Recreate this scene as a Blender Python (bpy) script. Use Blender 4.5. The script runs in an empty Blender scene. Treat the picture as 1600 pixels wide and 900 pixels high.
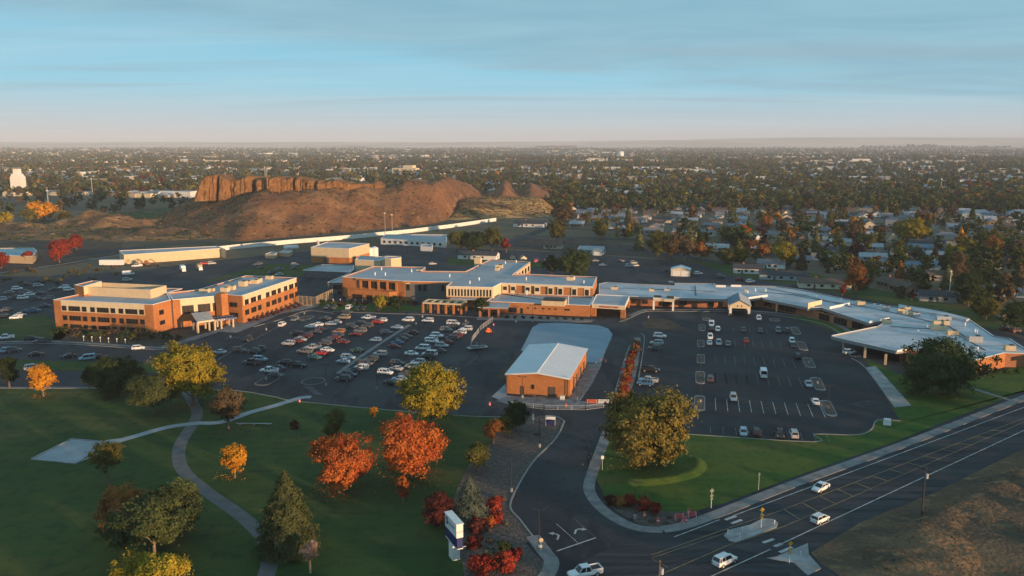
import bpy, math, random
import numpy as np
from mathutils import Vector, noise as mnoise

R = math.radians
scn = bpy.context.scene
COL = scn.collection

# ---------------------------------------------------------------- camera
H_CAM, F_PX, TH = 70.0, 1310.0, R(9.87)
cam_d = bpy.data.cameras.new('camera')
cam_d.sensor_width = 36.0
cam_d.lens = F_PX / 1600.0 * 36.0
cam_d.clip_start = 1.0
cam_d.clip_end = 60000.0
cam = bpy.data.objects.new('camera', cam_d)
cam.location = (0, 0, H_CAM)
cam.rotation_euler = (math.pi / 2 - TH, 0, 0)
COL.objects.link(cam)
scn.camera = cam

# ---------------------------------------------------------------- sun, sky, exposure
SUN_AZ, SUN_EL = 131.0, 4.7                     # azimuth clockwise from +Y, degrees
SUN_STRENGTH, SKY_STRENGTH, EXPOSURE = 5.0, 0.15, 0.42
sv = Vector((math.sin(R(SUN_AZ)) * math.cos(R(SUN_EL)), math.cos(R(SUN_AZ)) * math.cos(R(SUN_EL)), math.sin(R(SUN_EL))))
sun_d = bpy.data.lights.new('sun', 'SUN')
sun_d.energy = SUN_STRENGTH
sun_d.angle = R(0.7)
sun_d.color = (1.0, 0.62, 0.34)
sun = bpy.data.objects.new('sun', sun_d)
sun.rotation_euler = sv.to_track_quat('Z', 'Y').to_euler()
sun.location = (300, -300, 300)
COL.objects.link(sun)

world = bpy.data.worlds.new('World')
scn.world = world
world.use_nodes = True
wn, wl = world.node_tree.nodes, world.node_tree.links
wn.clear()
w_out = wn.new('ShaderNodeOutputWorld')
w_bg = wn.new('ShaderNodeBackground')
w_bg.inputs['Strength'].default_value = SKY_STRENGTH
sky = wn.new('ShaderNodeTexSky')
sky.sky_type = 'NISHITA'
sky.sun_disc = False
sky.sun_elevation = R(SUN_EL)
sky.sun_rotation = R(SUN_AZ)
sky.air_density = 1.0
sky.dust_density = 0.6
sky.ozone_density = 1.0
# high cloud veil: direction-based noise laid on the sky
tc = wn.new('ShaderNodeTexCoord')
sep = wn.new('ShaderNodeSeparateXYZ')
wl.new(tc.outputs['Generated'], sep.inputs[0])
def wmath(op, a, b=None, clamp=False):
    n = wn.new('ShaderNodeMath'); n.operation = op; n.use_clamp = clamp
    for i, v in enumerate((a, b)):
        if v is None: continue
        if hasattr(v, 'is_linked'): wl.new(v, n.inputs[i])
        else: n.inputs[i].default_value = v
    return n.outputs[0]
zc = wmath('MAXIMUM', sep.outputs['Z'], 0.0)
den = wmath('ADD', zc, 0.05)
cu = wmath('DIVIDE', sep.outputs['X'], den)
cv = wmath('DIVIDE', sep.outputs['Y'], den)
cmb = wn.new('ShaderNodeCombineXYZ')
wl.new(cu, cmb.inputs[0]); wl.new(cv, cmb.inputs[1])
def wnoise(scale, rot, sx, sy, detail, loc=(0, 0, 0), dist=0.0):
    mp = wn.new('ShaderNodeMapping')
    mp.inputs['Rotation'].default_value = (0, 0, R(rot))
    mp.inputs['Scale'].default_value = (sx, sy, 1)
    mp.inputs['Location'].default_value = loc
    wl.new(cmb.outputs[0], mp.inputs[0])
    nz = wn.new('ShaderNodeTexNoise')
    nz.inputs['Scale'].default_value = scale
    nz.inputs['Detail'].default_value = detail
    nz.inputs['Roughness'].default_value = 0.55
    nz.inputs['Distortion'].default_value = dist
    wl.new(mp.outputs[0], nz.inputs['Vector'])
    return nz.outputs[0]
def wramp(v, stops):
    r = wn.new('ShaderNodeValToRGB')
    cr = r.color_ramp
    while len(cr.elements) < len(stops): cr.elements.new(0.5)
    for e, (p, c) in zip(cr.elements, stops):
        e.position = p; e.color = (c[0], c[1], c[2], 1) if isinstance(c, tuple) else (c, c, c, 1)
    wl.new(v, r.inputs[0])
    return r.outputs[0]
def wmix(f, a, b, mode='MIX'):
    m = wn.new('ShaderNodeMix'); m.data_type = 'RGBA'; m.blend_type = mode
    for sock, v in ((m.inputs[0], f), (m.inputs[6], a), (m.inputs[7], b)):
        if hasattr(v, 'is_linked'): wl.new(v, sock)
        elif isinstance(v, tuple): sock.default_value = (v[0], v[1], v[2], 1)
        else: sock.default_value = v
    return m.outputs[2]
# broad grey blue deck in the upper sky, its lower edge falling to the right
edge = wmath('ADD', wmath('MULTIPLY', sep.outputs['X'], 0.085), wmath('MULTIPLY', wnoise(0.55, 12, 0.5, 1.0, 5, (3, 1, 0), 0.6), 0.10))
deck = wramp(wmath('SUBTRACT', wmath('ADD', sep.outputs['Z'], edge), 0.0), [(0.125, 0.0), (0.152, 1.0)])
streak = wramp(wnoise(1.1, 8, 0.16, 1.0, 5, (1.3, 4.2, 0), 0.4), [(0.53, 0.0), (0.66, 1.0)])
wisps = wramp(wnoise(0.8, -6, 0.22, 1.0, 6, (7.3, 2.2, 0), 0.8), [(0.42, 0.0), (0.72, 1.0)])
elev = wramp(sep.outputs['Z'], [(0.0, (2.95, 2.95, 3.15)), (0.02, (2.55, 3.05, 3.4)), (0.065, (1.30, 3.15, 4.1)), (0.14, (1.05, 2.75, 3.8)), (0.3, (0.20, 1.05, 2.4)), (1.0, (0.03, 0.56, 1.75))])
clear = wmix(0.95, sky.outputs[0], elev)
s1 = wmix(wmath('MULTIPLY', wisps, 0.30), clear, (3.0, 3.6, 3.9))
tex = wramp(wnoise(0.7, 20, 0.8, 1.0, 9, (2.1, 8.4, 0), 1.6), [(0.30, 0.0), (0.72, 1.0)])
deckc = wmix(tex, (1.20, 2.25, 2.85), (1.60, 2.75, 3.25))
s2 = wmix(wmath('MULTIPLY', deck, 0.82), s1, deckc)
low = wramp(sep.outputs['Z'], [(0.015, 0.0), (0.05, 1.0), (0.11, 1.0), (0.13, 0.0)])
s3 = wmix(wmath('MULTIPLY', wmath('MULTIPLY', streak, low), 0.45), s2, (1.6, 2.25, 2.7))
wl.new(s3, w_bg.inputs['Color'])
wl.new(w_bg.outputs[0], w_out.inputs['Surface'])

scn.view_settings.view_transform = 'Standard'
scn.view_settings.look = 'None'
scn.view_settings.exposure = EXPOSURE
scn.view_settings.gamma = 1.0
scn.view_settings.use_curve_mapping = False
scn.cycles.max_bounces = 5
scn.cycles.diffuse_bounces = 3
scn.cycles.transparent_max_bounces = 6
scn.cycles.volume_bounces = 0

# ---------------------------------------------------------------- pixel <-> ground
ST, CT = math.sin(TH), math.cos(TH)
def G(x, y, z=0.0):
    """point of the place seen at photo pixel (x, y), standing at height z"""
    px, dy = x - 800.0, y - 450.0
    D = F_PX * ST + dy * CT
    k = (H_CAM - z) / D
    return Vector((k * px, k * (F_PX * CT - dy * ST), z))
def P(X, Y, Z=0.0):
    d = H_CAM - Z
    cz = Y * CT + d * ST
    cy = d * CT - Y * ST
    return (800 + F_PX * X / cz, 450 + F_PX * cy / cz)
def inpoly(x, y, poly):
    c = False; n = len(poly)
    for i in range(n):
        x1, y1 = poly[i]; x2, y2 = poly[(i + 1) % n]
        if (y1 > y) != (y2 > y) and x < (x2 - x1) * (y - y1) / (y2 - y1) + x1: c = not c
    return c
GA = R(12.5)                                    # campus grid, turned clockwise from the view axis
U = Vector((math.cos(GA), -math.sin(GA), 0))    # to the right
V = Vector((math.sin(GA), math.cos(GA), 0))     # away

# ---------------------------------------------------------------- materials
MATS = {}
def mat(name, rgb, rough=0.85, var=0.12, scale=0.6, metal=0.0, bump=0.0, rgb2=None, spec=0.3, detail=4):
    if name in MATS: return MATS[name]
    m = bpy.data.materials.new(name); m.use_nodes = True
    nt = m.node_tree; b = nt.nodes['Principled BSDF']
    b.inputs['Roughness'].default_value = rough
    b.inputs['Metallic'].default_value = metal
    b.inputs['Specular IOR Level'].default_value = spec
    c2 = rgb2 or tuple(min(1, c * (1 + var)) for c in rgb)
    c1 = rgb if rgb2 else tuple(c * (1 - var) for c in rgb)
    g = nt.nodes.new('ShaderNodeNewGeometry')
    nz = nt.nodes.new('ShaderNodeTexNoise')
    nz.inputs['Scale'].default_value = scale; nz.inputs['Detail'].default_value = detail
    nt.links.new(g.outputs['Position'], nz.inputs['Vector'])
    mr = nt.nodes.new('ShaderNodeMapRange')
    mr.inputs[1].default_value = 0.35; mr.inputs[2].default_value = 0.65
    nt.links.new(nz.outputs[0], mr.inputs[0])
    mx = nt.nodes.new('ShaderNodeMix'); mx.data_type = 'RGBA'
    mx.inputs[6].default_value = (*c1, 1); mx.inputs[7].default_value = (*c2, 1)
    nt.links.new(mr.outputs[0], mx.inputs[0])
    nt.links.new(mx.outputs[2], b.inputs['Base Color'])
    if bump:
        bp = nt.nodes.new('ShaderNodeBump'); bp.inputs['Strength'].default_value = bump
        bp.inputs['Distance'].default_value = 0.5
        nt.links.new(nz.outputs[0], bp.inputs['Height']); nt.links.new(bp.outputs[0], b.inputs['Normal'])
    m.diffuse_color = (*rgb, 1)
    MATS[name] = m
    return m
def layered(name, base, layers, rough=0.95, bump=0.0, bscale=2.0):
    """base colour, then patches: (rgb, scale, lo, hi, (sx, sy), rotation, amount)"""
    m = bpy.data.materials.new(name); m.use_nodes = True
    nt = m.node_tree; b = nt.nodes['Principled BSDF']
    b.inputs['Roughness'].default_value = rough; b.inputs['Specular IOR Level'].default_value = 0.15
    g = nt.nodes.new('ShaderNodeNewGeometry')
    cur = None
    for i, (rgb, sc, lo, hi, (sx, sy), rot, amt) in enumerate(layers):
        mp = nt.nodes.new('ShaderNodeMapping'); mp.inputs['Scale'].default_value = (sx, sy, 1)
        mp.inputs['Rotation'].default_value = (0, 0, R(rot)); mp.inputs['Location'].default_value = (i * 37.7, i * 11.3, 0)
        nt.links.new(g.outputs['Position'], mp.inputs[0])
        nz = nt.nodes.new('ShaderNodeTexNoise'); nz.inputs['Scale'].default_value = sc; nz.inputs['Detail'].default_value = 6
        nz.inputs['Roughness'].default_value = 0.6
        nt.links.new(mp.outputs[0], nz.inputs['Vector'])
        mr = nt.nodes.new('ShaderNodeMapRange'); mr.inputs[1].default_value = lo; mr.inputs[2].default_value = hi; mr.inputs[4].default_value = amt
        nt.links.new(nz.outputs[0], mr.inputs[0])
        mx = nt.nodes.new('ShaderNodeMix'); mx.data_type = 'RGBA'
        nt.links.new(mr.outputs[0], mx.inputs[0])
        if cur is None: mx.inputs[6].default_value = (*base, 1)
        else: nt.links.new(cur, mx.inputs[6])
        mx.inputs[7].default_value = (*rgb, 1)
        cur = mx.outputs[2]
    nt.links.new(cur, b.inputs['Base Color'])
    if bump:
        nz = nt.nodes.new('ShaderNodeTexNoise'); nz.inputs['Scale'].default_value = bscale; nz.inputs['Detail'].default_value = 5
        nt.links.new(g.outputs['Position'], nz.inputs['Vector'])
        bp = nt.nodes.new('ShaderNodeBump'); bp.inputs['Strength'].default_value = bump; bp.inputs['Distance'].default_value = 0.6
        nt.links.new(nz.outputs[0], bp.inputs['Height']); nt.links.new(bp.outputs[0], b.inputs['Normal'])
    MATS[name] = m
    return m
def leafmat(name, a, b_, trans=0.16):
    m = bpy.data.materials.new(name); m.use_nodes = True
    nt = m.node_tree; nt.nodes.clear()
    out = nt.nodes.new('ShaderNodeOutputMaterial')
    g = nt.nodes.new('ShaderNodeNewGeometry')
    oi = nt.nodes.new('ShaderNodeObjectInfo')
    nz = nt.nodes.new('ShaderNodeTexNoise'); nz.inputs['Scale'].default_value = 0.28; nz.inputs['Detail'].default_value = 3
    nt.links.new(g.outputs['Position'], nz.inputs['Vector'])
    ad = nt.nodes.new('ShaderNodeMath'); ad.operation = 'MULTIPLY_ADD'
    nt.links.new(g.outputs['Random Per Island'], ad.inputs[0]); ad.inputs[1].default_value = 0.6
    mr = nt.nodes.new('ShaderNodeMapRange'); mr.inputs[1].default_value = 0.38; mr.inputs[2].default_value = 0.62; mr.inputs[4].default_value = 0.6; mr.inputs[3].default_value = -0.1
    nt.links.new(nz.outputs[0], mr.inputs[0]); nt.links.new(mr.outputs[0], ad.inputs[2])
    mx = nt.nodes.new('ShaderNodeMix'); mx.data_type = 'RGBA'; mx.clamp_factor = True
    mx.inputs[6].default_value = (*a, 1); mx.inputs[7].default_value = (*b_, 1)
    nt.links.new(ad.outputs[0], mx.inputs[0])
    hv = nt.nodes.new('ShaderNodeHueSaturation')
    vr = nt.nodes.new('ShaderNodeMapRange'); vr.inputs[3].default_value = 0.8; vr.inputs[4].default_value = 1.2
    nt.links.new(oi.outputs['Random'], vr.inputs[0]); nt.links.new(vr.outputs[0], hv.inputs['Value'])
    nt.links.new(mx.outputs[2], hv.inputs['Color'])
    d = nt.nodes.new('ShaderNodeBsdfDiffuse'); t = nt.nodes.new('ShaderNodeBsdfTranslucent')
    nt.links.new(hv.outputs[0], d.inputs[0]); nt.links.new(hv.outputs[0], t.inputs[0])
    ms = nt.nodes.new('ShaderNodeMixShader'); ms.inputs[0].default_value = trans
    nt.links.new(d.outputs[0], ms.inputs[1]); nt.links.new(t.outputs[0], ms.inputs[2])
    nt.links.new(ms.outputs[0], out.inputs[0])
    MATS[name] = m
    return m

M_asphalt = layered('asphalt', (0.034, 0.037, 0.043), [((0.058, 0.059, 0.064), 0.035, .45, .60, (1, 1), 0, .85), ((0.022, 0.024, 0.028), 0.12, .52, .6, (1, .25), 12, .8), ((0.090, 0.088, 0.086), 0.7, .60, .72, (1, 1), 0, .55), ((0.016, 0.017, 0.019), 0.45, .60, .66, (1, 1), 0, .7)], 0.8)
M_asphalt_new = layered('asphalt_fresh', (0.028, 0.031, 0.036), [((0.046, 0.047, 0.051), 0.05, .45, .60, (1, 1), 0, .8), ((0.018, 0.019, 0.022), 0.5, .58, .66, (.4, 1), 12, .7), ((0.070, 0.068, 0.066), 0.6, .62, .75, (1, 1), 0, .5)], 0.8)
M_road = layered('road_asphalt', (0.038, 0.041, 0.047), [((0.066, 0.066, 0.069), 0.25, .45, .6, (.06, 1), 33, .8), ((0.022, 0.023, 0.027), 0.45, .5, .60, (.05, 1), 33, .8), ((0.085, 0.083, 0.080), 0.8, .6, .72, (1, 1), 0, .4)], 0.8)
M_lawn = layered('lawn_grass', (0.026, 0.062, 0.016), [((0.078, 0.095, 0.024), 0.022, .44, .58, (.5, 1), 35, .9), ((0.135, 0.110, 0.036), 0.045, .53, .64, (.35, 1), 40, .8), ((0.042, 0.080, 0.020), 0.22, .45, .55, (.04, 1), 52, .5), ((0.020, 0.042, 0.012), 0.3, .5, .65, (1, 1), 0, .6), ((0.075, 0.09, 0.028), 2.5, .55, .75, (1, 1), 0, .4)], 0.95, 0.4, 3.0)
M_lawn2 = layered('lawn_grass_lush', (0.034, 0.085, 0.015), [((0.055, 0.115, 0.020), 0.22, .45, .55, (.04, 1), 33, .6), ((0.085, 0.115, 0.02), 0.04, .45, .6, (1, 1), 0, .8), ((0.13, 0.105, 0.03), 0.05, .56, .68, (.4, 1), 150, .8), ((0.025, 0.055, 0.012), 0.4, .5, .65, (1, 1), 0, .5)], 0.95, 0.4, 3.0)
M_field = layered('dry_field', (0.120, 0.080, 0.052), [((0.20, 0.125, 0.068), 0.03, .45, .62, (.35, 1), 33, .9), ((0.070, 0.058, 0.042), 0.09, .5, .62, (.4, 1), 33, .8), ((0.30, 0.18, 0.09), 0.5, .55, .70, (.5, 1), 33, .8), ((0.045, 0.034, 0.026), 1.3, .55, .68, (1, 1), 0, .7)], 0.95, 0.9, 1.2)
M_cliff = layered('cliff_soil', (0.22, 0.110, 0.046), [((0.15, 0.075, 0.032), 0.10, .46, .6, (1, 1), 0, .8), ((0.34, 0.19, 0.075), 0.3, .52, .66, (1, 1), 0, .7), ((0.08, 0.05, 0.03), 0.6, .58, .68, (1, 1), 0, .7)], 0.95, 1.0, 0.6)
M_dune = layered('dry_mounds', (0.26, 0.145, 0.068), [((0.085, 0.060, 0.042), 0.03, .44, .56, (.4, 1), 0, .95), ((0.38, 0.22, 0.10), 0.14, .54, .66, (.5, 1), 0, .8), ((0.05, 0.045, 0.03), 0.3, .52, .64, (.6, 1), 0, .85)], 0.95, 1.0, 0.5)
M_hill = layered('hill_soil', (0.185, 0.085, 0.042), [((0.24, 0.12, 0.055), 0.02, .42, .62, (1, 1), 0, .9), ((0.095, 0.052, 0.034), 0.05, .50, .64, (1, .35), 8, .8), ((0.33, 0.19, 0.085), 0.22, .56, .68, (1, .4), 20, .7), ((0.07, 0.045, 0.028), 0.5, .56, .66, (1, 1), 0, .6), ((0.29, 0.16, 0.08), 0.016, .55, .60, (.5, 3), -6, .5)], 0.95, 1.0, 0.45)
M_straw = layered('dry_straw', (0.48, 0.28, 0.105), [((0.07, 0.050, 0.034), 0.035, .46, .58, (.35, 1), 0, .95), ((0.58, 0.36, 0.15), 0.16, .52, .65, (.4, 1), 0, .7), ((0.06, 0.05, 0.028), 0.3, .54, .66, (.5, 1), 0, .8)], 0.95, 1.0, 0.5)
M_ground = layered('town_ground', (0.068, 0.070, 0.045), [((0.095, 0.078, 0.052), 0.012, .45, .6, (1, 1), 0, .9), ((0.035, 0.06, 0.02), 0.03, .52, .62, (1, 1), 12, .8), ((0.13, 0.10, 0.07), 0.05, .58, .66, (1, 1), 0, .6), ((0.25, 0.17, 0.11), 0.0011, .44, .56, (.35, 1.6), 5, .55)], 0.95)
M_gravel = layered('gravel', (0.115, 0.092, 0.080), [((0.17, 0.135, 0.115), 0.8, .45, .6, (1, 1), 0, .8), ((0.05, 0.042, 0.04), 2.2, .5, .62, (1, 1), 0, .8)], 0.95, 1.0, 2.0)
M_soil = layered('bare_soil', (0.085, 0.065, 0.05), [((0.05, 0.045, 0.035), 0.2, .45, .6, (1, 1), 0, .8), ((0.13, 0.10, 0.075), 0.7, .55, .7, (1, 1), 0, .7)], 0.95, .8, 1.5)
M_conc = mat('concrete', (0.30, 0.29, 0.28), 0.85, .25, .35)
M_conc_d = mat('concrete_weathered', (0.20, 0.19, 0.185), 0.9, .25, .4)
M_pathc = mat('path_concrete', (0.30, 0.315, 0.33), 0.8, .1, .2)
M_patha = mat('path_asphalt', (0.125, 0.118, 0.115), 0.9, .15, .4)
M_curb = mat('kerb_concrete', (0.24, 0.235, 0.23), 0.85, .12, 1.0)
M_white = mat('white_marking', (0.42, 0.42, 0.41), 0.7, .3, .8)
M_faint = mat('worn_marking', (0.15, 0.15, 0.15), 0.8, .5, .5)
M_yellow = mat('yellow_marking', (0.30, 0.21, 0.10), 0.7, .3, .8)
M_brick = layered('orange_brick', (0.44, 0.178, 0.064), [((0.34, 0.135, 0.052), 0.16, .45, .6, (1, 1), 0, .8), ((0.55, 0.22, 0.075), 1.3, .5, .65, (1, 1), 0, .6), ((0.30, 0.12, 0.05), 0.5, .60, .70, (1, 1), 0, .6)], 0.85)
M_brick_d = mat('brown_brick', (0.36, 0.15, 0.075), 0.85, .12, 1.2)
M_cream = mat('cream_stucco', (0.70, 0.56, 0.36), 0.85, .05, .5)
M_tan = mat('tan_metal', (0.50, 0.36, 0.21), 0.7, .06, .5)
M_tan2 = mat('sand_metal', (0.62, 0.48, 0.30), 0.7, .06, .5)
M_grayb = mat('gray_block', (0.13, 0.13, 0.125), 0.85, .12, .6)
M_roof = layered('roof_membrane', (0.40, 0.41, 0.43), [((0.30, 0.31, 0.33), 0.06, .45, .6, (1, 1), 0, .8), ((0.50, 0.50, 0.50), 0.35, .55, .68, (1, .2), 13, .5), ((0.22, 0.23, 0.25), 0.15, .6, .66, (.1, 1), 13, .5)], 0.75)
M_roof_w = layered('white_roof_membrane', (0.52, 0.54, 0.56), [((0.38, 0.40, 0.43), 0.07, .45, .58, (1, 1), 0, .85), ((0.28, 0.30, 0.33), 0.25, .57, .62, (.07, 1), 13, .7), ((0.62, 0.62, 0.62), 0.4, .55, .68, (1, .3), 13, .5), ((0.30, 0.31, 0.33), 0.5, .6, .7, (1, 1), 0, .6)], 0.7)
M_coping = mat('white_coping', (0.74, 0.72, 0.69), 0.6, .06, .5)
M_bronze = mat('bronze_trim', (0.10, 0.075, 0.06), 0.6, .1, 1)
M_glass = mat('dark_glass', (0.022, 0.018, 0.016), 0.22, .3, .3, spec=0.5)
M_shed_roof = mat('white_metal_roof', (0.64, 0.65, 0.66), 0.55, .03, .2)
M_metal = mat('galvanised_metal', (0.42, 0.42, 0.42), 0.5, .1, 2)
M_dark = mat('dark_metal', (0.035, 0.033, 0.032), 0.6, .1, 2)
M_wpaint = mat('white_paint', (0.75, 0.74, 0.71), 0.6, .05, 1)
M_shingle = [mat('shingle_' + n, c, 0.9, .14, .7) for n, c in (('charcoal', (.055, .055, .062)), ('gray', (.19, .19, .205)), ('brown', (.12, .085, .065)), ('blue_gray', (.15, .21, .27)), ('tan', (.22, .18, .14)), ('light_gray', (.34, .36, .38)))]
SH_N = ['charcoal', 'gray', 'brown', 'blue gray', 'tan', 'light gray']
M_siding = [mat('siding_' + n, c, 0.8, .06, .5) for n, c in (('white', (.68, .66, .62)), ('cream', (.62, .54, .40)), ('beige', (.42, .35, .27)), ('gray_blue', (.30, .38, .42)), ('gray', (.33, .32, .31)), ('brown', (.24, .17, .12)))]
SD_N = ['white', 'cream', 'beige', 'gray blue', 'gray', 'brown']
M_bark = mat('bark', (0.16, 0.115, 0.08), 0.95, .2, 3)
M_bark_p = mat('pale_bark', (0.36, 0.25, 0.17), 0.95, .2, 3)
L = {}
for n, a, b_ in (('dark_green', (.028, .048, .018), (.065, .088, .032)), ('olive', (.070, .075, .022), (.155, .140, .038)), ('yellow_green', (.15, .135, .018), (.38, .28, .032)),
                 ('golden', (.42, .17, .018), (.72, .34, .03)), ('orange_red', (.31, .058, .024), (.54, .165, .038)), ('red', (.19, .026, .020), (.36, .06, .032)), ('maroon', (.075, .022, .020), (.16, .045, .035)),
                 ('brown', (.075, .056, .034), (.155, .105, .055)), ('pine_green', (.048, .068, .028), (.125, .145, .052)), ('olive_gold', (.125, .110, .030), (.27, .21, .055)), ('town_green', (.070, .090, .040), (.150, .150, .065)), ('rust', (.19, .075, .028), (.34, .15, .045)), ('blue_green', (.060, .080, .060), (.125, .145, .105)), ('spruce', (.045, .060, .026), (.105, .115, .045)), ('pale_pink', (.30, .17, .12), (.44, .27, .19))):
    L[n] = leafmat('leaves_' + n, a, b_)

# ---------------------------------------------------------------- mesh building
class MB:
    def __init__(s): s.v, s.f, s.m = [], [], []
    def add(s, vs, fs, m=0):
        o = len(s.v); s.v += [tuple(q) for q in vs]
        for f in fs: s.f.append([i + o for i in f]); s.m.append(m)
    def box(s, c, size, rz=0.0, m=0, taper=1.0):
        cx, cy, cz = c; a, b, h = size[0] / 2, size[1] / 2, size[2] / 2
        ca, sa = math.cos(rz), math.sin(rz); vs = []
        for z, t in ((-h, 1.0), (h, taper)):
            for x, y in ((-a, -b), (a, -b), (a, b), (-a, b)):
                x *= t; y *= t
                vs.append((cx + x * ca - y * sa, cy + x * sa + y * ca, cz + z))
        s.add(vs, [(3, 2, 1, 0), (4, 5, 6, 7), (0, 1, 5, 4), (1, 2, 6, 5), (2, 3, 7, 6), (3, 0, 4, 7)], m)
    def prism(s, poly, z0, z1, m=0, mtop=None, bottom=True):
        poly = [(p[0], p[1]) for p in poly]
        if area(poly) < 0: poly = poly[::-1]
        n = len(poly)
        vs = [(x, y, z0) for x, y in poly] + [(x, y, z1) for x, y in poly]
        s.add(vs, [(i, (i + 1) % n, n + (i + 1) % n, n + i) for i in range(n)], m)
        s.add([(x, y, z1) for x, y in poly], [tuple(range(n))], m if mtop is None else mtop)
        if bottom: s.add([(x, y, z0) for x, y in poly], [tuple(range(n))[::-1]], m)
    def seg(s, A, B, z0, z1, out, depth, m=0, flip=None):
        """slab along A-B, from the plane of A-B outwards by 'out' and inwards by 'depth'"""
        d = Vector((B[0] - A[0], B[1] - A[1])); n = Vector((d.y, -d.x)).normalized()
        if flip is None:
            mid = Vector(((A[0] + B[0]) / 2, (A[1] + B[1]) / 2))
            if n.dot(-mid) < 0: n = -n
        else: n = n * flip
        a, b = Vector(A[:2]), Vector(B[:2])
        s.prism([a + n * out, b + n * out, b - n * depth, a - n * depth], z0, z1, m)
    def tube(s, pts, rad, n=6, m=0, cap=True):
        pts = [Vector(p) for p in pts]
        if not hasattr(rad, '__len__'): rad = [rad] * len(pts)
        rings = []
        for i, p in enumerate(pts):
            d = (pts[min(i + 1, len(pts) - 1)] - pts[max(i - 1, 0)]).normalized()
            a = d.orthogonal().normalized() if abs(d.z) < .9 else Vector((1, 0, 0)) - d * d.x
            a.normalize(); b = d.cross(a)
            rings.append([p + (a * math.cos(2 * math.pi * k / n) + b * math.sin(2 * math.pi * k / n)) * rad[i] for k in range(n)])
        vs = [q for r in rings for q in r]; fs = []
        for i in range(len(pts) - 1):
            for k in range(n): fs.append((i * n + k, i * n + (k + 1) % n, (i + 1) * n + (k + 1) % n, (i + 1) * n + k))
        if cap: fs += [tuple(range(n))[::-1], tuple(range(len(vs) - n, len(vs)))]
        s.add(vs, fs, m)
    def cyl(s, c, r, h, n=12, m=0, r2=None):
        s.tube([(c[0], c[1], c[2]), (c[0], c[1], c[2] + h)], [r, r if r2 is None else r2], n, m)
    def ball(s, c, r, m=0, seg=8, rings=5, jit=0, rnd=random):
        vs = [(c[0], c[1], c[2] + r[2])]
        for i in range(1, rings):
            a = math.pi * i / rings
            for k in range(seg):
                j = 1 + rnd.uniform(-jit, jit)
                vs.append((c[0] + r[0] * math.sin(a) * math.cos(2 * math.pi * k / seg) * j, c[1] + r[1] * math.sin(a) * math.sin(2 * math.pi * k / seg) * j, c[2] + r[2] * math.cos(a) * j))
        vs.append((c[0], c[1], c[2] - r[2]))
        fs = [(0, 1 + k, 1 + (k + 1) % seg) for k in range(seg)]
        for i in range(rings - 2):
            for k in range(seg): fs.append((1 + i * seg + k, 1 + (i + 1) * seg + k, 1 + (i + 1) * seg + (k + 1) % seg, 1 + i * seg + (k + 1) % seg))
        l = len(vs) - 1; b = 1 + (rings - 2) * seg
        fs += [(b + k, l, b + (k + 1) % seg) for k in range(seg)]
        s.add(vs, fs, m)
    def build(s, name, mats, parent=None, smooth=False, local=False):
        if not isinstance(mats, (list, tuple)): mats = [mats]
        off = Vector((0, 0, 0))
        if parent is not None and not local:
            p = parent
            while p is not None: off += p.location; p = p.parent
        me = bpy.data.meshes.new(name)
        me.from_pydata([(v[0] - off.x, v[1] - off.y, v[2] - off.z) for v in s.v], [], s.f)
        for m in mats: me.materials.append(m)
        if len(mats) > 1: me.polygons.foreach_set('material_index', s.m)
        if smooth: me.polygons.foreach_set('use_smooth', [True] * len(s.f))
        me.update()
        o = bpy.data.objects.new(name, me); COL.objects.link(o)
        if parent is not None: o.parent = parent
        return o
def area(p):
    return sum(p[i][0] * p[(i + 1) % len(p)][1] - p[(i + 1) % len(p)][0] * p[i][1] for i in range(len(p))) / 2
def tag(o, label=None, cat=None, group=None, kind=None):
    if label and not 4 <= len(label.split()) <= 16: print('LABEL', len(label.split()), label)
    if label: o['label'] = label
    if cat: o['category'] = cat
    if group: o['group'] = group
    if kind: o['kind'] = kind
    return o
def thing(name, label, cat, loc=(0, 0, 0), group=None, rz=0.0):
    o = bpy.data.objects.new(name, None); COL.objects.link(o)
    o.location = loc; o.rotation_euler = (0, 0, rz); o.empty_display_size = 1.0
    return tag(o, label, cat, group)
def copy_tree(o, parent=None):
    c = o.copy(); COL.objects.link(c); c.parent = parent
    for ch in o.children: copy_tree(ch, c)
    return c
ORD = ['', 'first', 'second', 'third', 'fourth', 'fifth', 'sixth', 'seventh', 'eighth', 'ninth', 'tenth', 'eleventh', 'twelfth', 'thirteenth', 'fourteenth', 'fifteenth', 'sixteenth', 'seventeenth', 'eighteenth', 'nineteenth', 'twentieth']
TENS = {2: 'twenty', 3: 'thirty', 4: 'forty', 5: 'fifty', 6: 'sixty', 7: 'seventy', 8: 'eighty', 9: 'ninety'}
TENTH = {3: 'thirtieth', 4: 'fortieth', 5: 'fiftieth', 6: 'sixtieth', 7: 'seventieth', 8: 'eightieth', 9: 'ninetieth'}
def ordn(n):
    if n <= 20: return ORD[n]
    return TENTH[n // 10] if n % 10 == 0 else TENS[n // 10] + '-' + ORD[n % 10]
def poly_px(pts, z=0.0): return [G(x, y, z) for x, y in pts]
def sheet(name, pts, z, m, world=False, kind='structure'):
    q = pts if world else poly_px(pts)
    b = MB(); ps = [(p[0], p[1]) for p in q]
    if area(ps) < 0: ps = ps[::-1]
    b.add([(x, y, z) for x, y in ps], [tuple(range(len(ps)))])
    return tag(b.build(name, m), kind=kind)
def smooth_line(pts, k=6):
    pts = [Vector(p) for p in pts]; out = []
    for i in range(len(pts) - 1):
        p0, p1, p2, p3 = pts[max(i - 1, 0)], pts[i], pts[i + 1], pts[min(i + 2, len(pts) - 1)]
        for j in range(k):
            t = j / k
            out.append(0.5 * ((2 * p1) + (-p0 + p2) * t + (2 * p0 - 5 * p1 + 4 * p2 - p3) * t * t + (-p0 + 3 * p1 - 3 * p2 + p3) * t ** 3))
    out.append(pts[-1]); return out
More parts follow.
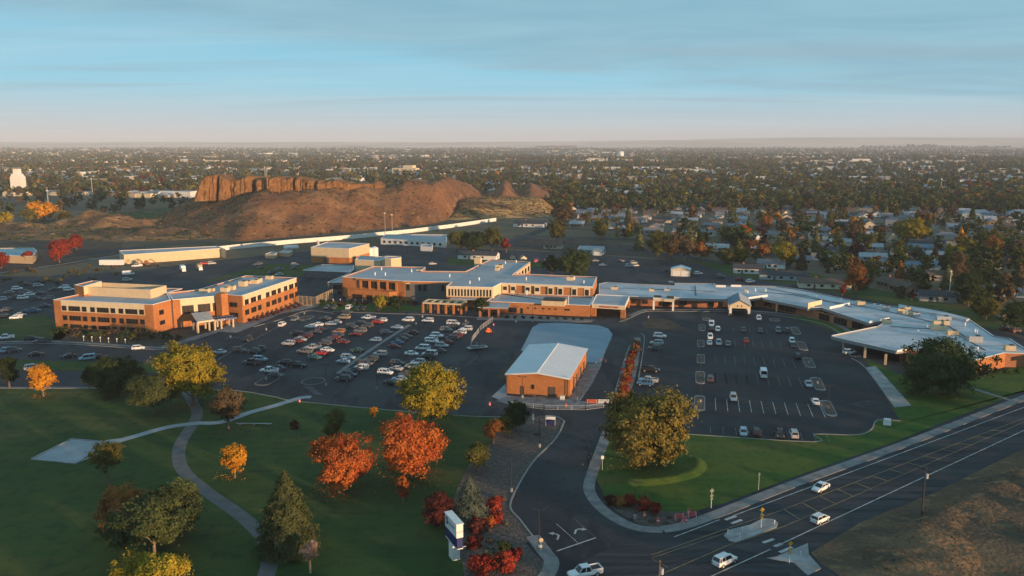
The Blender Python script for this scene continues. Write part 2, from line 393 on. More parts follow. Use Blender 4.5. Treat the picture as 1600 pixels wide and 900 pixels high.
def ribbon(mb, pts, w, z0, z1=None, m=0):
    """strip of width w along pts; with z1 a solid band"""
    pts = [Vector((p[0], p[1], 0)) for p in pts]; Lp, Rp = [], []
    for i, p in enumerate(pts):
        d = (pts[min(i + 1, len(pts) - 1)] - pts[max(i - 1, 0)]).normalized()
        n = Vector((-d.y, d.x, 0)); ww = w[i] if hasattr(w, '__len__') else w
        Lp.append(p + n * ww / 2); Rp.append(p - n * ww / 2)
    k = len(pts)
    top = z0 if z1 is None else z1
    vs = [(p.x, p.y, top) for p in Lp] + [(p.x, p.y, top) for p in Rp]
    mb.add(vs, [(i, k + i, k + i + 1, i + 1) for i in range(k - 1)], m)
    if z1 is not None:
        vs = [(p.x, p.y, z1) for p in Lp] + [(p.x, p.y, z0) for p in Lp] + [(p.x, p.y, z1) for p in Rp] + [(p.x, p.y, z0) for p in Rp]
        mb.add(vs, [(i, i + 1, k + i + 1, k + i) for i in range(k - 1)] + [(2 * k + i + 1, 2 * k + i, 3 * k + i, 3 * k + i + 1) for i in range(k - 1)]
               + [(0, k, 3 * k, 2 * k), (k - 1, 3 * k - 1, 4 * k - 1, 2 * k - 1)], m)
# ================================================================ the setting: ground, hills, paving
sheet('ground', [(-15000, -350), (15000, -350), (15000, 17000), (-15000, 17000)], 0.0, M_ground, world=True)

def terrain(name, x0, x1, y0, y1, step, fn, m):
    nx, ny = int((x1 - x0) / step) + 1, int((y1 - y0) / step) + 1
    vs = []
    for j in range(ny):
        for i in range(nx):
            x, y = x0 + i * step, y0 + j * step
            vs.append((x, y, fn(x, y)))
    fs = [(j * nx + i, j * nx + i + 1, (j + 1) * nx + i + 1, (j + 1) * nx + i) for j in range(ny - 1) for i in range(nx - 1)]
    b = MB(); b.add(vs, fs)
    return tag(b.build(name, m, smooth=True), kind='structure')
def ss(t): t = max(0.0, min(1.0, t)); return t * t * (3 - 2 * t)
def fbm(x, y, s, o=4):
    return mnoise.fractal(Vector((x * s, y * s, 3.7)), 1.0, 2.0, o)
HX = (-345, -300, -255, -200, -150, -141, -133, -124, -112, -99, -88, -79, -68, -58, -44, -30, -20, -8, 4, 12, 20, 34, 52, 80)
HZ = (0, 17, 28, 29, 31, 29, 32, 29, 30, 34, 32, 32, 34, 29, 21, 13, 15, 28, 14, 14, 22, 15, 8, 0)
def butte_h(x, y):
    toe = 588 + max(0, (x + 196)) * 0.98 + max(0, (-196 - x)) * 0.85 + 70 * ss((x + 78) / 36)
    hx = float(np.interp(x, HX, HZ)) + 1.6 * fbm(x, 0, 0.06) + 1.2 * fbm(x, 9, .15)
    f = (y - toe) / 105.0
    gull = 0.07 * fbm(x, y, 0.022)
    h = hx * (ss(f + gull) * 0.85 + 0.15 * ss(f * 3)) * (1 - ss((y - toe - 165) / 80))
    h *= 1 - ss((x - 40) / 50)
    h *= ss((x + 345) / 60)
    h += 1.1 * (1 - abs(fbm(x, y, 0.05)) * 2) * ss(f * 2) * .5 + 1.1 * fbm(x, y, 0.16) * ss(f * 2) * (1 - ss((y - toe - 200) / 50))
    return h - 0.6
terrain('hill', -420, 110, 570, 1060, 3.0, butte_h, M_hill)
# flat topped cliff rim standing on the left crest of the hill
cb = MB(); cx_ = np.arange(-262, -112, .9); cols_ = len(cx_); vs = []
for i, x in enumerate(cx_):
    x = float(x); e = ss((x + 262) / 5) * (1 - ss((x + 124) / 10))
    fl = 5.0 * abs(fbm(x, 2, .045)) ** .7 * 1.4 + 2.6 * fbm(x, 8, .12) + 1.0 * fbm(x, 5, .4)
    crack = 9 * math.exp(-((x + 219) / 1.8) ** 2) + 5 * math.exp(-((x + 246) / 1.2) ** 2) + 4 * math.exp(-((x + 186) / 1.4) ** 2) + 6 * math.exp(-((x + 168) / 1.6) ** 2)
    yb = 702 + (x + 262) * .20 + max(0, x + 160) * .9 - fl + crack
    top = 40.0 + 2.6 * fbm(x, 3, .05) + 1.6 * fbm(x, 7, .22) - 4.5 * ss((x + 195) / 45); low = 22
    top = low + (top - low) * (.35 + .65 * e)
    for (dy, t) in ((-4.5, 0), (-2.6, .32), (-1.6, .55), (-.9, .78), (0, .95), (1.8, 1.0), (16, 1.01), (34, .97), (46, 0)):
        w = 1.7 * fbm(x, t * 40, .22) + .8 * fbm(x, t * 60, .6)
        vs.append((x, yb + dy + w * (0 < t < .96), low + (top - low) * t + .5 * fbm(x, dy * 5, .2)))
cb.add(vs, [(i * 9 + k, (i + 1) * 9 + k, (i + 1) * 9 + k + 1, i * 9 + k + 1) for i in range(cols_ - 1) for k in range(8)])
tag(cb.build('hill', M_cliff), kind='structure')
def mound_h(x, y):
    u = (y - 588) / 150; v = (x + 470) / 280
    e = ss(u * 5) * ss((1 - u) * 4) * ss(v * 5) * ss((1 - v) * 5)
    return e * (1.5 + 13.0 * max(0, fbm(x * 0.5, y, 0.022)) ** 1.2 + 2.6 * fbm(x * .6, y, .06) + 1.4 * fbm(x * .8, y, .16)) - 0.5
terrain('mound', -500, -186, 580, 745, 3.0, mound_h, M_dune)
hc = G(792, 330)
def knoll_h(x, y):
    return 14.5 * ss((y - 756 - .45 * (x + 40)) / 80) * ss((x + 66) / 20) * (1 - ss((x - 26) / 26)) * (1 - ss((y - 872) / 40)) + .9 * fbm(x, y, .07) - 0.7
terrain('mound', -80, 70, 745, 930, 3.0, knoll_h, M_straw)
# far hills closing the horizon
M_far = mat('far_wheat_hills', (0.74, 0.52, 0.40), 0.95, .2, 0.0006)
M_far2 = mat('far_dark_fields', (0.11, 0.085, 0.06), 0.95, .35, 0.0009)
def far_h(x, y):
    t = ss((y - 10500) / 4500)
    return t * (74 + 75 * ss((x + 1000) / 7000) + 14 * fbm(x, y, 0.00035)) - 3
terrain('hills', -14500, 14500, 10300, 16900, 240.0, far_h, M_far)

ZA, ZL, ZM = 0.02, 0.06, 0.12
AU0 = math.atan2(U.y, U.x)
# asphalt of the whole campus, then lawns and beds laid on it
sheet('parking_lot', [(-340, 520), (-160, 432), (60, 432), (200, 424), (330, 408), (420, 398), (600, 381), (720, 388), (900, 395), (1090, 412), (1250, 444), (1400, 474), (1560, 517), (1760, 580), (2000, 640), (1240, 1150), (-700, 1150)], ZA, M_asphalt)
# fresher asphalt of the right lot
sheet('parking_lot', [(984, 500), (1180, 497), (1290, 505), (1352, 575), (1405, 655), (1370, 656), (1340, 679), (1272, 690), (1060, 678), (960, 672), (975, 600)], ZA + .006, M_asphalt_new)
# service yard behind the buildings
sheet('soil', [(-340, 470), (-60, 428), (10, 428), (120, 412), (190, 396), (190, 372), (-340, 392)], ZA + .008, M_soil)
sheet('soil', [(830, 372), (1000, 384), (1090, 400), (1060, 405), (850, 392), (770, 388), (740, 376)], ZA + .008, M_soil)
sheet('dirt_plot', [(822, 540), (838, 541), (800, 585), (790, 600), (772, 590)], ZA + .012, M_soil)
# lawns
sheet('lawn', [(-900, 1000), (-340, 612), (0, 606), (200, 604), (330, 607), (420, 617), (470, 626), (560, 636), (700, 647), (795, 652), (768, 690), (735, 722), (716, 760), (702, 800), (704, 840), (726, 880), (700, 1150), (-900, 1150)], ZL, M_lawn)
sheet('lawn', [(-200, 563), (20, 562), (230, 568), (330, 582), (322, 590), (200, 580), (-200, 575)], ZL + .01, M_lawn)
sheet('lawn', [(-60, 505), (70, 492), (90, 505), (110, 520), (95, 531), (-60, 531)], ZL, M_lawn)
sheet('planting_bed', [(88, 516), (245, 520), (300, 514), (330, 520), (262, 540), (235, 545), (80, 535)], ZL, M_soil)
sheet('lawn', [(948, 672), (1062, 676), (1272, 691), (1272, 679), (1340, 680), (1362, 671), (1371, 657), (1407, 658), (1372, 600), (1352, 560), (1405, 585), (1480, 600), (1600, 570), (1800, 560), (1800, 556), (1600, 611), (1500, 650), (1400, 690), (1250, 742), (1130, 787), (1080, 800), (1040, 800), (985, 782), (945, 776), (930, 745), (937, 700)], ZL, M_lawn2)
sheet('lawn', [(500, 471), (560, 474), (640, 478), (668, 478), (668, 486), (600, 487), (520, 485), (498, 480)], ZL, M_lawn2)
sheet('lawn', [(1230, 494), (1290, 492), (1345, 520), (1330, 530), (1290, 512)], ZL, M_lawn2)
sheet('lawn', [(300, 445), (420, 412), (520, 415), (480, 432), (380, 430)], ZL, M_lawn)
sheet('lawn', [(700, 402), (850, 408), (860, 420), (700, 414)], ZL, M_lawn)
sheet('lawn', [(1080, 408), (1260, 424), (1330, 444), (1420, 462), (1560, 490), (1700, 510), (1700, 530), (1540, 512), (1400, 477), (1250, 447), (1140, 430)], ZL, M_lawn)
sheet('lawn', [(60, 345), (330, 318), (345, 330), (280, 345), (150, 352)], ZL, M_lawn)
# gravel beds
sheet('gravel_bed', [(795, 652), (850, 650), (882, 658), (869, 685), (838, 716), (815, 750), (797, 790), (812, 812), (832, 838), (822, 850), (850, 880), (835, 920), (780, 960), (735, 960), (722, 880), (704, 840), (702, 800), (716, 760), (735, 722), (768, 690)], ZL + .02, M_gravel)
sheet('gravel_bed', [(947, 776), (985, 782), (1040, 800), (1080, 800), (1062, 818), (1025, 824), (1000, 820), (965, 800), (943, 785)], ZL + .02, M_gravel)
sheet('gravel_bed', [(1002, 505), (1012, 498), (1040, 498), (1063, 508), (1060, 514), (1035, 516), (1008, 512)], ZL + .02, M_soil)
sheet('gravel_bed', [(968, 499), (975, 490), (1000, 488), (985, 498), (975, 506)], ZL + .02, M_gravel)
sheet('planting_bed', [(986, 535), (1001, 520), (1000, 560), (992, 600), (975, 640), (955, 660), (968, 600), (976, 560)], ZL + .02, M_soil)
# concrete aprons
sheet('concrete_apron', [(815, 548), (822, 536), (832, 513), (843, 507), (870, 506), (905, 508), (935, 510), (950, 515), (957, 523), (956, 530), (944, 555), (938, 575), (925, 600), (905, 630), (870, 632), (830, 630), (836, 600)], ZL, M_conc_d)
slab = MB(); slab.prism(poly_px([(814, 549), (821, 536), (832, 513), (843, 507), (870, 506), (905, 508), (935, 510), (950, 515), (957, 524), (943, 556), (939, 568), (900, 568), (850, 560)]), 0.0, 0.45)
tag(slab.build('concrete_slab', mat('pale_slab', (0.20, 0.28, 0.34), .7, .08, .1)), 'pale raised concrete foundation slab with rounded far corners behind the orange brick shed', 'slab')  # bluish base colour paints in the sky-lit shade on pale concrete
sheet('concrete_apron', [(775, 627), (792, 618), (900, 626), (945, 630), (940, 636), (895, 640), (850, 637), (800, 633)], ZL + .012, M_conc_d)
sheet('concrete_apron', [(768, 620), (790, 600), (792, 618), (780, 625)], ZL + .016, M_pathc)
sheet('loading_pad', [(1352, 575), (1368, 572), (1424, 634), (1398, 637)], ZL + .02, M_conc)
sheet('plaza', [(365, 505), (385, 500), (470, 473), (500, 478), (475, 484), (440, 490), (400, 508), (370, 520), (330, 518)], ZL, M_conc_d)
sheet('plaza', [(745, 495), (790, 490), (930, 500), (920, 503), (860, 502), (745, 500)], ZL, M_conc_d)
# light concrete plaza in the park, with its pale rim, and the paths
dia = [(51, 718), (112, 687), (150, 690), (190, 685), (178, 700), (150, 706), (118, 724)]
sheet('plaza', dia, ZL + .02, M_pathc)
pb = MB()
ribbon(pb, smooth_line(poly_px([(150, 703), (178, 692), (215, 681), (262, 668), (305, 662), (345, 660), (390, 645), (430, 634), (470, 622), (486, 621)]), 6), 2.5, ZL + .035)
tag(pb.build('path', M_pathc), kind='structure')
pb = MB(); ribbon(pb, smooth_line(poly_px([(292, 612), (300, 628), (308, 645), (300, 665), (284, 690), (279, 712), (288, 738), (325, 770), (372, 803), (408, 836), (421, 866), (416, 900), (395, 935)]), 6), 2.9, ZL + .025)
tag(pb.build('path', M_patha), kind='structure')
pb = MB(); ribbon(pb, poly_px([(-60, 606), (100, 606), (250, 608)]), 1.6, ZL + .03)
ribbon(pb, poly_px([(1515, 606), (1580, 626)]), 1.6, ZL + .03)
tag(pb.build('path', M_conc_d), kind='structure')
# rim of the plaza: a low kerb
kb = MB()
ribbon(kb, poly_px([(172, 702), (118, 725), (49, 718), (112, 686.5), (152, 690)]), .5, 0, ZL + .16)
tag(kb.build('kerb', M_conc), kind='structure')
# kerbs and sidewalks
kb = MB()
for line, w in (([(882, 658), (869, 685), (838, 716), (815, 750), (797, 790), (812, 812), (832, 838)], .35), ([(852, 650), (868, 651), (882, 658)], .3),
                ([(-100, 540), (80, 537), (235, 546), (262, 543), (340, 519)], .5),
                ([(395, 511), (440, 499), (480, 486), (520, 490)], .4), ([(0, 607), (330, 609), (420, 619), (470, 628), (700, 649), (800, 652)], .35),
                ([(1060, 678), (1272, 691), (1272, 679), (1340, 680), (1362, 671), (1371, 657), (1407, 658)], .3), ([(920, 633), (946, 634)], .4),
                ([(943, 560), (918, 608), (900, 632)], .3), ([(978, 560), (968, 600), (950, 632)], .35), ([(984, 540), (975, 565), (965, 600), (955, 630)], .3),
                ([(520, 487), (600, 490), (670, 492), (740, 496), (860, 503), (925, 503)], .3), ([(968, 503), (985, 497), (1010, 487), (1060, 487), (1130, 487), (1190, 490), (1240, 497), (1290, 508), (1325, 530)], .35),
                ([(1330, 560), (1352, 575), (1398, 637)], .3), ([(1310, 520), (1318, 540), (1330, 556), (1352, 556)], .3),
                ([(1000, 521), (1007, 530), (998, 590)], .3)):
    ribbon(kb, smooth_line(poly_px(line), 4), w, 0, .17)
tag(kb.build('kerb', M_curb), kind='structure')
wk = MB()
ribbon(wk, smooth_line(poly_px([(950, 672), (938, 705), (926, 738), (921, 768), (946, 800), (990, 824), (1035, 829)]), 5), 2.4, 0, .13)
ribbon(wk, smooth_line(poly_px([(1035, 828), (1068, 822), (1130, 800), (1250, 753), (1420, 692), (1600, 622), (1800, 548), (2100, 438)]), 4), 2.6, 0, .14)
ribbon(wk, smooth_line(poly_px([(832, 838), (850, 862), (862, 880), (850, 905), (820, 925)]), 5), 2.6, 0, .13)
ribbon(wk, smooth_line(poly_px([(-100, 537), (80, 534), (235, 543), (262, 540), (340, 516)]), 4), 1.8, 0, .13)
ribbon(wk, smooth_line(poly_px([(996, 528), (993, 560), (983, 600), (972, 620)]), 4), 2.3, 0, .13)
ribbon(wk, smooth_line(poly_px([(985, 494), (1010, 484), (1060, 484), (1130, 484), (1200, 488), (1250, 494), (1300, 504), (1330, 520)]), 4), 2.0, 0, .13)
tag(wk.build('sidewalk', M_conc_d), kind='structure')

# the main road, its edge and its painted lines
sheet('road', [(700, 1080), (905, 880), (985, 840), (1060, 825), (1190, 777), (1600, 629), (2200, 412), (2300, 412), (1900, 553), (1600, 700), (1455, 771), (1345, 815), (1267, 863), (1240, 890), (1100, 1080)], ZA + .02, M_road)
rA, rB = G(1267, 864), G(1600, 701); rd = (rB - rA).normalized(); rn_ = Vector((rd.y, -rd.x, 0))
def field_h(x, y):
    s_ = (Vector((x, y, 0)) - rA).dot(rn_); u_ = (Vector((x, y, 0)) - rA).dot(rd)
    if s_ < .5 or u_ < 0: return -.6
    e = ss(s_ / 7) * ss(u_ / 9)
    return -.25 + e * (.65 + .9 * fbm(x, y, .07) + .55 * fbm(x, y, .3)) + .9 * math.exp(-((s_ - 7) / 3.0) ** 2) * ss((u_ - 6) / 20) * (.5 + .5 * fbm(x, y, .2))
terrain('dry_field', rA.x, rA.x + 190, rA.y - 75, rA.y + 230, 1.4, field_h, M_field)
sheet('dry_field', [(1267, 864), (1345, 816), (1455, 772), (1600, 701), (1900, 554), (2300, 413), (2900, 413), (2900, 1150), (1300, 1150), (1320, 905), (1280, 880)], ZL, M_field)
mk = MB()
def line(pts, w, m=0, z=ZM): ribbon(mk, poly_px(pts), w, z, None, m)
line([(1053, 840), (1124, 813)], .22); line([(1145, 807), (1600, 637), (2100, 450)], .22)
line([(1060, 925), (1204, 859)], .22); line([(1220, 851), (1600, 673), (1900, 532)], .22)
line([(1018, 868), (1150, 822), (1216, 800), (1600, 654), (2000, 500)], .16, 1)
line([(1018, 873), (1150, 828)], .13, 1)
line([(1018, 905), (1140, 852), (1226, 823), (1600, 660), (2000, 503)], .16, 1)
for i in range(13):
    x = 1232 + i * 28 - i * i * .1; a = 800 - (x - 1216) * .383; c = 822 - (x - 1226) * .436 + 3
    line([(x - 8, a + 2.5), (x + 20, c - 9)], .22, 1)
for x0, y0, x1, y1 in ((1122, 808, 1138, 803), (1133, 813, 1150, 807), (1143, 819, 1159, 813), (1192, 849, 1209, 843), (1210, 855, 1222, 850), (1218, 864, 1238, 856)): line([(x0, y0), (x1, y1)], .7)
line([(870, 862), (931, 841)], .3); line([(869, 819), (903, 849)], .12); line([(897, 811), (931, 841)], .12, 2)
def arrow(c, mir):
    q = G(*c); s = 1.0
    pts = [(0, -1.6), (0, .1), (.55 * mir, .55), (1.0 * mir, .6)]
    ribbon(mk, [q + U * a * s + V * b_ * s for a, b_ in pts], .35, ZM)
    t = [q + U * (1.0 * mir) + V * 1.25, q + U * (2.0 * mir) + V * .6, q + U * (1.0 * mir) - V * .05]
    mk.add([(p.x, p.y, ZM) for p in t], [(0, 1, 2)])
arrow((873, 838), -1); arrow((900, 829), 1)
# stall lines, right lot
o = G(1106, 640)
def stalls(o, n, pitch, ln, m, along=U, across=V, z=ZM):
    for i in range(n):
        a = o + along * (i * pitch)
        ribbon(mk, [a - across * ln, a + across * ln], .15, z, None, m)
stalls(G(1118, 632), 10, 3.05, 5.4, 0)
ribbon(mk, [G(1106, 632), G(1106, 632) + U * 33], .1, ZM + .004, None, 2)
stalls(G(1118, 590), 11, 3.05, 5.4, 2); stalls(G(1118, 590), 4, 3.05, 5.4, 2)
stalls(G(1118, 562), 10, 3.05, 5.4, 2); stalls(G(1121, 535), 8, 3.05, 5.4, 2); stalls(G(1120, 514), 9, 3.05, 3, 2)
stalls(G(1110, 672), 10, 3.05, 2.7, 2)
for i in range(9): # west side bays, cars parked across
    a = G(1003, 545) - V * (i * 3.05) + U * 3.4
    ribbon(mk, [a - U * 2.7, a + U * 2.7], .12, ZM, None, 2)
for r, (x, y, n) in enumerate(((400, 592, 15), (470, 592, 15), (548, 590, 14), (610, 585, 18), (690, 585, 16))):
    a = G(x, y)
    for i in range(n): ribbon(mk, [a + V * (i * 2.75) - U * 2.6, a + V * (i * 2.75) + U * 2.6], .12, ZM, None, 2)
for i in range(6): line([(1325 + i * 5.5, 631 - i * 1), (1350 + i * 5.5, 637 - i * 1.5)], .2, 2)
for i in range(7): line([(474 + i * 3, 606 + i * 2.4 - 3), (490 + i * 3, 606 + i * 2.4)], .4, 2) if i < 6 else None
for i in range(5): line([(352 + i * 8, 530), (360 + i * 8, 526)], .4, 2)
line([(340, 563), (378, 540), (437, 510)], .5, 2); line([(528, 584), (560, 560), (600, 533), (640, 508)], 1.6, 3)
line([(700, 588), (742, 562), (746, 556)], .15, 2); line([(690, 606), (742, 606)], .15, 2)
tag(mk.build('road_marking', [M_white, M_yellow, M_faint, M_conc_d]), kind='structure')

# sealed cracks wandering over the paving
ck = MB(); rnd = random.Random(13)
for i in range(150):
    x, y = (rnd.uniform(380, 950), rnd.uniform(500, 640)) if i < 60 else ((rnd.uniform(1000, 1330), rnd.uniform(510, 665)) if i < 110 else (rnd.uniform(850, 1500), rnd.uniform(700, 880)))
    if i >= 110 and not inpoly(x, y, [(905, 880), (985, 840), (860, 790), (890, 680), (930, 650), (925, 760), (1060, 828), (1190, 780), (1600, 632), (1600, 690), (1267, 855), (1060, 960)]): continue
    c = G(x, y); a = rnd.choice([AU0, AU0 + math.pi / 2]) + rnd.uniform(-.25, .25); pts = [c]
    for k in range(rnd.randint(5, 14)): a += rnd.uniform(-.3, .3); pts.append(pts[-1] + Vector((math.cos(a), math.sin(a), 0)) * 1.6)
    if any(inpoly(*P(q.x, q.y), [(776, 640), (776, 505), (960, 500), (960, 640)]) for q in pts) or (i < 60 and any(not inpoly(*P(q.x, q.y), [(345, 560), (440, 512), (520, 492), (860, 506), (900, 640), (700, 643), (480, 618), (380, 608)]) for q in pts)): continue
    ribbon(ck, pts, .11, .085 if i < 1 else ZM - .02)
tag(ck.build('road_marking', mat('crack_sealant', (.012, .012, .013), .6, .2)), kind='structure')

# raised islands in the lots
isl = MB()
def island(cx, cy, w, l, rot=0.0):
    c = G(cx, cy); pts = []
    for k in range(28):
        a = 2 * math.pi * k / 28
        s = 1 if math.sin(a) >= 0 else -1
        e = V * (s * (l / 2 - w / 2)) + U * (w / 2 * math.cos(a)) + V * (w / 2 * math.sin(a))
        pts.append(c + e)
    isl.prism(pts, 0, .16, 1, 1); 
    isl.prism([c + (p - c) * .86 for p in pts], .16, .165, 0, 0, False)
for c in ((1097, 512, 2.6, 11), (1095, 537, 2.6, 11), (1095, 561, 2.6, 12), (1094, 590, 2.8, 14), (1093, 630, 3.0, 14), (1243, 517, 3, 13), (1253, 541, 3, 13), (1264, 567, 3, 13), (1278, 600, 3.0, 14), (1294, 638, 3.0, 14)): island(*c)
for (cx, cy, w, l) in ((478, 497, 5, 9), (1210, 500, 4, 6), (1104, 499, 3, 6), (727, 505, 2, 6)): island(cx, cy, w, l)
tag(isl.build('traffic_island', [M_gravel, M_curb]), kind='structure')
isl = MB()
for a_ in ((490, 596, 7, 8), (420, 594, 5, 12)): island(*a_)
tag(isl.build('traffic_island', [M_asphalt, M_grayb]), kind='structure')
mi = MB()
mi.prism(poly_px([(1131, 838), (1139, 829), (1172, 821), (1192, 811), (1208, 812), (1216, 818), (1213, 825), (1150, 848), (1140, 846)]), 0, .17)
mi.prism(poly_px([(1198, 873), (1213, 871), (1226, 865), (1262, 850), (1264, 868), (1283, 889), (1262, 900), (1240, 880)]), 0, .17)
tag(mi.build('traffic_island', M_conc), kind='structure')
# grass berm on the right lawn
berm = MB()
bl = smooth_line(poly_px([(974, 764), (985, 755), (1010, 754), (1045, 750), (1076, 742), (1090, 731), (1086, 720), (1068, 715)]), 8)
n = len(bl); prof = [(-2.2, -.06), (-1.4, .18), (-.7, .58), (0, .74), (.7, .58), (1.4, .18), (2.2, -.06)]
vs = []
for i, p in enumerate(bl):
    d = (bl[min(i + 1, n - 1)] - bl[max(i - 1, 0)]).normalized(); nn = Vector((-d.y, d.x, 0))
    e = ss(min(i, n - 1 - i) / 9)
    vs += [(p.x + nn.x * a, p.y + nn.y * a, .05 + h * 1.15 * e) for a, h in prof]
berm.add(vs, [(i * 7 + k, i * 7 + k + 1, (i + 1) * 7 + k + 1, (i + 1) * 7 + k) for i in range(n - 1) for k in range(6)])
tag(berm.build('berm', M_lawn2, smooth=True), kind='structure')

# streets of the town
M_street = M_asphalt
st = MB()
O_T = G(1130, 412)                               # origin of the street grid behind the hospital
TA = R(17); TU = Vector((math.cos(TA), -math.sin(TA), 0)); TV = Vector((math.sin(TA), math.cos(TA), 0))
STREETS = [62 * k + 45 for k in range(14)]
for d in STREETS: ribbon(st, [O_T + TV * d - TU * 160, O_T + TV * d + TU * 900], 9, .03)
for k in (-1, 1, 3, 5, 7): ribbon(st, [O_T + TU * (k * 150) + TV * 30, O_T + TU * (k * 150) + TV * 900], 9, .034)
ribbon(st, smooth_line(poly_px([(780, 378), (860, 372), (960, 385), (1090, 405), (1250, 432), (1400, 464), (1560, 508), (1800, 580)]), 5), 8, .045)
tag(st.build('street', M_street), kind='structure')
# pale lane running up the left side
st = MB(); ribbon(st, smooth_line(poly_px([(-60, 432), (20, 424), (90, 414), (150, 404), (190, 398)]), 5), 3, .05)
tag(st.build('track', M_conc_d), kind='structure')
st = MB(); ribbon(st, smooth_line(poly_px([(-60, 418), (60, 410), (130, 398), (230, 385), (330, 378)]), 5), 8, .045)
ribbon(st, smooth_line(poly_px([(150, 348), (240, 344), (290, 332), (330, 312)]), 5), 9, .08)
tag(st.build('street', M_asphalt), kind='structure')
# ================================================================ trees
def leaf_quads(P_, N_, size, rs, up=0.0):
    """numpy: quads of about 'size' around points P_, facing roughly N_"""
    n = len(P_)
    nr = N_ / (np.linalg.norm(N_, axis=1)[:, None] + 1e-9) + rs.normal(0, .42, (n, 3)); nr[:, 2] += up
    nr /= np.linalg.norm(nr, axis=1)[:, None] + 1e-9
    r = rs.normal(0, 1, (n, 3)); a = np.cross(nr, r); a /= np.linalg.norm(a, axis=1)[:, None] + 1e-9
    b = np.cross(nr, a)
    s = size * rs.uniform(.6, 1.35, (n, 1)); t = s * rs.uniform(.55, 1.0, (n, 1))
    q = np.stack([P_ - a * s, P_ - b * t, P_ + a * s, P_ + b * t], 1)
    return q.reshape(-1, 3)
def quads_mesh(name, verts, mats, mi=None):
    me = bpy.data.meshes.new(name); nv = len(verts); nf = nv // 4
    me.vertices.add(nv); me.vertices.foreach_set('co', verts.astype(np.float32).ravel())
    me.loops.add(nv); me.loops.foreach_set('vertex_index', np.arange(nv, dtype=np.int32))
    me.polygons.add(nf); me.polygons.foreach_set('loop_start', np.arange(0, nv, 4, dtype=np.int32))
    for m in mats: me.materials.append(m)
    if mi is not None: me.polygons.foreach_set('material_index', mi.astype(np.int32))
    me.update(calc_edges=True)
    return me
def crown_pts(kind, Hc, W, n, rs, z0):
    """points and outward directions of a crown: height Hc above z0, width W"""
    if kind in ('cone', 'spruce'):
        t = 1 - np.sqrt(rs.uniform(0, 1, n)) * .995
        ph = rs.uniform(0, 2 * math.pi, n)
        lay = 13 if kind == 'spruce' else 9
        saw = 1 - ((t * lay + .25 * np.sin(ph * 3)) % 1.0) * .34
        lob = 1 + .19 * np.sin(ph * 7 + np.floor(t * lay) * 2.1) + .07 * np.sin(ph * 13 + np.floor(t * lay) * 5.3)
        prof = (1 - t ** 1.45) ** .82 * np.clip(.80 + t * 2.2, 0, 1.0)
        rr = W / 2 * prof * saw * lob * np.clip(rs.normal(.90, .16, n), .15, 1.12)
        x, y = rr * np.cos(ph), rr * np.sin(ph)
        z = z0 + t * Hc - .10 * rr
        N_ = np.stack([np.cos(ph), np.sin(ph), np.full(n, .55)], 1)
        return np.stack([x, y, z], 1), N_
    nl = {'round': 18, 'broad': 26, 'column': 12, 'egg': 15, 'pine': 17, 'sparse': 14}[kind]
    cs, rads = [], []
    for k in range(nl):
        while True:
            v = rs.uniform(-1, 1, 3)
            if .25 < np.linalg.norm(v) < 1: break
        if kind == 'egg': v[:2] *= (1.0 - .45 * max(0, v[2]))
        if kind == 'pine': v[2] *= 1.0
        cs.append(v * np.array([W * .34, W * .34, Hc * .36])); rads.append((rs.uniform(.17, .27) if kind != 'pine' else rs.uniform(.15, .24)) * min(W, Hc * 1.4))
    cs, rads = np.array(cs), np.array(rads)
    K_ = int(np.clip(n / 34, 26, 420))
    w = rads ** 2; idx = rs.choice(nl, K_, p=w / w.sum())
    d = rs.normal(0, 1, (K_, 3)); d[:, 2] = np.abs(d[:, 2]) * rs.choice([1, 1, -1], K_); d /= np.linalg.norm(d, axis=1)[:, None]
    r = rads[idx][:, None] * np.clip(rs.normal(.98, .24, (K_, 1)), .2, 1.5)
    zs = np.array([1, 1, .8]) if kind != 'pine' else np.array([1.1, 1.1, .72])
    pk = cs[idx] + d * r * zs
    j = rs.randint(0, K_, n); sg = .040 * min(W, Hc * 1.3) * rs.uniform(.6, 1.4, K_)[j][:, None]
    off = rs.normal(0, 1, (n, 3)) * sg * np.array([1, 1, .7])
    p = pk[j] + off
    idx = idx[j]; d = d[j] * .7 + off / (sg + 1e-6) * .5
    p[:, 2] += z0 + Hc / 2
    p[:, 2] = np.maximum(p[:, 2], z0 - .1 * Hc)
    N_ = d * .7 + cs[idx] / (W * .5) + np.array([0, 0, .25])
    return p, N_
CROWNS = {}
def crown_mesh(kind, H, W, clear, n, leaf, seed):
    rs = np.random.RandomState(seed)
    p, N_ = crown_pts(kind, H * (1 - clear), W, n, rs, H * clear)
    if kind == 'pine':   # needles in flat sprays
        q = leaf_quads(p, N_ * .5, leaf, rs, .5)
    else: q = leaf_quads(p, N_, leaf, rs)
    return quads_mesh('crown', q, [L['olive']])
def trunk_mb(H, W, clear, seed, kind, thick=1.0):
    rnd = random.Random(seed); b = MB()
    r0 = .022 * H * thick + .06
    top = H * (.92 if kind in ('cone', 'spruce') else .72)
    lean = rnd.uniform(-.02, .02) * H
    b.tube([(0, 0, -.2), (0, 0, H * .05), (lean * .4, 0, H * clear), (lean, rnd.uniform(-.2, .2), H * .5), (lean, 0, top)], [r0 * 1.35, r0, r0 * .85, r0 * .5, r0 * .12], 8)
    if kind not in ('cone', 'spruce'):
        for k in range(7):
            a = rnd.uniform(0, 6.28); z = H * (clear + (k / 7) * (.6 - clear) * .9)
            l = W * rnd.uniform(.28, .42)
            b.tube([(lean * .5, 0, z), (math.cos(a) * l * .5, math.sin(a) * l * .5, z + l * .45), (math.cos(a) * l, math.sin(a) * l, z + l * .75)], [r0 * .45, r0 * .25, r0 * .07], 5)
    return b
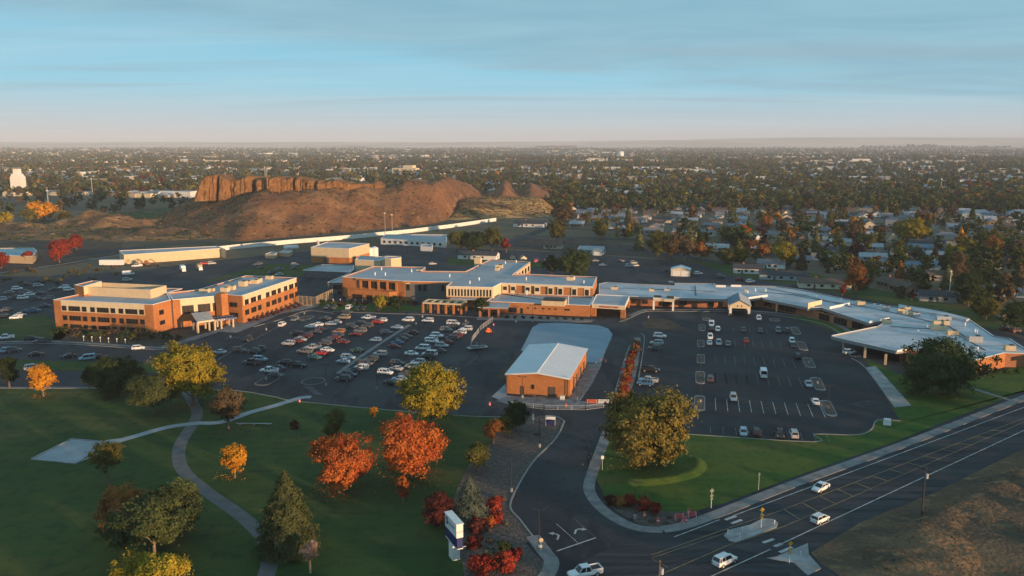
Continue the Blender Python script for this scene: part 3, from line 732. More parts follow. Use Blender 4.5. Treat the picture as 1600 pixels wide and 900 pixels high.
def tree(name, x, y, top, w, kind, col, label, cat='tree', clear=.14, leaf=None, n=None, bark=None, group=None, seed=None, dens=1.0, dark=None):
    """tree whose foot is seen at (x, y) and whose top at photo row 'top', 'w' photo pixels wide"""
    c = G(x, y); scale = (F_PX * ST + (y - 450) * CT) / H_CAM
    D_t = F_PX * ST + (top - 450) * CT; D_b = F_PX * ST + (y - 450) * CT
    H = H_CAM * (1 - D_t / D_b); W = w / scale
    seed = seed or int(x * 7 + y * 3)
    leaf = leaf or max(.14, .85 / scale)
    want = max(1800, 3.6 * W * (H + W) / leaf ** 2 * dens); cap = 34000
    if want > cap: leaf *= (want / cap) ** .5; want = cap
    n = n or int(want)
    t = thing(name, label, cat, c, group)
    trunk_mb(H, W, clear, seed, kind).build('trunk', bark or M_bark, t, smooth=True, local=True)
    me = crown_mesh(kind, H, W, clear, n, leaf, seed)
    me.materials[0] = L[col]
    o = bpy.data.objects.new('crown', me); COL.objects.link(o); o.parent = t
    return t
T = tree
T('maple_tree', 68, 620, 565, 38, 'egg', 'golden', 'small golden orange tree at the edge of the road verge at far left', clear=.22)
T('deciduous_tree', 15, 606, 553, 34, 'egg', 'dark_green', 'small dark green tree left of the golden orange tree by the road')
T('deciduous_tree', 181, 618, 557, 72, 'broad', 'dark_green', 'broad dark green tree in shade below the long brick building', clear=.06)
T('deciduous_tree', 140, 607, 568, 24, 'egg', 'dark_green', 'slim dark tree between the golden tree and the broad dark tree', clear=.05)
T('cottonwood_tree', 302, 632, 524, 96, 'broad', 'yellow_green', 'tall yellow green tree in front of the entrance canopy of the brick offices', clear=.10)
T('pine_tree', 240, 648, 576, 68, 'pine', 'pine_green', 'round olive green pine beside the park path junction', clear=.16)
T('deciduous_tree', 357, 672, 598, 48, 'egg', 'brown', 'brownish tree with rust tinged crown right of the tall yellow green tree', clear=.2)
T('deciduous_tree', 357, 650, 600, 30, 'egg', 'olive', 'olive crowned tree standing just behind the brownish rust tree')
T('maple_tree', 367, 747, 681, 42, 'egg', 'golden', 'golden orange maple alone on the lawn beside the curving path', clear=.18)
T('ash_tree', 169, 758, 684, 58, 'sparse', 'olive', 'thin half bare olive tree in front of the pale diamond plaza', clear=.3, dens=.35)
T('pine_tree', 242, 868, 768, 132, 'pine', 'pine_green', 'largest spreading green pine with pale trunk on the lower left lawn', clear=.18, bark=M_bark_p, dens=1.6)
T('pine_tree', 284, 838, 741, 82, 'pine', 'pine_green', 'rounder pine behind the right side of the largest spreading pine', clear=.12, dens=1.6)
T('maple_tree', 190, 828, 757, 74, 'round', 'rust', 'dark tree with rust tipped crown behind the left side of the largest pine', clear=.1)
T('deciduous_tree', 235, 960, 866, 122, 'round', 'yellow_green', 'yellow green tree cut by the bottom edge below the largest pine', clear=.1)
T('spruce_tree', 450, 862, 725, 92, 'spruce', 'spruce', 'large dense olive spruce beside the bend of the curving path', clear=.03, dens=1.3)
T('young_tree', 485, 896, 836, 27, 'egg', 'pale_pink', 'small pinkish red sapling right of the foot of the large spruce', clear=.28, bark=M_bark_p)
T('maple_tree', 530, 770, 676, 94, 'egg', 'orange_red', 'orange red maple left of the biggest maple on the lawn', clear=.12, dens=1.0)
T('maple_tree', 643, 746, 643, 98, 'round', 'orange_red', 'biggest bright orange red maple in the middle of the lawn', clear=.12, dens=1.25)
T('young_tree', 630, 786, 737, 25, 'egg', 'orange_red', 'slender red sapling directly below the biggest maple', clear=.15)
T('cottonwood_tree', 674, 667, 566, 96, 'broad', 'yellow_green', 'tall yellow green tree at the edge of the packed car park', clear=.12)
T('young_tree', 584, 659, 627, 15, 'column', 'golden', 'tiny golden sapling near the lawn edge left of the tall yellow green tree', clear=.2)
T('deciduous_tree', 526, 692, 633, 38, 'egg', 'olive', 'olive tree with yellow top behind the orange red maple', clear=.1)
T('young_tree', 463, 687, 652, 16, 'round', 'maroon', 'tiny dark maroon sapling on the lawn right of the path junction', clear=.35, dens=.6)
T('deciduous_tree', 771, 694, 652, 31, 'egg', 'rust', 'small reddish brown tree at the top of the gravel bed')
T('deciduous_tree', 806, 674, 624, 40, 'round', 'dark_green', 'dark green tree next to the barricades below the orange shed')
T('deciduous_tree', 789, 682, 646, 26, 'egg', 'olive', 'olive bushy tree between the reddish brown tree and the dark green one')
T('deciduous_tree', 746, 738, 685, 38, 'round', 'olive', 'rounded dark olive tree halfway down the gravel bed', clear=.08)
T('spruce_tree', 734, 816, 738, 56, 'spruce', 'blue_green', 'pointed blue green spruce behind the monument sign', clear=.03, dens=1.3)
T('plum_tree', 687, 824, 767, 45, 'round', 'maroon', 'dark maroon plum tree left of the monument sign', clear=.06)
T('cottonwood_tree', 1006, 727, 604, 130, 'broad', 'olive_gold', 'huge olive green tree beside the entrance drive on the right lawn', clear=.08, dens=1.2)
T('oak_tree', 1472, 616, 528, 112, 'broad', 'dark_green', 'huge dark green tree in front of the right end of the low hospital wing', clear=.08, dens=1.2)
T('deciduous_tree', 894, 431, 393, 64, 'broad', 'dark_green', 'wide dark green tree behind the two storey hospital block', clear=.05)
T('deciduous_tree', 862, 430, 396, 30, 'egg', 'dark_green', 'darker narrow tree at the left side of the wide dark tree behind the hospital', clear=.05)
for i, (x, y, tp, w, k, c, lb) in enumerate(((715, 391, 359, 34, 'round', 'olive', 'leftmost tree of the green grove above the white bungalow with black roof'), (742, 393, 361, 36, 'round', 'dark_green', 'middle tree of the green grove above the white bungalow with black roof'), (769, 392, 353, 32, 'round', 'olive', 'rightmost and tallest tree of the green grove above the white bungalow'),
        (791, 395, 372, 15, 'egg', 'red', 'small crimson tree at the right end of the green grove'), (93, 411, 376, 32, 'round', 'red', 'largest crimson tree beside the teal roofed building at far left'), (120, 391, 367, 20, 'egg', 'red', 'crimson tree behind and right of the largest crimson one at far left'),
        (2, 420, 394, 28, 'egg', 'red', 'crimson tree cut by the left edge in front of the teal roofed building'), (44, 411, 391, 18, 'round', 'red', 'small dull crimson tree in front of the middle of the teal roof'), (108, 396, 372, 24, 'round', 'red', 'crimson tree crown between the two larger crimson ones at far left'),
        (65, 346, 316, 50, 'broad', 'golden', 'broad golden yellow tree among the dark trees at far left'), (100, 348, 331, 28, 'round', 'golden', 'smaller golden tree right of the broad golden yellow one'), (48, 348, 326, 30, 'round', 'olive', 'olive tree left of the broad golden yellow one'), (8, 352, 328, 26, 'round', 'yellow_green', 'yellow green tree at the far left edge below the town'),
        (595, 482, 461, 26, 'round', 'yellow_green', 'small bright green tree in front of the long hospital block'), (618, 484, 463, 22, 'round', 'dark_green', 'small dark tree right of the bright green one by the hospital'), (752, 495, 465, 24, 'egg', 'dark_green', 'dark tree between the entrance pergola and the right pavilion'),
        (1225, 418, 374, 34, 'round', 'yellow_green', 'bright yellow green tree among houses behind the hospital'), (1145, 387, 351, 40, 'broad', 'dark_green', 'dark olive tree just left of the scarlet tree in the neighbourhood'), (1160, 383, 346, 22, 'egg', 'orange_red', 'scarlet tree among the houses behind the hospital'),
        (1337, 460, 410, 38, 'round', 'rust', 'rust topped tree beside the cream house behind the hospital'), (1345, 452, 428, 28, 'round', 'olive', 'olive lower tree right of the rust topped one'), (1316, 462, 442, 12, 'round', 'red', 'small pink red shrub tree by the gable of the cream house'),
        (1028, 407, 360, 34, 'round', 'olive', 'olive tree at the left of the tall autumn clump above the small garage'), (1050, 407, 362, 40, 'broad', 'brown', 'brown half bare tree in the middle of the clump above the small garage'), (1074, 408, 366, 30, 'round', 'brown', 'brownish tree at right of the clump above the small garage'), (1094, 408, 374, 28, 'egg', 'rust', 'rust coloured tree at the right end of the clump above the small garage'),
        (1197, 362, 335, 26, 'round', 'rust', 'orange brown tree beyond the white gabled house'), (1190, 404, 380, 24, 'round', 'rust', 'rust brown tree left of the bright yellow green tree'), (1135, 412, 388, 32, 'broad', 'olive', 'olive tree above the white house behind the hospital'), (1162, 410, 386, 20, 'egg', 'yellow_green', 'small yellowish tree between the olive tree and rust brown tree'),
        (1492, 452, 390, 34, 'egg', 'brown', 'tall brown tree left of the white utility pole at right'), (1475, 435, 392, 26, 'round', 'dark_green', 'dark tree behind the tall brown tree at right'), (1512, 478, 420, 44, 'broad', 'dark_green', 'big dark tree right of the white utility pole'), (1540, 500, 462, 44, 'broad', 'olive', 'olive tree behind the right end of the white roof'),
        (1530, 420, 382, 50, 'broad', 'dark_green', 'broad dark tree far right beyond the blue gray houses'), (1545, 385, 360, 56, 'broad', 'olive', 'broad olive tree below the blue gray apartment block'), (1424, 378, 344, 60, 'broad', 'yellow_green', 'wide green gold tree left of the white gabled house at right'), (1445, 354, 330, 24, 'round', 'rust', 'rust brown tree behind the wide green gold tree'),
        (1546, 408, 368, 30, 'round', 'rust', 'rusty tree right of centre at the right edge of the neighbourhood'), (1590, 410, 378, 40, 'broad', 'brown', 'brown tree at the right edge beyond the neighbourhood'), (1333, 382, 346, 34, 'round', 'brown', 'bare brown tree in the middle of the neighbourhood'), (1336, 402, 380, 26, 'round', 'maroon', 'dark maroon tree below the bare brown tree'),
        (1308, 368, 346, 22, 'round', 'dark_green', 'dark green tree left of the bare brown tree'), (938, 375, 344, 24, 'round', 'olive', 'olive tree left of the big tree belt beyond the dirt field'), (870, 378, 340, 30, 'round', 'olive', 'green tree at the foot of the golden knoll'), (880, 352, 318, 34, 'broad', 'brown', 'brown crowned tree beyond the golden knoll'),
        (1585, 520, 470, 46, 'broad', 'dark_green', 'dark tree at the right edge behind the white roof'), (1408, 466, 448, 20, 'round', 'brown', 'small brown tree beside the dark roofed house with twin gables'), (1424, 470, 455, 14, 'round', 'maroon', 'small maroon tree just behind the white roof edge'))):
    T('deciduous_tree', x, y, tp, w, k, c, lb)
# shrubs
def shrub(x, y, w, h, col, label, n=3600, leaf=.15, kind='round', cat='shrub', name='shrub', group=None):
    c = G(x, y); sc = (F_PX * ST + (y - 450) * CT) / H_CAM; W = w / sc * (1.18 if n > 3000 else 1); Hh = h / sc * (1.12 if n > 3000 else 1)
    t = thing(name, label, cat, c, group)
    b = MB()
    for a in range(4): b.tube([(0, 0, -.05), (math.cos(a * 1.6) * W * .15, math.sin(a * 1.6) * W * .15, Hh * .5)], [.05, .02], 5)
    b.build('stem', M_bark, t, local=True)
    me = crown_mesh(kind, Hh, W, .03, n, leaf, int(x * 3 + y)); me.materials[0] = L[col]
    o = bpy.data.objects.new('crown', me); COL.objects.link(o); o.parent = t
    return t
for a in ((772, 800, 24, 22, 'red', 'bright red shrub at the top of the curved shrub border'), (774, 816, 20, 16, 'red', 'red shrub just below the bright red one right of the blue green spruce'), (763, 822, 18, 13, 'orange_red', 'orange shrub at the lower end of the curved border'),
          (744, 832, 34, 24, 'maroon', 'large dull maroon shrub right of the monument sign'), (741, 856, 26, 18, 'red', 'crimson shrub just right of the sign post'), (805, 876, 18, 18, 'red', 'small round red shrub close to the sidewalk corner'),
          (750, 898, 40, 28, 'red', 'largest bright red shrub at the bottom edge'), (778, 886, 18, 16, 'rust', 'rusty brown shrub between the two large bottom red shrubs'), (790, 892, 32, 26, 'red', 'bright red oval shrub second from the right at the bottom'),
          (762, 884, 30, 28, 'blue_green', 'pale blue green dwarf spruce above the largest bright red shrub'), (786, 872, 20, 28, 'spruce', 'upright gray green dwarf conifer right of the pale dwarf spruce'),
          (954, 788, 16, 14, 'maroon', 'leftmost maroon shrub in the corner gravel bed'), (967, 792, 17, 15, 'rust', 'rusty round shrub, second from left in the corner bed'), (983, 790, 22, 17, 'red', 'widest red shrub, third in the corner bed row'), (1006, 797, 24, 18, 'red', 'red shrub, fourth in the corner bed row'), (1024, 805, 15, 20, 'red', 'bright red upright shrub at the right end of the corner bed row')):
    shrub(*a)
rnd = random.Random(11)
for i in range(20): # red hedge shrubs on the long bed of the right lot
    t = i / 19; x = 994 - 26 * t + rnd.uniform(-3, 3); y = 540 + 90 * t
    shrub(x, y, 15 + 6 * t, 10 + 5 * t, ('rust', 'red', 'rust')[i % 3], f'{("rusty", "crimson", "brownish")[i % 3]} autumn shrub, {ordn(i + 1)} from the far end of the red hedge by the drive', 500, .25, group='red hedge beside the drive')
for i in range(16): # planting before the left building
    x = 92 + i * 13.5 + rnd.uniform(-3, 3); y = 524 + i * .6 + rnd.uniform(-2, 4)
    if x > 290: continue
    shrub(x, y, rnd.uniform(12, 24), rnd.uniform(9, 24), ('dark_green', 'olive', 'brown', 'dark_green')[i % 4], f'{("dark green", "olive", "brown", "dark green")[i % 4]} shrub, {ordn(i + 1)} from the left in front of the long brick building', 500, .25, group='planting in front of the brick offices')
for i in range(12):
    x = 300 + i * 1; 
    sx, sy = 392 + i * 8.5, 503 - i * 2.6
    shrub(sx, sy, 10, 6, 'maroon', f'low maroon hedge plant, {ordn(i + 1)} from the left below the right wing windows', 260, .25, group='maroon hedge below the right wing')
for i in range(13):
    shrub(1385 + i * 0 + i * 17, 594 - i * 1.0 if i < 9 else 583, 12, 7, 'dark_green', f'low green foundation shrub, {ordn(i + 1)} from the left along the right end of the low wing', 260, .25, group='foundation shrubs at the right end') if i in (9, 10, 11, 12) else None
for i in range(12):
    shrub(505 + i * 13, 476 + (i % 3), 13, 8, ('dark_green', 'olive', 'maroon')[i % 3], f'{("green", "olive", "maroon")[i % 3]} shrub, {ordn(i + 1)} from the left before the two storey hospital front', 260, .3, group='planting before the hospital front')
for i in range(10):
    shrub(792 + i * 13, 497 + i * .35, 9, 4, 'dark_green', f'small dry green plant, {ordn(i + 1)} from the left along the low orange brick wall', 200, .25, group='plants along the low orange wall')

# unseen trees added outside the frame so long shadows cross lawns and lots
SA = Vector((math.sin(R(SUN_AZ)), math.cos(R(SUN_AZ)), 0)); SBv = Vector((-SA.y, SA.x, 0))
rnd = random.Random(31); first = None
OFF = [(-24, -34, .75), (-6, -42, .8), (12, -36, .7), (30, -44, .85), (48, -30, .75), (88, 2, .7), (103, 8, .62), (181, 6, .6), (193, 2, .55), (204, 10, .62), (214, 4, .58), (224, 12, .6)]
for i, b_ in enumerate((62, 70, 126, 133, 232, 242, 252, 262, 318) + tuple(OFF)):
    s_ = rnd.uniform(.8, 1.12); p = SA * rnd.uniform(-4, 24)
    if type(b_) is tuple: p = SA * b_[1]; s_ = b_[2]; b_ = b_[0]
    p = p + SBv * b_
    t = thing('added_shade_tree', f'tall cottonwood, {ordn(i + 1)} of the unseen trees added beyond the frame for their shadows', 'tree', p, 'unseen trees added for their shadows')
    if first is None:
        a = trunk_mb(19, 13, .08, 900, 'broad').build('trunk', M_bark, t, local=True)
        me = crown_mesh('broad', 19, 13, .06, 6000, .42, 901); me.materials[0] = L['olive']; c = bpy.data.objects.new('crown', me); COL.objects.link(c); c.parent = t; first = (a, c)
    else:
        for q in first: c = q.copy(); COL.objects.link(c); c.parent = t
    t.scale = (s_, s_, s_); t.rotation_euler.z = rnd.uniform(0, 6.28)

rnd = random.Random(17)
for i in range(26): # rough scrub on the waste ground left of the offices
    x, y = 3 + i * 7.1 + rnd.uniform(-2, 2), rnd.uniform(418, 446)
    shrub(x, y, rnd.uniform(9, 20), rnd.uniform(3, 7), ('brown', 'olive', 'dark_green')[i % 3], f'{("brown", "olive", "dark green")[i % 3]} scrub bush, {ordn(i + 1)} scrub from the left on the waste ground', 240, .3, group='scrub on the waste ground')
# ================================================================ buildings
def centroid(q):
    return Vector((sum(p[0] for p in q) / len(q), sum(p[1] for p in q) / len(q), 0))
def inset(q, d):
    q = [Vector((p[0], p[1])) for p in q]
    if area(q) < 0: q = q[::-1]
    n = len(q); out = []
    for i in range(n):
        a, b, c = q[i - 1], q[i], q[(i + 1) % n]
        e1 = (b - a).normalized(); e2 = (c - b).normalized()
        n1 = Vector((-e1.y, e1.x)); n2 = Vector((-e2.y, e2.x))
        k = n1 + n2; k = k / max(.25, k.dot(k) / 2) if k.length > 1e-4 else n1
        out.append(b + k * d)
    return q, out
def flat_building(name, label, cat, q, z, wall, roof=None, coping=None, par=.5, z0=-.2, root=None, wname='wall', rname='roof'):
    """flat roofed block with outline q (world), walls, sunken membrane roof and parapet coping"""
    roof = roof or M_roof; coping = coping or M_coping
    root = root or thing(name, label, cat, centroid(q))
    o, i = inset(q, .38)
    n = len(o)
    b = MB()
    b.add([(p.x, p.y, z0) for p in o] + [(p.x, p.y, z) for p in o], [(k, (k + 1) % n, n + (k + 1) % n, n + k) for k in range(n)])
    b.add([(p.x, p.y, z) for p in i] + [(p.x, p.y, z - par) for p in i], [(k, (k + 1) % n, n + (k + 1) % n, n + k) for k in range(n)])
    w = b.build(wname, wall, root)
    b = MB(); b.add([(p.x, p.y, z - par) for p in i], [tuple(range(n))])
    r = b.build(rname, roof, root)
    _, o2 = inset(q, -.06); _, i2 = inset(q, .44)
    b = MB()
    b.add([(p.x, p.y, z + .08) for p in o2] + [(p.x, p.y, z + .08) for p in i2] + [(p.x, p.y, z - .10) for p in o2] + [(p.x, p.y, z - .03) for p in i2],
          [(k, (k + 1) % n, n + (k + 1) % n, n + k) for k in range(n)] + [(2 * n + k, 2 * n + (k + 1) % n, (k + 1) % n, k) for k in range(n)]
          + [(n + k, n + (k + 1) % n, 3 * n + (k + 1) % n, 3 * n + k) for k in range(n)])
    b.build('coping', coping, r)
    return root
def lerp(A, B, t): return Vector((A[0] + (B[0] - A[0]) * t, A[1] + (B[1] - A[1]) * t, 0))
def win(root, A, B, t0, t1, z0, z1, name='window', glass=None, frame=None, out=.10, mull=1):
    a, b = lerp(A, B, t0), lerp(A, B, t1)
    m = MB(); m.seg(a, b, z0, z1, out, .02)
    w = m.build(name, glass or M_glass, root)
    f = MB(); d = (b - a).normalized(); th = .10
    f.seg(a, a + d * th, z0, z1, out + .05, -out + .004); f.seg(b - d * th, b, z0, z1, out + .05, -out + .004)
    f.seg(a + d * th, b - d * th, z1 - th, z1, out + .05, -out + .004); f.seg(a + d * th, b - d * th, z0, z0 + th, out + .09, -out + .004)
    Ln = (b - a).length
    for k in range(1, mull): c = a + d * (Ln * k / mull); f.seg(c - d * .04, c + d * .04, z0 + th, z1 - th, out + .04, -out + .004)
    f.build('frame', frame or M_bronze, w)
    return w
def panel(root, A, B, t0, t1, z0, z1, m, name='upper_panel', out=.05, depth=.02):
    b = MB(); b.seg(lerp(A, B, t0), lerp(A, B, t1), z0, z1, out, depth)
    return b.build(name, m, root)
def hvac(x, y, z, l, w, h, label, m=None, rz=-GA, cat='rooftop unit'):
    c = G(x, y, z)
    t = thing('rooftop_unit', label, cat, c, 'rooftop units')
    b = MB(); b.box((0, 0, h / 2 + .15), (l, w, h), rz); b.box((0, 0, .08), (l * .9, w * .9, .2), rz, 0)
    b.build('casing', m or M_tan2, t, local=True)
    b = MB(); b.cyl((l * .2 * math.cos(rz), l * .2 * math.sin(rz), h + .15), min(l, w) * .3, .22, 12)
    b.build('fan', M_dark, t, local=True)
    b = MB(); b.box((0, -w / 2 * math.cos(rz) * 1.0, h * .5 + .15), (l * .6, .08, h * .5), rz); b.build('grille', M_metal, t, local=True)
    return t
def vent(x, y, z, label, h=1.1, r=.3):
    c = G(x, y, z); t = thing('roof_vent', label, 'roof vent', c, 'roof vents')
    b = MB(); b.cyl((0, 0, 0), r, h, 10); b.build('pipe', M_wpaint, t, local=True)
    b = MB(); b.cyl((0, 0, h), r * 1.5, .12, 10, 0, r * .9); b.build('cap', M_wpaint, t, local=True)
    return t

# ---- A. brick office building, left ------------------------------------------------
ZB = 11.0
A1, A2, A3 = G(83.3, 468.3, ZB), G(238.7, 475.9, ZB), G(267, 468.4, ZB)
A0 = G(134, 457.5, ZB); A4 = G(261.2, 457.4, ZB)
root = flat_building('office_building', 'long brick and cream office building with an angled right wing beside the packed car park', 'building', [A1, A2, A3, A4, A4 + V * 10, A0 + V * 14, A0], ZB, M_brick)
C1, C2, C3, C4 = G(269.5, 468.3, ZB), G(337, 462.3, ZB), G(348, 459.6, ZB), G(377.6, 462, ZB)
C5, C6, C7, C8 = G(463.6, 433.8, ZB), G(384, 430.5, ZB), G(309.5, 452.6, ZB), G(262.2, 457.6, ZB)
flat_building(None, None, None, [C1, C2, C3, C4, C5, C6, C7, C8], ZB - .02, M_brick, root=root)
# cream upper bands
panel(root, A1, A2, .075, .915, 6.7, ZB - .15, M_cream)
panel(root, C1, C2, .17, 1.0, 5.0, ZB - .15, M_cream)
panel(root, C4, C5, .02, .985, 6.9, ZB - .15, M_cream)
for k, c0 in enumerate((.085, .375, .66)):
    for a, b, mu in ((0, .045, 1), (.068, .185, 4), (.205, .25, 1)):
        win(root, A1, A2, c0 + a, c0 + b, 7.0, 8.9, out=.14, mull=mu)
        win(root, A1, A2, c0 + a, c0 + b, 3.3, 5.2, mull=mu)
        win(root, A1, A2, c0 + a, c0 + b, .5, 1.9, mull=mu)
win(root, A2, A3, .30, .55, 6.4, 8.2); win(root, A2, A3, .30, .58, 2.6, 4.2)
for a, b in ((.20, .47), (.565, .86), (.915, .995)): win(root, C1, C2, a, b, 5.1, 8.3, out=.14, mull=3)
win(root, C3, C4, .35, .75, 6.2, 8.1, mull=2); win(root, C3, C4, .35, .78, 2.0, 4.0, mull=2)
win(root, C2, C3, -.9, -.2, .4, 2.6)
for g in (.04, .40, .735):
    for a, b in ((0, .062), (.10, .185), (.215, .272)):
        win(root, C4, C5, g + a, g + b, 6.9, 9.0, out=.14, mull=2); win(root, C4, C5, g + a, g + b, 2.8, 4.9, mull=2)
# dark strip at the joint of the wings, painting in its shadow
b = MB(); b.seg(lerp(A3, C1, .1), lerp(A3, C1, .9), 0, ZB - .3, .05, .5); b.build('dark_joint_strip', M_bronze, root)
# penthouse screen and stair tower on the left wing
q1, q2, q3 = G(130.6, 447.8, ZB + 3), G(234.6, 452.7, ZB + 3), G(259.2, 446.0, ZB + 3)
q4 = q3 + (q1 - q2)
b = MB(); ring = [q1, q2, q3, q4]
for i in range(4): b.seg(ring[i], ring[(i + 1) % 4], ZB - .5, ZB + 3, 0, .25)
b.build('roof_screen', M_tan2, root)
for i in range(4):
    c = lerp(q1, q3, .2 + .2 * i)
    b = MB(); b.box((c.x, c.y, ZB + .6), (5, 3, 2.2), -GA); b.build('equipment', M_metal, root)
t1, t2, t3, t4 = G(116, 445.2, ZB + 3.6), G(130.5, 447.6, ZB + 3.6), G(158.5, 439.6, ZB + 3.6), G(144.5, 438.6, ZB + 3.6)
flat_building(None, None, None, [t1, t2, t3, t4], ZB + 3.6, M_brick, root=root, wname='tower_wall', rname='tower_roof')
panel(root, t2, t3, 0.0, 1, ZB + .2, ZB + 3.4, M_cream, 'tower_panel')
# brick pylon at the junction
py_ = G(346, 458, ZB + 1.2); b = MB(); b.box((py_.x, py_.y, (ZB + 1.2) / 2), (3.2, 3.2, ZB + 1.2), -GA - .3); b.build('pylon', M_brick, root)
# entrance canopy with cream fascia
e1, e2 = G(308, 503.5, 4.3), G(334.5, 499.5, 4.3); e3, e4 = G(327, 487.0, 6.2), G(298.5, 489.0, 6.2)
b = MB(); b.add([e1, e2, e3, e4, e1 - Vector((0, 0, .35)), e2 - Vector((0, 0, .35)), e3 - Vector((0, 0, .35)), e4 - Vector((0, 0, .35))], [(0, 1, 2, 3), (7, 6, 5, 4), (0, 4, 5, 1), (1, 5, 6, 2), (2, 6, 7, 3), (3, 7, 4, 0)])
b.build('entrance_roof', mat('gray_metal_roof', (.34, .33, .32), .6, .05), root)
b = MB(); b.seg(e1, e2, 3.85, 4.45, .12, -.01); b.build('entrance_fascia', M_cream, root)
for p in (e1, e2): b = MB(); b.box((p.x, p.y + .5, 2), (.5, .5, 4), -GA); b.build('entrance_column', M_cream, root)
panel(root, C1, C2, .02, .15, 0, 4.2, M_brick_d, 'base_panel')
# rooftop gear of the right wing
for i, (x, y, l, w, h) in enumerate(sorted(((352, 455.5, 3, 2.5, 1.6), (361, 452.5, 3.5, 2, 1.6), (320, 456.5, 4, 2, 1.2), (380, 447, 3, 2.5, 2), (399, 443, 3, 2.5, 1.6), (405, 441, 2, 2, 1.6), (421, 436, 3, 2, 1.3), (386, 443, 4, 2, 1), (330, 454.5, 3, 2, 1)))):
    hvac(x, y, ZB - .5, l, w, h, f'tan rooftop unit, {ordn(i + 1)} from the left on the brick offices angled right wing')

# blue entrance arbour in front
c1, c2 = G(309, 515, 0), G(365, 509, 0)
a1, a2 = G(307.5, 506, 3.2), G(364, 498.5, 3.2)
t = thing('entrance_arbor', 'steel blue topped entrance pergola with white posts and white lettering before the brick offices', 'pergola', centroid([c1, c2]))
dv = (a2 - a1).normalized(); nb = Vector((-dv.y, dv.x, 0))
for k in range(4):
    for o_ in (0, 4.2):
        p = lerp(a1, a2, k / 3) + nb * o_
        b = MB(); b.box((p.x, p.y, 1.6), (.45, .45, 3.2), -GA); b.build('post', M_cream if k else M_curb, t)
b = MB()
for o_ in (0, 4.2): b.seg(lerp(a1, a2, -.04) + nb * o_, lerp(a1, a2, 1.12) + nb * o_, 3.2, 3.85, .12, .12)
for k in range(14): p = lerp(a1, a2, k / 13 * 1.08 - .02); b.seg(p, p + nb * 4.2, 3.6, 3.83, .07, .07, flip=1)
b.build('beam', mat('blue_steel', (.07, .11, .22), .5, .05), t)
def text_obj(s, size, loc, rz, m, parent, name='lettering', ext=.04, off=0):
    cu = bpy.data.curves.new(name, 'FONT'); cu.body = s; cu.size = size; cu.extrude = ext; cu.align_x = 'CENTER'; cu.align_y = 'CENTER'
    o = bpy.data.objects.new('tmp_text', cu); COL.objects.link(o)
    dg = bpy.context.evaluated_depsgraph_get(); me = bpy.data.meshes.new_from_object(o.evaluated_get(dg))
    bpy.data.objects.remove(o); bpy.data.curves.remove(cu)
    me.materials.clear(); me.materials.append(m)
    q = bpy.data.objects.new(name, me); COL.objects.link(q)
    off = Vector((0, 0, 0)); p = parent
    while p is not None: off += p.location; p = p.parent
    q.parent = parent; q.location = Vector(loc) - off; q.rotation_euler = (math.pi / 2, 0, rz)
    return q
def along(A, B): return math.atan2(B[1] - A[1], B[0] - A[0])
p = lerp(a1, a2, .52) - nb * .22
text_obj('MEDICAL PLAZA', .95, (p.x, p.y, 3.55), along(a1, a2), M_wpaint, t)

# ---- B. hospital -------------------------------------------------------------------
Z2, Z1 = 9.0, 4.7
def Q(*pts, z): return [G(x, y, z) for x, y in pts]
h = Q((534.7, 432.7), (556.7, 434.2), (632, 439.2), (705.3, 440.6), (697.3, 447.3), (770, 448.9), (782.7, 442.3), (820, 443.3), (926.7, 448), (932.7, 432.7), (820, 428), (802, 428.5), (828.7, 409.3), (766, 405.3), (727.3, 424), (658.7, 423.5), (665, 417.3), (584, 416), z=Z2)
B0, B1_, B2_, B3_, B4_, B5_, B6_, B7_, B8_ = h[0], h[1], h[2], h[3], h[4], h[5], h[6], h[7], h[8]
hosp = flat_building('hospital_building', 'two storey orange brick hospital with flat gray roofs in the centre of the campus', 'building', h, Z2, M_brick)
# lower left terrace wing
tw = Q((542.5, 452.0), (622, 457.5), (624, 452), (620, 447), (560, 442), z=4.2)
flat_building(None, None, None, [G(543, 452, 4.4), G(608, 456.2, 4.4), G(623, 455.5, 4.4), G(624, 450, 4.4), lerp(B0, B2_, .98), lerp(B0, B2_, .02)], 4.4, M_brick, M_brick_d, M_brick, .6, root=hosp, wname='terrace_wall', rname='terrace_floor')
for k in range(4): win(hosp, B1_, B2_, .12 + k * .185, .25 + k * .185, 4.8, 8.0, 'window', mull=2)
tA, tB = G(543, 452, 4.4), G(608, 456.2, 4.4)
win(hosp, tA, tB, .12, .36, .2, 2.4, mull=3); win(hosp, tA, tB, .46, .60, .2, 2.4); win(hosp, tA, tB, .70, .92, .2, 2.4, mull=3)
# bay wall and cream window surrounds grayed, shade put into the colour
panel(hosp, B2_, B3_, .13, .98, 0, Z2 - 1.0, M_grayb, 'shade_gray_panel')
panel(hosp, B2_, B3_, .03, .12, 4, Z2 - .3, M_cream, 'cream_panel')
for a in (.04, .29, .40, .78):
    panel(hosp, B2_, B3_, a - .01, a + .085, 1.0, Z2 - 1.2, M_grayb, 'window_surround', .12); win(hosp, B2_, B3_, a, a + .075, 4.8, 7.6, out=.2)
# projecting colonnaded front
panel(hosp, B4_, B5_, 0, 1, 4.6, Z2 - .1, M_cream, 'cream_panel', .08)
panel(hosp, B5_, B6_, 0, 1, 0, Z2 - .1, M_cream, 'cream_panel', .08)
for k in range(14): win(hosp, B4_, B5_, .05 + k * .068, .085 + k * .068, 4.9, 7.9, out=.15)
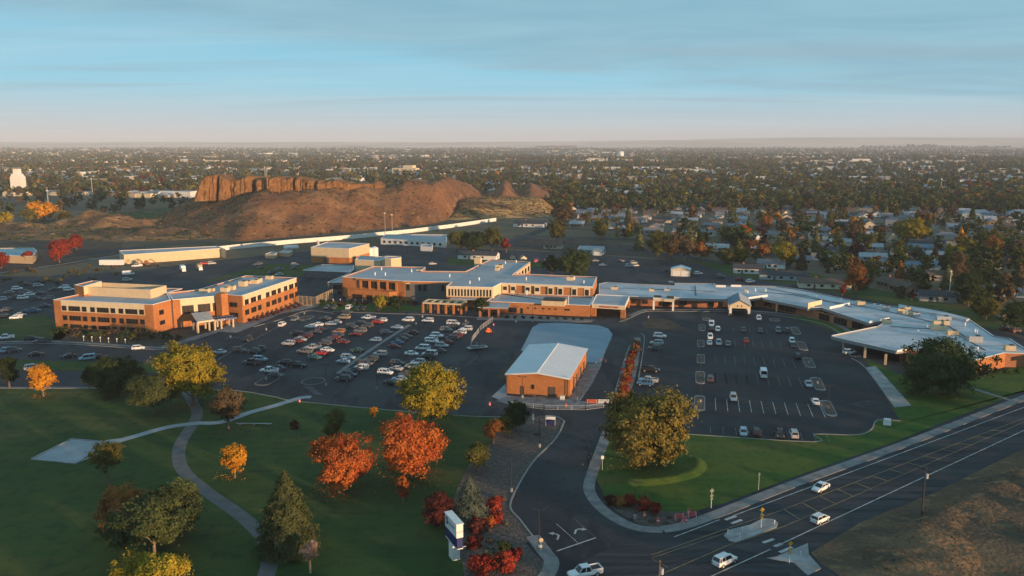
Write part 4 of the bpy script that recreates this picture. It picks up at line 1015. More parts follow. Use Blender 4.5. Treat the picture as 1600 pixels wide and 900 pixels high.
# right stretch: cream panels with windows over brick
for a in (.015, .105, .265, .37, .515, .62, .77, .905):
    A, B = B6_, B8_
    panel(hosp, A, B, a, a + .065, 4.8, Z2 - .7, M_cream, 'cream_panel', .08); win(hosp, A, B, a + .010, a + .052, 6.0 if a < .5 else 5.0, 7.6, out=.13)
panel(hosp, B6_, B8_, 0, 1, Z2 - .75, Z2 - .1, M_cream, 'cornice', .12)
panel(hosp, B2_, B3_, 0, 1, Z2 - .75, Z2 - .1, M_brick, 'cornice', .16)
panel(hosp, B1_, B2_, .0, 1, Z2 - .9, Z2 - .1, M_brick, 'cornice', .7)
for k in range(5): p = lerp(B1_, B2_, .10 + k * .185); b = MB(); b.seg(p - U * .5, p + U * .5, 4.3, Z2 - .9, .7, 0); b.build('pillar', M_brick, hosp)
hr1, hr2 = h[11], h[12]
panel(hosp, hr1, hr2, .05, .98, 4.5, Z2 - .5, M_cream, 'cream_panel', .08)
for k in range(5): win(hosp, hr1, hr2, .1 + k * .18, .2 + k * .18, 5.0, 7.6, out=.14)

ch = G(747, 404, 11.5); b = MB(); b.box((ch.x, ch.y, 6), (3.2, 3.2, 12), -GA); b.build('chimney', M_tan2, hosp)
# low front wing
f1, f2 = G(760, 470.7, Z1), G(922, 477.3, Z1); f3, f4 = G(932.5, 461, Z1), G(769.5, 463.5, Z1)
k2 = lerp(B8_, B8_, 0); 
flat_building(None, None, None, [f1, f2, lerp(B8_, B8_, 0) + U * .5, lerp(B6_, B8_, -.01) - V * .1, G(782.7, 456.5, Z1), f4], Z1, M_brick, root=hosp, wname='front_wing_wall', rname='front_wing_roof')
for a in (.40, .47, .545, .605, .665): win(hosp, f1, f2, a, a + .020, 2.3, 2.9)
win(hosp, f1, f2, .76, .81, 2.2, 2.9); win(hosp, f1, f2, .22, .30, .4, 2.6, mull=2)
win(hosp, f1, f2, .335, .36, .1, 2.4, 'door')
pc = G(866, 469, Z1 + 1.4); b = MB(); b.box((pc.x, pc.y, Z1 + .5), (9.5, 6, 2), -GA); b.build('penthouse', M_tan2, hosp); b = MB(); b.box((pc.x, pc.y, Z1 + 1.85), (8.5, 5, .7), -GA); b.build('penthouse_louver', M_dark, hosp)
# long one storey wing to the right, walls set back beneath a deep overhanging roof
roof_px = [(936, 461), (983.3, 462.5), (1020, 464.2), (1054, 465), (1120, 466.9), (1166, 467.2), (1190, 464.5), (1199, 467.6), (1261, 479.8), (1284, 480.4), (1358, 504.4), (1389.5, 499.0), (1369, 510.9), (1299, 525.3), (1400, 547.8), (1420, 545.5), (1480, 553), (1521.7, 563.3), (1568.3, 551.3), (1610, 552.3), (1760, 556), (1690, 560), (1600, 543.3), (1578.3, 529.2), (1553.3, 525), (1515, 499.2), (1476.7, 490.5), (1404, 479.5), (1343.2, 471.2), (1302.8, 463.2), (1252, 452.4), (1214.7, 447.3), (1200, 446.9), (1117.5, 445.6), (1117, 443), (1055.5, 442.3), (1053.8, 446.0), (1000, 443.8), (948, 440.7), (936, 443.3)]
roof_px = [p for p in roof_px if p[0] not in (1760, 1690)]
roof_px.insert(roof_px.index((1610, 552.3)) + 1, (1680, 566))
ZW = 4.6
wq = [G(x, y, ZW) for x, y in roof_px]
wing = thing('hospital_wing', 'long one storey hospital wing with a continuous pale flat roof stretching to the right edge', 'building', centroid(wq))
o_, i_ = inset(wq, .3)
n = len(o_)
b = MB(); b.add([(p.x, p.y, ZW - 1.15) for p in o_] + [(p.x, p.y, ZW) for p in o_], [(k, (k + 1) % n, n + (k + 1) % n, n + k) for k in range(n)])
b.add([(p.x, p.y, ZW - 1.15) for p in o_], [tuple(range(n))[::-1]])
b.add([(p.x, p.y, ZW) for p in i_] + [(p.x, p.y, ZW - .3) for p in i_], [(k, (k + 1) % n, n + (k + 1) % n, n + k) for k in range(n)])
b.build('fascia', mat('gray_fascia', (.25, .245, .24), .7, .06), wing)
b = MB(); b.add([(p.x, p.y, ZW - .3) for p in i_], [tuple(range(n))]); rf = b.build('roof', M_roof_w, wing)
_, o2 = inset(wq, -.05); _, i2 = inset(wq, .35)
b = MB(); b.add([(p.x, p.y, ZW + .07) for p in o2] + [(p.x, p.y, ZW + .07) for p in i2] + [(p.x, p.y, ZW - .12) for p in o2], [(k, (k + 1) % n, n + (k + 1) % n, n + k) for k in range(n)] + [(2 * n + k, 2 * n + (k + 1) % n, (k + 1) % n, k) for k in range(n)])
b.build('coping', M_coping, rf)
# recessed walls under the roof (the canopy at the front of the far end stays open on columns)
wall_px = [(936, 459.5), (983, 461), (1020, 462.2), (1120, 464.8), (1190, 463.2), (1258, 476.5), (1355, 500.5), (1400, 520), (1408, 544.5), (1421, 543.3), (1480, 551.5), (1521.7, 562.3), (1568.3, 550.6), (1610, 551.6), (1660, 562), (1598, 543.6), (1576, 529.8), (1550, 525.5), (1512, 500), (1476, 491.4), (1404, 480.5), (1343, 472.2), (1303, 464.2), (1252, 453.4), (1200, 447.9), (1117, 446.6), (1000, 445), (936, 444.5)]
ww = [G(x, y, ZW) for x, y in wall_px]
b = MB(); ps = [(p.x, p.y) for p in ww]
if area(ps) < 0: ps = ps[::-1]
n = len(ps); b.add([(x, y, -.2) for x, y in ps] + [(x, y, ZW - 1.16) for x, y in ps], [(k, (k + 1) % n, n + (k + 1) % n, n + k) for k in range(n)])
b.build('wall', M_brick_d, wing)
def wingwin(i, j, t0, t1, z0=.9, z1=2.7, mull=3, nm='window'):
    win(wing, ww[i], ww[j], t0, t1, z0, z1, nm, mull=mull)
wingwin(1, 2, .1, .3); wingwin(1, 2, .55, .8); wingwin(2, 3, .1, .28, .2, 2.6, 4, 'glass_door'); wingwin(2, 3, .42, .54); wingwin(2, 3, .86, .96)
wingwin(3, 4, .1, .35); wingwin(3, 4, .5, .85, .2, 2.6); wingwin(4, 5, .08, .25); wingwin(4, 5, .42, .8, .4, 2.8, 6)
wingwin(5, 6, .25, .42, .3, 2.9, 3); wingwin(5, 6, .5, .7, .3, 2.9, 4); wingwin(5, 6, .78, .95, .3, 2.9, 4); wingwin(6, 7, .1, .9, .3, 2.9, 5); wingwin(7, 8, .1, .9, .3, 2.9, 5)
for a in (.24, .47, .68): wingwin(11, 12, a, a + .07, 1.0, 2.2, 1)
# end walls up to the roof edge, sunlight put into the brighter brick
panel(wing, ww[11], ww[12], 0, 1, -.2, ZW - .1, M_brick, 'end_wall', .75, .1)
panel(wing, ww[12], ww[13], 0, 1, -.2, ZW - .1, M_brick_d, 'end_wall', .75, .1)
for a in (.24, .47, .68): win(wing, ww[11], ww[12], a, a + .05, 1.3, 2.5, out=.85)
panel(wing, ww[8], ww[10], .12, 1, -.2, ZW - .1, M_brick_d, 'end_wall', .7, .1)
# canopy columns
for x, y in ((1317, 545.5), (1351, 559), (1383, 570), (1340, 535), (1370, 545)):
    p = G(x, y); b = MB(); b.box((p.x, p.y, 1.7), (.7, .7, 3.5), -GA - .3); b.build('column', M_tan2, wing)
for x, y in ((1213, 487), (1286, 497)):
    p = G(x, y); b = MB(); b.box((p.x, p.y, 1.7), (.5, .5, 3.5), -GA); b.build('column', M_tan2, wing)
# bright parapet pieces standing on the roof
for (x0, y0, x1, y1, hh, m_) in ((1296, 481.5, 1343.5, 471.5, .9, M_coping), (1262, 480.5, 1283.5, 475.8, 2.2, M_cream), (1358, 504.2, 1389, 498.4, .9, M_coping), (1300, 524.8, 1369, 510.7, .5, M_coping), (1169, 466.6, 1199, 462.3, .9, M_coping), (1118.5, 447.5, 1134, 447.9, 1.0, M_coping), (1142, 447.0, 1158, 447.2, .9, M_coping), (1401, 549, 1421, 545.3, .7, M_coping)):
    b = MB(); b.seg(G(x0, y0, ZW), G(x1, y1, ZW), ZW - (.3 if m_ is M_coping else 1.4), ZW + hh - .3, .15, .15); b.build('parapet', m_, wing)
# raised back strip and roof box
b = MB(); b.prism([G(1404, 475, ZW + .7), G(1476.7, 487.5, ZW + .7), G(1515, 499.2, ZW + .3), G(1510, 501, ZW + .3), G(1470, 491, ZW + .7), G(1404, 479.5, ZW + .7)], ZW - .3, ZW + .7); b.build('roof_step', M_roof_w, wing)
for i, (x, y, l, w_, h_) in enumerate(sorted(((1345, 477, 3, 2.5, 1.6), (1383.5, 485, 2.6, 2.4, 1.6), (1407, 489, 2.5, 2, 1.6), (1417, 486, 2.2, 2, 1.6), (1424, 493, 4, 2, 1.2), (1431, 494, 2.5, 2, 1.3), (1466, 516, 5.0, 2.6, 1.7), (1469, 507, 5, 2.6, 1.3), (1474, 499.5, 5, 2.6, 1.3), (1488, 523, 3.6, 2.3, 1.4), (1523, 534, 4.2, 2.6, 1.9), (1478, 508, 2, 2, 1.6), (1577, 547, 3, 2.5, 1.5), (1385, 505.5, 3, 2, 1.4), (1018, 455, 2, 2, 1), (1042, 454.5, 2.4, 2, 1), (960, 452, 3, 2, 1), (1166, 456, 1.5, 1.2, 1), (1411, 487.5, 3, 1.5, .9)))):
    hvac(x, y, ZW - .3, l, w_, h_, f'boxy rooftop unit, {ordn(i + 1)} from the left on the low pale roof of the wing', M_tan2 if i % 3 != 2 else M_metal)
vl = [(1168, 458), (1180, 455), (1196, 455.5), (1275, 465.5), (1314, 471), (1366, 479), (1376, 480.5), (1507.5, 509), (1523, 519), (1526, 520.5), (1527, 547.5), (1448, 511), (1434, 521), (1496, 521), (1450, 497)]
for i, (x, y) in enumerate(sorted(vl)): vent(x, y, ZW - .3, f"white roof vent pipe, {ordn(i + 1)} from the left on the low wing's pale roof" )
vl = [(586, 430), (602, 430.5), (596, 422), (643, 425), (702.5, 433), (734, 443.5), (748.5, 438), (789.5, 412), (806.5, 410.5), (822, 438), (897.5, 437), (912, 443)]
for i, (x, y) in enumerate(sorted(vl)): vent(x, y, Z2 - .5, f'white roof vent, {ordn(i + 1)} from the left on the two storey hospital roof', 1.3, .3)
for i, (x, y, l, w_, h_) in enumerate(sorted(((780, 419, 3.5, 2.5, 1.6), (777, 422.5, 2, 2, 1.2), (891, 438, 3, 2.4, 1.4), (655, 424, 2.5, 1.5, .8)))): hvac(x, y, Z2 - .5, l, w_, h_, f'rooftop unit, {ordn(i + 1)} of four from the left on the two storey hospital roof', M_tan2)
vent(888, 476, Z1, 'slim white mast on the low front roof right of the penthouse', 3.4, .12); vent(823, 461, Z1, 'white stack on the low front roof below the brick panels', 2.0, .25)
# dark ducts and seams lying on the pale roof
for line_ in (((1290, 471), (1330, 476), (1372, 484), (1420, 494), (1462, 505)), ((1185, 456), (1240, 461), (1290, 471)), ((1390, 510), (1430, 513), (1462, 514)), ((1480, 515), (1510, 531), (1540, 548)), ((1475, 505), (1490, 515), (1512, 529)), ((1086, 447), (1087, 462)), ((1000, 452), (1060, 453), (1117, 456)), ((1200, 451), (1262, 463), (1330, 480))):
    b = MB(); ribbon(b, [G(x, y, ZW - .3) for x, y in line_], .55, ZW - .28, ZW - .12); b.build('roof_duct', M_grayb, rf)
# emergency canopy
g1, g2, g3, g4 = G(924.7, 474.6, 5.2), G(976.5, 477.8, 5.2), G(983.5, 462.3, 5.2), G(932.5, 459.8, 5.2)
t = thing('emergency_canopy', 'brick and cream drive through canopy with red lettering on its fascia', 'canopy', centroid([g1, g2, g3, g4]))
_, gi = inset([g1, g2, g3, g4], .35)
b = MB(); b.prism([g1, g2, g3, g4], 3.5, 4.9); b.build('fascia', M_cream, t)
b = MB(); b.prism(gi, 4.9, 4.95, bottom=False); r_ = b.build('roof', M_roof, t)
b = MB(); gg = [g1, g2, g3, g4]
for i in range(4): b.seg(gg[i], gg[(i + 1) % 4], 4.9, 5.2, .05, .3)
b.build('coping', M_coping, r_)
for p, d in ((g1, U * 1.6), (g2, U * -1.4), (g3, U * -.8)): c = p + V * .6 + d * .5; b = MB(); b.box((c.x, c.y, 1.75), (1.9 if p is not g3 else .8, 1.4, 3.5), along(g1, g2)); b.build('pillar', M_brick, t)
p = lerp(g1, g2, .52); nn = Vector((g2.y - g1.y, g1.x - g2.x, 0)).normalized(); p = p + nn * .1
text_obj('EMERGENCY UNIT', .95, (p.x, p.y, 4.25), along(g1, g2), mat('red_letters', (.55, .03, .02), .5, .05), t)
# small canopy with a round emblem
k1, k2_, = G(1020.5, 466.5, 4.9), G(1053.5, 468.3, 4.9)
t = thing('entrance_canopy', 'small cream entrance canopy with round emblem on two white columns', 'canopy', centroid([k1, k2_]))
b = MB(); b.prism([k1, k2_, k2_ + V * 9, k1 + V * 9], 3.9, 4.9); b.build('fascia', M_cream, t)
b = MB(); b.prism([k1 + V * .3 + U * .3, k2_ + V * .3 - U * .3, k2_ + V * 9 - U * .3, k1 + V * 9 + U * .3], 4.9, 4.96, bottom=False); b.build('roof', M_roof_w, t)
b = MB(); b.seg(k1, lerp(k1, k2_, .38), 4.9, 5.3, .05, .4); b.build('coping', M_coping, t)
for s_ in (.035, .955): p = lerp(k1, k2_, s_) + V * .5; b = MB(); b.box((p.x, p.y, 1.95), (.75, .75, 3.9), -GA); b.build('column', M_wpaint, t)
for s_ in (.2, .8): p = lerp(k1, k2_, s_) + V * 3; b = MB(); b.box((p.x, p.y, 5.3), (3, 2.4, .8), -GA); b.build('skylight', M_dark, t)
p = lerp(k1, k2_, .47); nn = Vector((k2_.y - k1.y, k1.x - k2_.x, 0)).normalized()
b = MB()
for k in range(20):
    a = k / 20 * 6.283; a2_ = (k + 1) / 20 * 6.283; e = (k2_ - k1).normalized()
    if k % 5 != 4:
        pa, pb_ = p + nn * .08 + e * .5 * math.cos(a) + Vector((0, 0, 4.4 - 4.9 + .5 * math.sin(a))), p + nn * .08 + e * .5 * math.cos(a2_) + Vector((0, 0, 4.4 - 4.9 + .5 * math.sin(a2_)))
        pa.z = 4.4 + .4 * math.sin(a); pb_.z = 4.4 + .4 * math.sin(a2_); b.tube([pa, pb_], .09, 5)
b.build('emblem', mat('emblem_brown', (.22, .06, .02), .5, .05), t)
# gabled porte cochere
m1, m2 = G(1139.4, 476.8, 4.6), G(1173.2, 478.0, 4.6); ap = G(1155.8, 469.6, 7.0)
t = thing('porte_cochere', 'gabled porte cochere with dark roof and cream gable on stone based columns', 'canopy', centroid([m1, m2]))
dp = V * 17
e = (m2 - m1).normalized(); mid = lerp(m1, m2, .5)
def pt(s_, z, d): q = lerp(m1, m2, s_) + V * d; return Vector((q.x, q.y, z))
b = MB(); b.add([pt(.02, 3.4, 0), pt(.98, 3.4, 0), pt(.98, 4.6, 0), pt(.5, 6.7, 0), pt(.02, 4.6, 0), pt(.02, 3.4, .5), pt(.98, 3.4, .5), pt(.98, 4.6, .5), pt(.5, 6.7, .5), pt(.02, 4.6, .5)], [(0, 1, 2, 3, 4), (9, 8, 7, 6, 5), (0, 5, 6, 1), (1, 6, 7, 2), (4, 9, 5, 0)])
b.build('gable', M_cream, t)
b = MB(); b.seg(pt(.02, 0, .5), pt(.02, 0, 15), 3.6, 4.6, .1, .1); b.seg(pt(.98, 0, .5), pt(.98, 0, 15), 3.6, 4.6, .1, .1); b.build('side_beam', M_cream, t)
for sgn, nm in ((0, 'left'), (1, 'right')):
    e0 = -.03 if sgn == 0 else 1.03
    b = MB(); vs = [pt(e0, 4.45, -.5), pt(.5, 6.9, -.5), pt(.5, 6.9, 17), pt(e0, 4.45, 17)]; vs += [v + Vector((0, 0, .18)) for v in vs]
    b.add(vs, [(3, 2, 1, 0), (4, 5, 6, 7), (0, 1, 5, 4), (1, 2, 6, 5), (2, 3, 7, 6), (3, 0, 4, 7)]); b.build('roof', M_shingle[5] if sgn else M_shingle[3], t)  # left slope bluer, right paler: shade and sun put into the shingle colours
for s_ in (.07, .93):
    for d in (.5, 8, 15):
        p = pt(s_, 0, d); b = MB(); b.box((p.x, p.y, 2.3), (1.0, 1.0, 2.6), -GA); c_ = b.build('column', M_wpaint, t); b = MB(); b.box((p.x, p.y, .6), (1.5, 1.5, 1.3), -GA); b.build('stone_base', M_gravel, c_)
for s_ in (.4, .58): p = pt(s_, 4.2, -.06); b = MB(); b.box((p.x, p.y, 4.4), (.25, .1, .8), along(m1, m2)); b.build('louver', M_dark, t)
# brick entrance pergola and right pavilion
def portal(name, label, x0, y0, x1, y1, z, nb_, dep, m_):
    a, c = G(x0, y0), G(x1, y1); t = thing(name, label, 'pergola', centroid([a, c])); rz = along(a, c)
    nn = Vector((-(c - a).normalized().y, (c - a).normalized().x, 0))
    for k in range(nb_ + 1):
        for d in (0, dep):
            p = lerp(a, c, k / nb_) + nn * d; b = MB(); b.box((p.x, p.y, z / 2), (.8, .8, z), rz); b.build('pillar', m_, t)
    b = MB()
    for d in (0, dep): b.seg(a + nn * d, c + nn * d, z, z + .6, .45, .45)
    for k in range(nb_ + 1): p = lerp(a, c, k / nb_); b.seg(p + nn * .46, p + nn * (dep - .46), z, z + .55, .4, .4, flip=1)
    b.build('beam', m_ if m_ is not M_brick else M_tan2, t)
    return t, a, c, nn
t, a, c, nn = portal('entrance_pergola', 'orange brick entrance pergola with open beams in front of the hospital', 661, 488.5, 721, 491.3, 3.9, 5, 7, M_brick)
t, a, c, nn = portal('pavilion', 'gray roofed entrance pavilion right of the brick pergola', 750, 496, 779, 496.5, 3.5, 2, 8, M_brick_d)
b = MB(); b.prism([a - U * .8 - nn * .8, c + U * 4 - nn * .8, c + U * 4 + nn * 9, a - U * .8 + nn * 9], 4.1, 4.4); b.build('roof', M_roof, t)
b = MB(); ra, rb = G(703, 466, 4.3), G(742, 468, 4.3); b.prism([ra, rb, rb + V * 9, ra + V * 9], 3.8, 4.3); b.build('walkway_roof', M_roof, hosp)

# ---- C. orange brick shed ----------------------------------------------------------
s0, s1 = G(791.7, 583.6, 5.8), G(889.3, 590.9, 5.8); s2, s3 = G(916.6, 545.5, 5.8), G(827.8, 539.3, 5.8)
s0.z = s1.z = s2.z = s3.z = 0
shed = thing('brick_shed', 'new orange brick shed with pale low gable roof in the middle of the campus', 'building', centroid([s0, s1, s2, s3]))
def sp(s_, r_, z): q = lerp(lerp(s0, s1, s_), lerp(s3, s2, s_), r_); return Vector((q.x, q.y, z))
b = MB(); E, RG = 5.75, 6.75
b.add([sp(0, 0, -.2), sp(1, 0, -.2), sp(1, 0, E), sp(.5, 0, RG), sp(0, 0, E), sp(0, 1, -.2), sp(1, 1, -.2), sp(1, 1, E), sp(.5, 1, RG), sp(0, 1, E)], [(0, 1, 2, 3, 4), (9, 8, 7, 6, 5), (1, 6, 7, 2), (5, 0, 4, 9)])
b.build('wall', M_brick, shed)
for sg in (0, 1):
    a_ = -.02 if sg == 0 else 1.02
    vs = [sp(a_, -.02, E - .03), sp(.5, -.02, RG + .03), sp(.5, 1.02, RG + .03), sp(a_, 1.02, E - .03)]; vs += [v + Vector((0, 0, .16)) for v in vs]
    b = MB(); b.add(vs, [(3, 2, 1, 0), (4, 5, 6, 7), (0, 1, 5, 4), (2, 3, 7, 6), (3, 0, 4, 7), (1, 2, 6, 5)]); r_ = b.build('roof', M_shed_roof, shed)
    r_['label'] = 'sky blue tinted left roof slope' if sg == 0 else 'white right roof slope'
b = MB()
for k in range(3): 
    e0, e1 = (sp(-.02, -.022, E - .1), sp(.5, -.022, RG - .04)) if k == 0 else ((sp(.5, -.022, RG - .04), sp(1.02, -.022, E - .1)) if k == 1 else (sp(.5, -.02, RG + .2), sp(.5, 1.02, RG + .2)))
    b.tube([e0, e1], .16, 4)
b.build('trim', M_coping, shed)
for sg in (0, 1):
    b = MB()
    for k in range(1, 26):
        r_ = -.02 + 1.04 * k / 26; e_ = (-.02 if sg == 0 else 1.02)
        b.tube([sp(e_, r_, E + .14), sp(.5, r_, RG + .2)], .035, 4)
    b.build('roof_rib', M_shed_roof, shed)
b = MB()
for s_, r_ in ((1.006, .02), (1.006, .98), (1.006, .5), (.02, -.012), (.98, -.012)): b.tube([sp(s_, r_, 0), sp(s_, r_, E - .2)], .07, 5)
b.build('downspout', M_bronze, shed)
S0, S1, S2 = sp(0, 0, 0), sp(1, 0, 0), sp(1, 1, 0)
win(shed, S0, S1, .232, .285, 0, 2.5, 'door', M_bronze); win(shed, S0, S1, .405, .45, 1.9, 3.2); win(shed, S0, S1, .68, .785, 0, 2.9, 'garage_door', M_bronze)
for a in (.2, .36, .58, .78): win(shed, S1, S2, a, a + .07, 0, 3.3, 'garage_door', M_bronze)
b = MB(); p = lerp(S0, S1, .56); b.box((p.x + .5, p.y - 1.5, .5), (4, .4, .2), along(S0, S1)); b.box((p.x - 1.2, p.y - 1.5, .25), (.2, .4, .5)); b.box((p.x + 2.2, p.y - 1.5, .25), (.2, .4, .5)); tag(b.build('bench', M_dark), 'dark bench standing before the front wall of the orange shed', 'bench')
b = MB(); p = lerp(S0, S1, .89); b.box((p.x, p.y - 1.6, .55), (1.2, .9, 1.1), along(S0, S1), 0, .9); tag(b.build('utility_box', M_wpaint), 'small white utility box by the front right corner of the orange shed', 'utility box')

# ---- D. buildings behind -----------------------------------------------------------
def block(name, label, pts, z, wall, roof=None, cat='building', par=.3, cop=None):
    return flat_building(name, label, cat, [G(x, y, z) for x, y in pts], z, wall, roof, cop, par)
r_ = block('annex_building', 'low dark walled annex with pale flat roof between the offices and the hospital', [(473, 422.3), (546.7, 425.3), (553, 421), (553, 414.5), (504, 413.3)], 3.8, M_grayb)
r_ = block('link_building', 'gray two level link building at the left end of the hospital', [(512, 441), (534, 441.5), (560, 430), (545, 427)], 5.4, M_grayb); A, B = G(512, 441, 5.4), G(534, 441.5, 5.4); win(r_, A, B, .4, .95, 2.2, 4.2); win(r_, A, B, .7, .95, -.1, 1.4)
r_ = block('plant_building', 'cream windowless plant building behind the left end of the hospital roof', [(554.7, 405.5), (594, 407.5), (601, 403), (601, 400.8), (563, 400)], 8.5, M_tan2); block('tower_block', 'tall cream stair block right of the cream plant building', [(601.5, 403.5), (611, 404.2), (627, 402.6), (626, 400.5), (602, 400)], 10.5, M_tan2)
r_ = block('civic_building', 'tan two tone building with parapet roof and white tanks below the bare hill', [(485.6, 386.3), (545, 388.6), (577, 380.6), (511.5, 377.8)], 9.0, M_tan2)
A, B, C = G(485.6, 386.3, 9), G(545, 388.6, 9), G(577, 380.6, 9); panel(r_, A, B, 0, 1, 0, 3.6, M_brick, 'brick_base', .08); panel(r_, B, C, 0, 1, 0, 3.4, M_brick, 'brick_base', .08); win(r_, A, B, .33, .47, 0, 3, 'loading_door', M_bronze, out=.15)
b = MB(); cc = G(497, 379, 10.5); b.cyl((cc.x, cc.y, 8.6), .8, 3, 8); b.build('roof_stack', M_metal, r_)
for i, (x, y) in enumerate(((577, 402), (585.5, 401))):
    c = G(x, y); t = thing('storage_tank', ('left', 'right')[i] + ' of the two white upright tanks beside the tan two tone building', 'tank', c)
    b = MB(); b.cyl((0, 0, 0), 2.3, 5.6, 14); b.build('shell', M_wpaint, t, local=True); b = MB(); b.tube([(0, 0, 5.6), (0, 0, 6.4)], [2.3, .4], 14); b.build('lid', M_wpaint, t, local=True)
r_ = block('maintenance_building', 'long sunlit cream maintenance building with pale garage doors behind the brick offices', [(193.5, 398.3), (270, 393.3), (345, 387.8), (352.5, 389.5), (340, 384.5), (186, 391.5)], 5.6, M_tan2, M_roof, par=.2)
A, B = G(193.5, 398.3, 5.6), G(345, 387.8, 5.6)
for a, w_ in ((.06, .045), (.335, .045), (.41, .025), (.445, .025), (.52, .045), (.595, .05), (.69, .025), (.73, .025), (.78, .045)): panel(r_, A, B, a, a + w_, .1, 3.4, M_wpaint, 'garage_door', .08)
for i, (x, y, l) in enumerate(((414, 397, 9), (435, 394, 10))): block('flat_shed', ('left', 'right')[i] + ' of two small flat tan sheds left of the tan two tone building', [(x, y), (x + l * 1.6, y + 1), (x + l * 2.2, y - 2.5), (x + 10, y - 4)], 2.6, M_tan)
c = G(455, 392); t = thing('fuel_tank', 'horizontal pale blue fuel tank left of the tan two tone building', 'tank', c); b = MB(); b.tube([(-4.5, -1, 2.4), (-4.2, -1, 2.4), (4.2, 1, 2.4), (4.5, 1, 2.4)], [.6, 1.4, 1.4, .6], 12); b.build('shell', M_wpaint, t, local=True, smooth=True); b = MB(); b.box((-2.5, -.5, .5), (.6, 2, 1.2)); b.box((2.5, .5, .5), (.6, 2, 1.2)); b.build('cradle', M_conc_d, t, local=True)
r_ = block('motel_block', 'long low pale blue white building below the end of the white wall', [(594.8, 372.8), (697.5, 377.8), (698, 366.8), (603, 366.2)], 4.0, M_siding[0], M_shingle[5]); A, B = G(594.8, 372.8, 4), G(697.5, 377.8, 4)
for k in range(11): win(r_, A, B, .04 + k * .085, .075 + k * .085, 1.2, 2.8)
block('small_shed', 'small pale shed below the long low building, near the grove', [(657, 385), (675, 386), (676, 382), (660, 381)], 3, M_siding[0], M_shingle[5])
# long white wall
t = thing('white_wall', 'very long sunlit white wall running along the foot of the bare hill', 'wall', G(560, 372))
wl_ = [G(x, y) for x, y in ((336, 392.5), (377, 388), (459, 380.5), (554, 372.8), (592, 368.8), (640, 364), (705, 355.8), (775, 345.4))]
b = MB()
for i in range(len(wl_) - 1): b.seg(wl_[i], wl_[i + 1], 0, 2.9, .25, .25)
b.build('wall_panel', mat('white_wall_paint', (.74, .70, .64), .8, .03, .1), t)
b = MB()
for i in range(len(wl_) - 1):
    for k in range(6): p = lerp(wl_[i], wl_[i + 1], k / 6); b.box((p.x, p.y, 1.5), (.7, .7, 3.0))
b.build('pier', MATS['white_wall_paint'], t)
# teal roofed shed far left
r_ = block('teal_shed', 'long shed with pale teal metal roof at the far left behind crimson trees', [(-20, 398), (50, 400.5), (58, 392), (52, 387), (-20, 388)], 4.5, M_tan, mat('teal_roof', (.20, .36, .40), .6, .08))
# ---- fences
def fence(name, label, pts, h_=1.8, m_=None, gap=3.0):
    q = [G(x, y) for x, y in pts]; t = thing(name, label, 'fence', centroid(q))
    b = MB(); f = MB()
    for i in range(len(q) - 1):
        L_ = (q[i + 1] - q[i]).length; k_ = max(1, int(L_ / gap))
        for k in range(k_ + 1): p = lerp(q[i], q[i + 1], k / k_); f.box((p.x, p.y, h_ / 2), (.12, .12, h_))
        b.seg(q[i], q[i + 1], h_ - .08, h_, .03, .03); b.seg(q[i], q[i + 1], .1, .16, .03, .03)
        n_ = int(L_ / .35)
        for k in range(n_): p = lerp(q[i], q[i + 1], k / n_); b.box((p.x, p.y, h_ / 2), (.03, .03, h_ - .1))
    b.build('mesh_panel', m_ or M_metal, t); f.build('post', m_ or M_metal, t)
fence('screen_fence', 'pale louvred screen fence between the brick offices and the hospital', [(467, 477), (493, 479), (507, 472), (520, 466)], 4.2, M_tan2, 2.0)
fence('construction_fence', 'temporary mesh fence running across the lot left of the bare asphalt yard', [(736, 542), (738, 533), (752, 515), (770, 502)])
fence('construction_fence', 'low construction fence in front of the orange shed ending at the drive', [(800, 634), (850, 640), (915, 641), (943, 637)], 1.3)
# ================================================================ vehicles
PAINT = {n: mat('paint_' + n.replace(' ', '_'), c, 0.42, .02, 1, metal=.0, spec=.5) for n, c in (('white', (.74, .74, .74)), ('silver', (.42, .43, .45)), ('gray', (.17, .175, .185)), ('dark gray', (.075, .078, .085)), ('black', (.020, .021, .024)),
         ('dark blue', (.03, .05, .10)), ('light blue', (.30, .42, .52)), ('blue', (.05, .15, .28)), ('red', (.45, .03, .025)), ('dark red', (.16, .022, .022)), ('orange', (.52, .20, .05)), ('dark green', (.02, .075, .055)), ('teal', (.06, .16, .17)), ('tan', (.36, .29, .20)), ('pink', (.50, .05, .14)), ('maroon', (.09, .02, .025)))}
M_cglass = mat('car_glass', (.018, .020, .024), .12, .1, 1, spec=.6)
M_tyre = mat('tyre_rubber', (.022, .022, .022), .8, .1, 1)
M_rim = mat('wheel_rim', (.35, .35, .36), .4, .1, 1)
M_head = mat('headlight_lens', (.62, .62, .60), .2, .05, 1)
M_tail = mat('tail_light_lens', (.35, .02, .015), .3, .05, 1)
def loft(b, st, m=0):
    """st: (x, half width, z low, z high)"""
    vs = []
    for x, w, z0, z1 in st:
        vs += [(x, -w * .88, z0), (x, -w, z0 + (z1 - z0) * .35), (x, -w * .98, z1 - (z1 - z0) * .18), (x, -w * .86, z1), (x, 0, z1 + .03), (x, w * .86, z1), (x, w * .98, z1 - (z1 - z0) * .18), (x, w, z0 + (z1 - z0) * .35), (x, w * .88, z0)]
    n = 9; fs = []
    for i in range(len(st) - 1):
        for k in range(n): fs.append((i * n + k, i * n + (k + 1) % n, (i + 1) * n + (k + 1) % n, (i + 1) * n + k))
    fs += [tuple(range(n)), tuple(range(len(vs) - n, len(vs)))[::-1]]
    b.add(vs, [f[::-1] for f in fs], m)
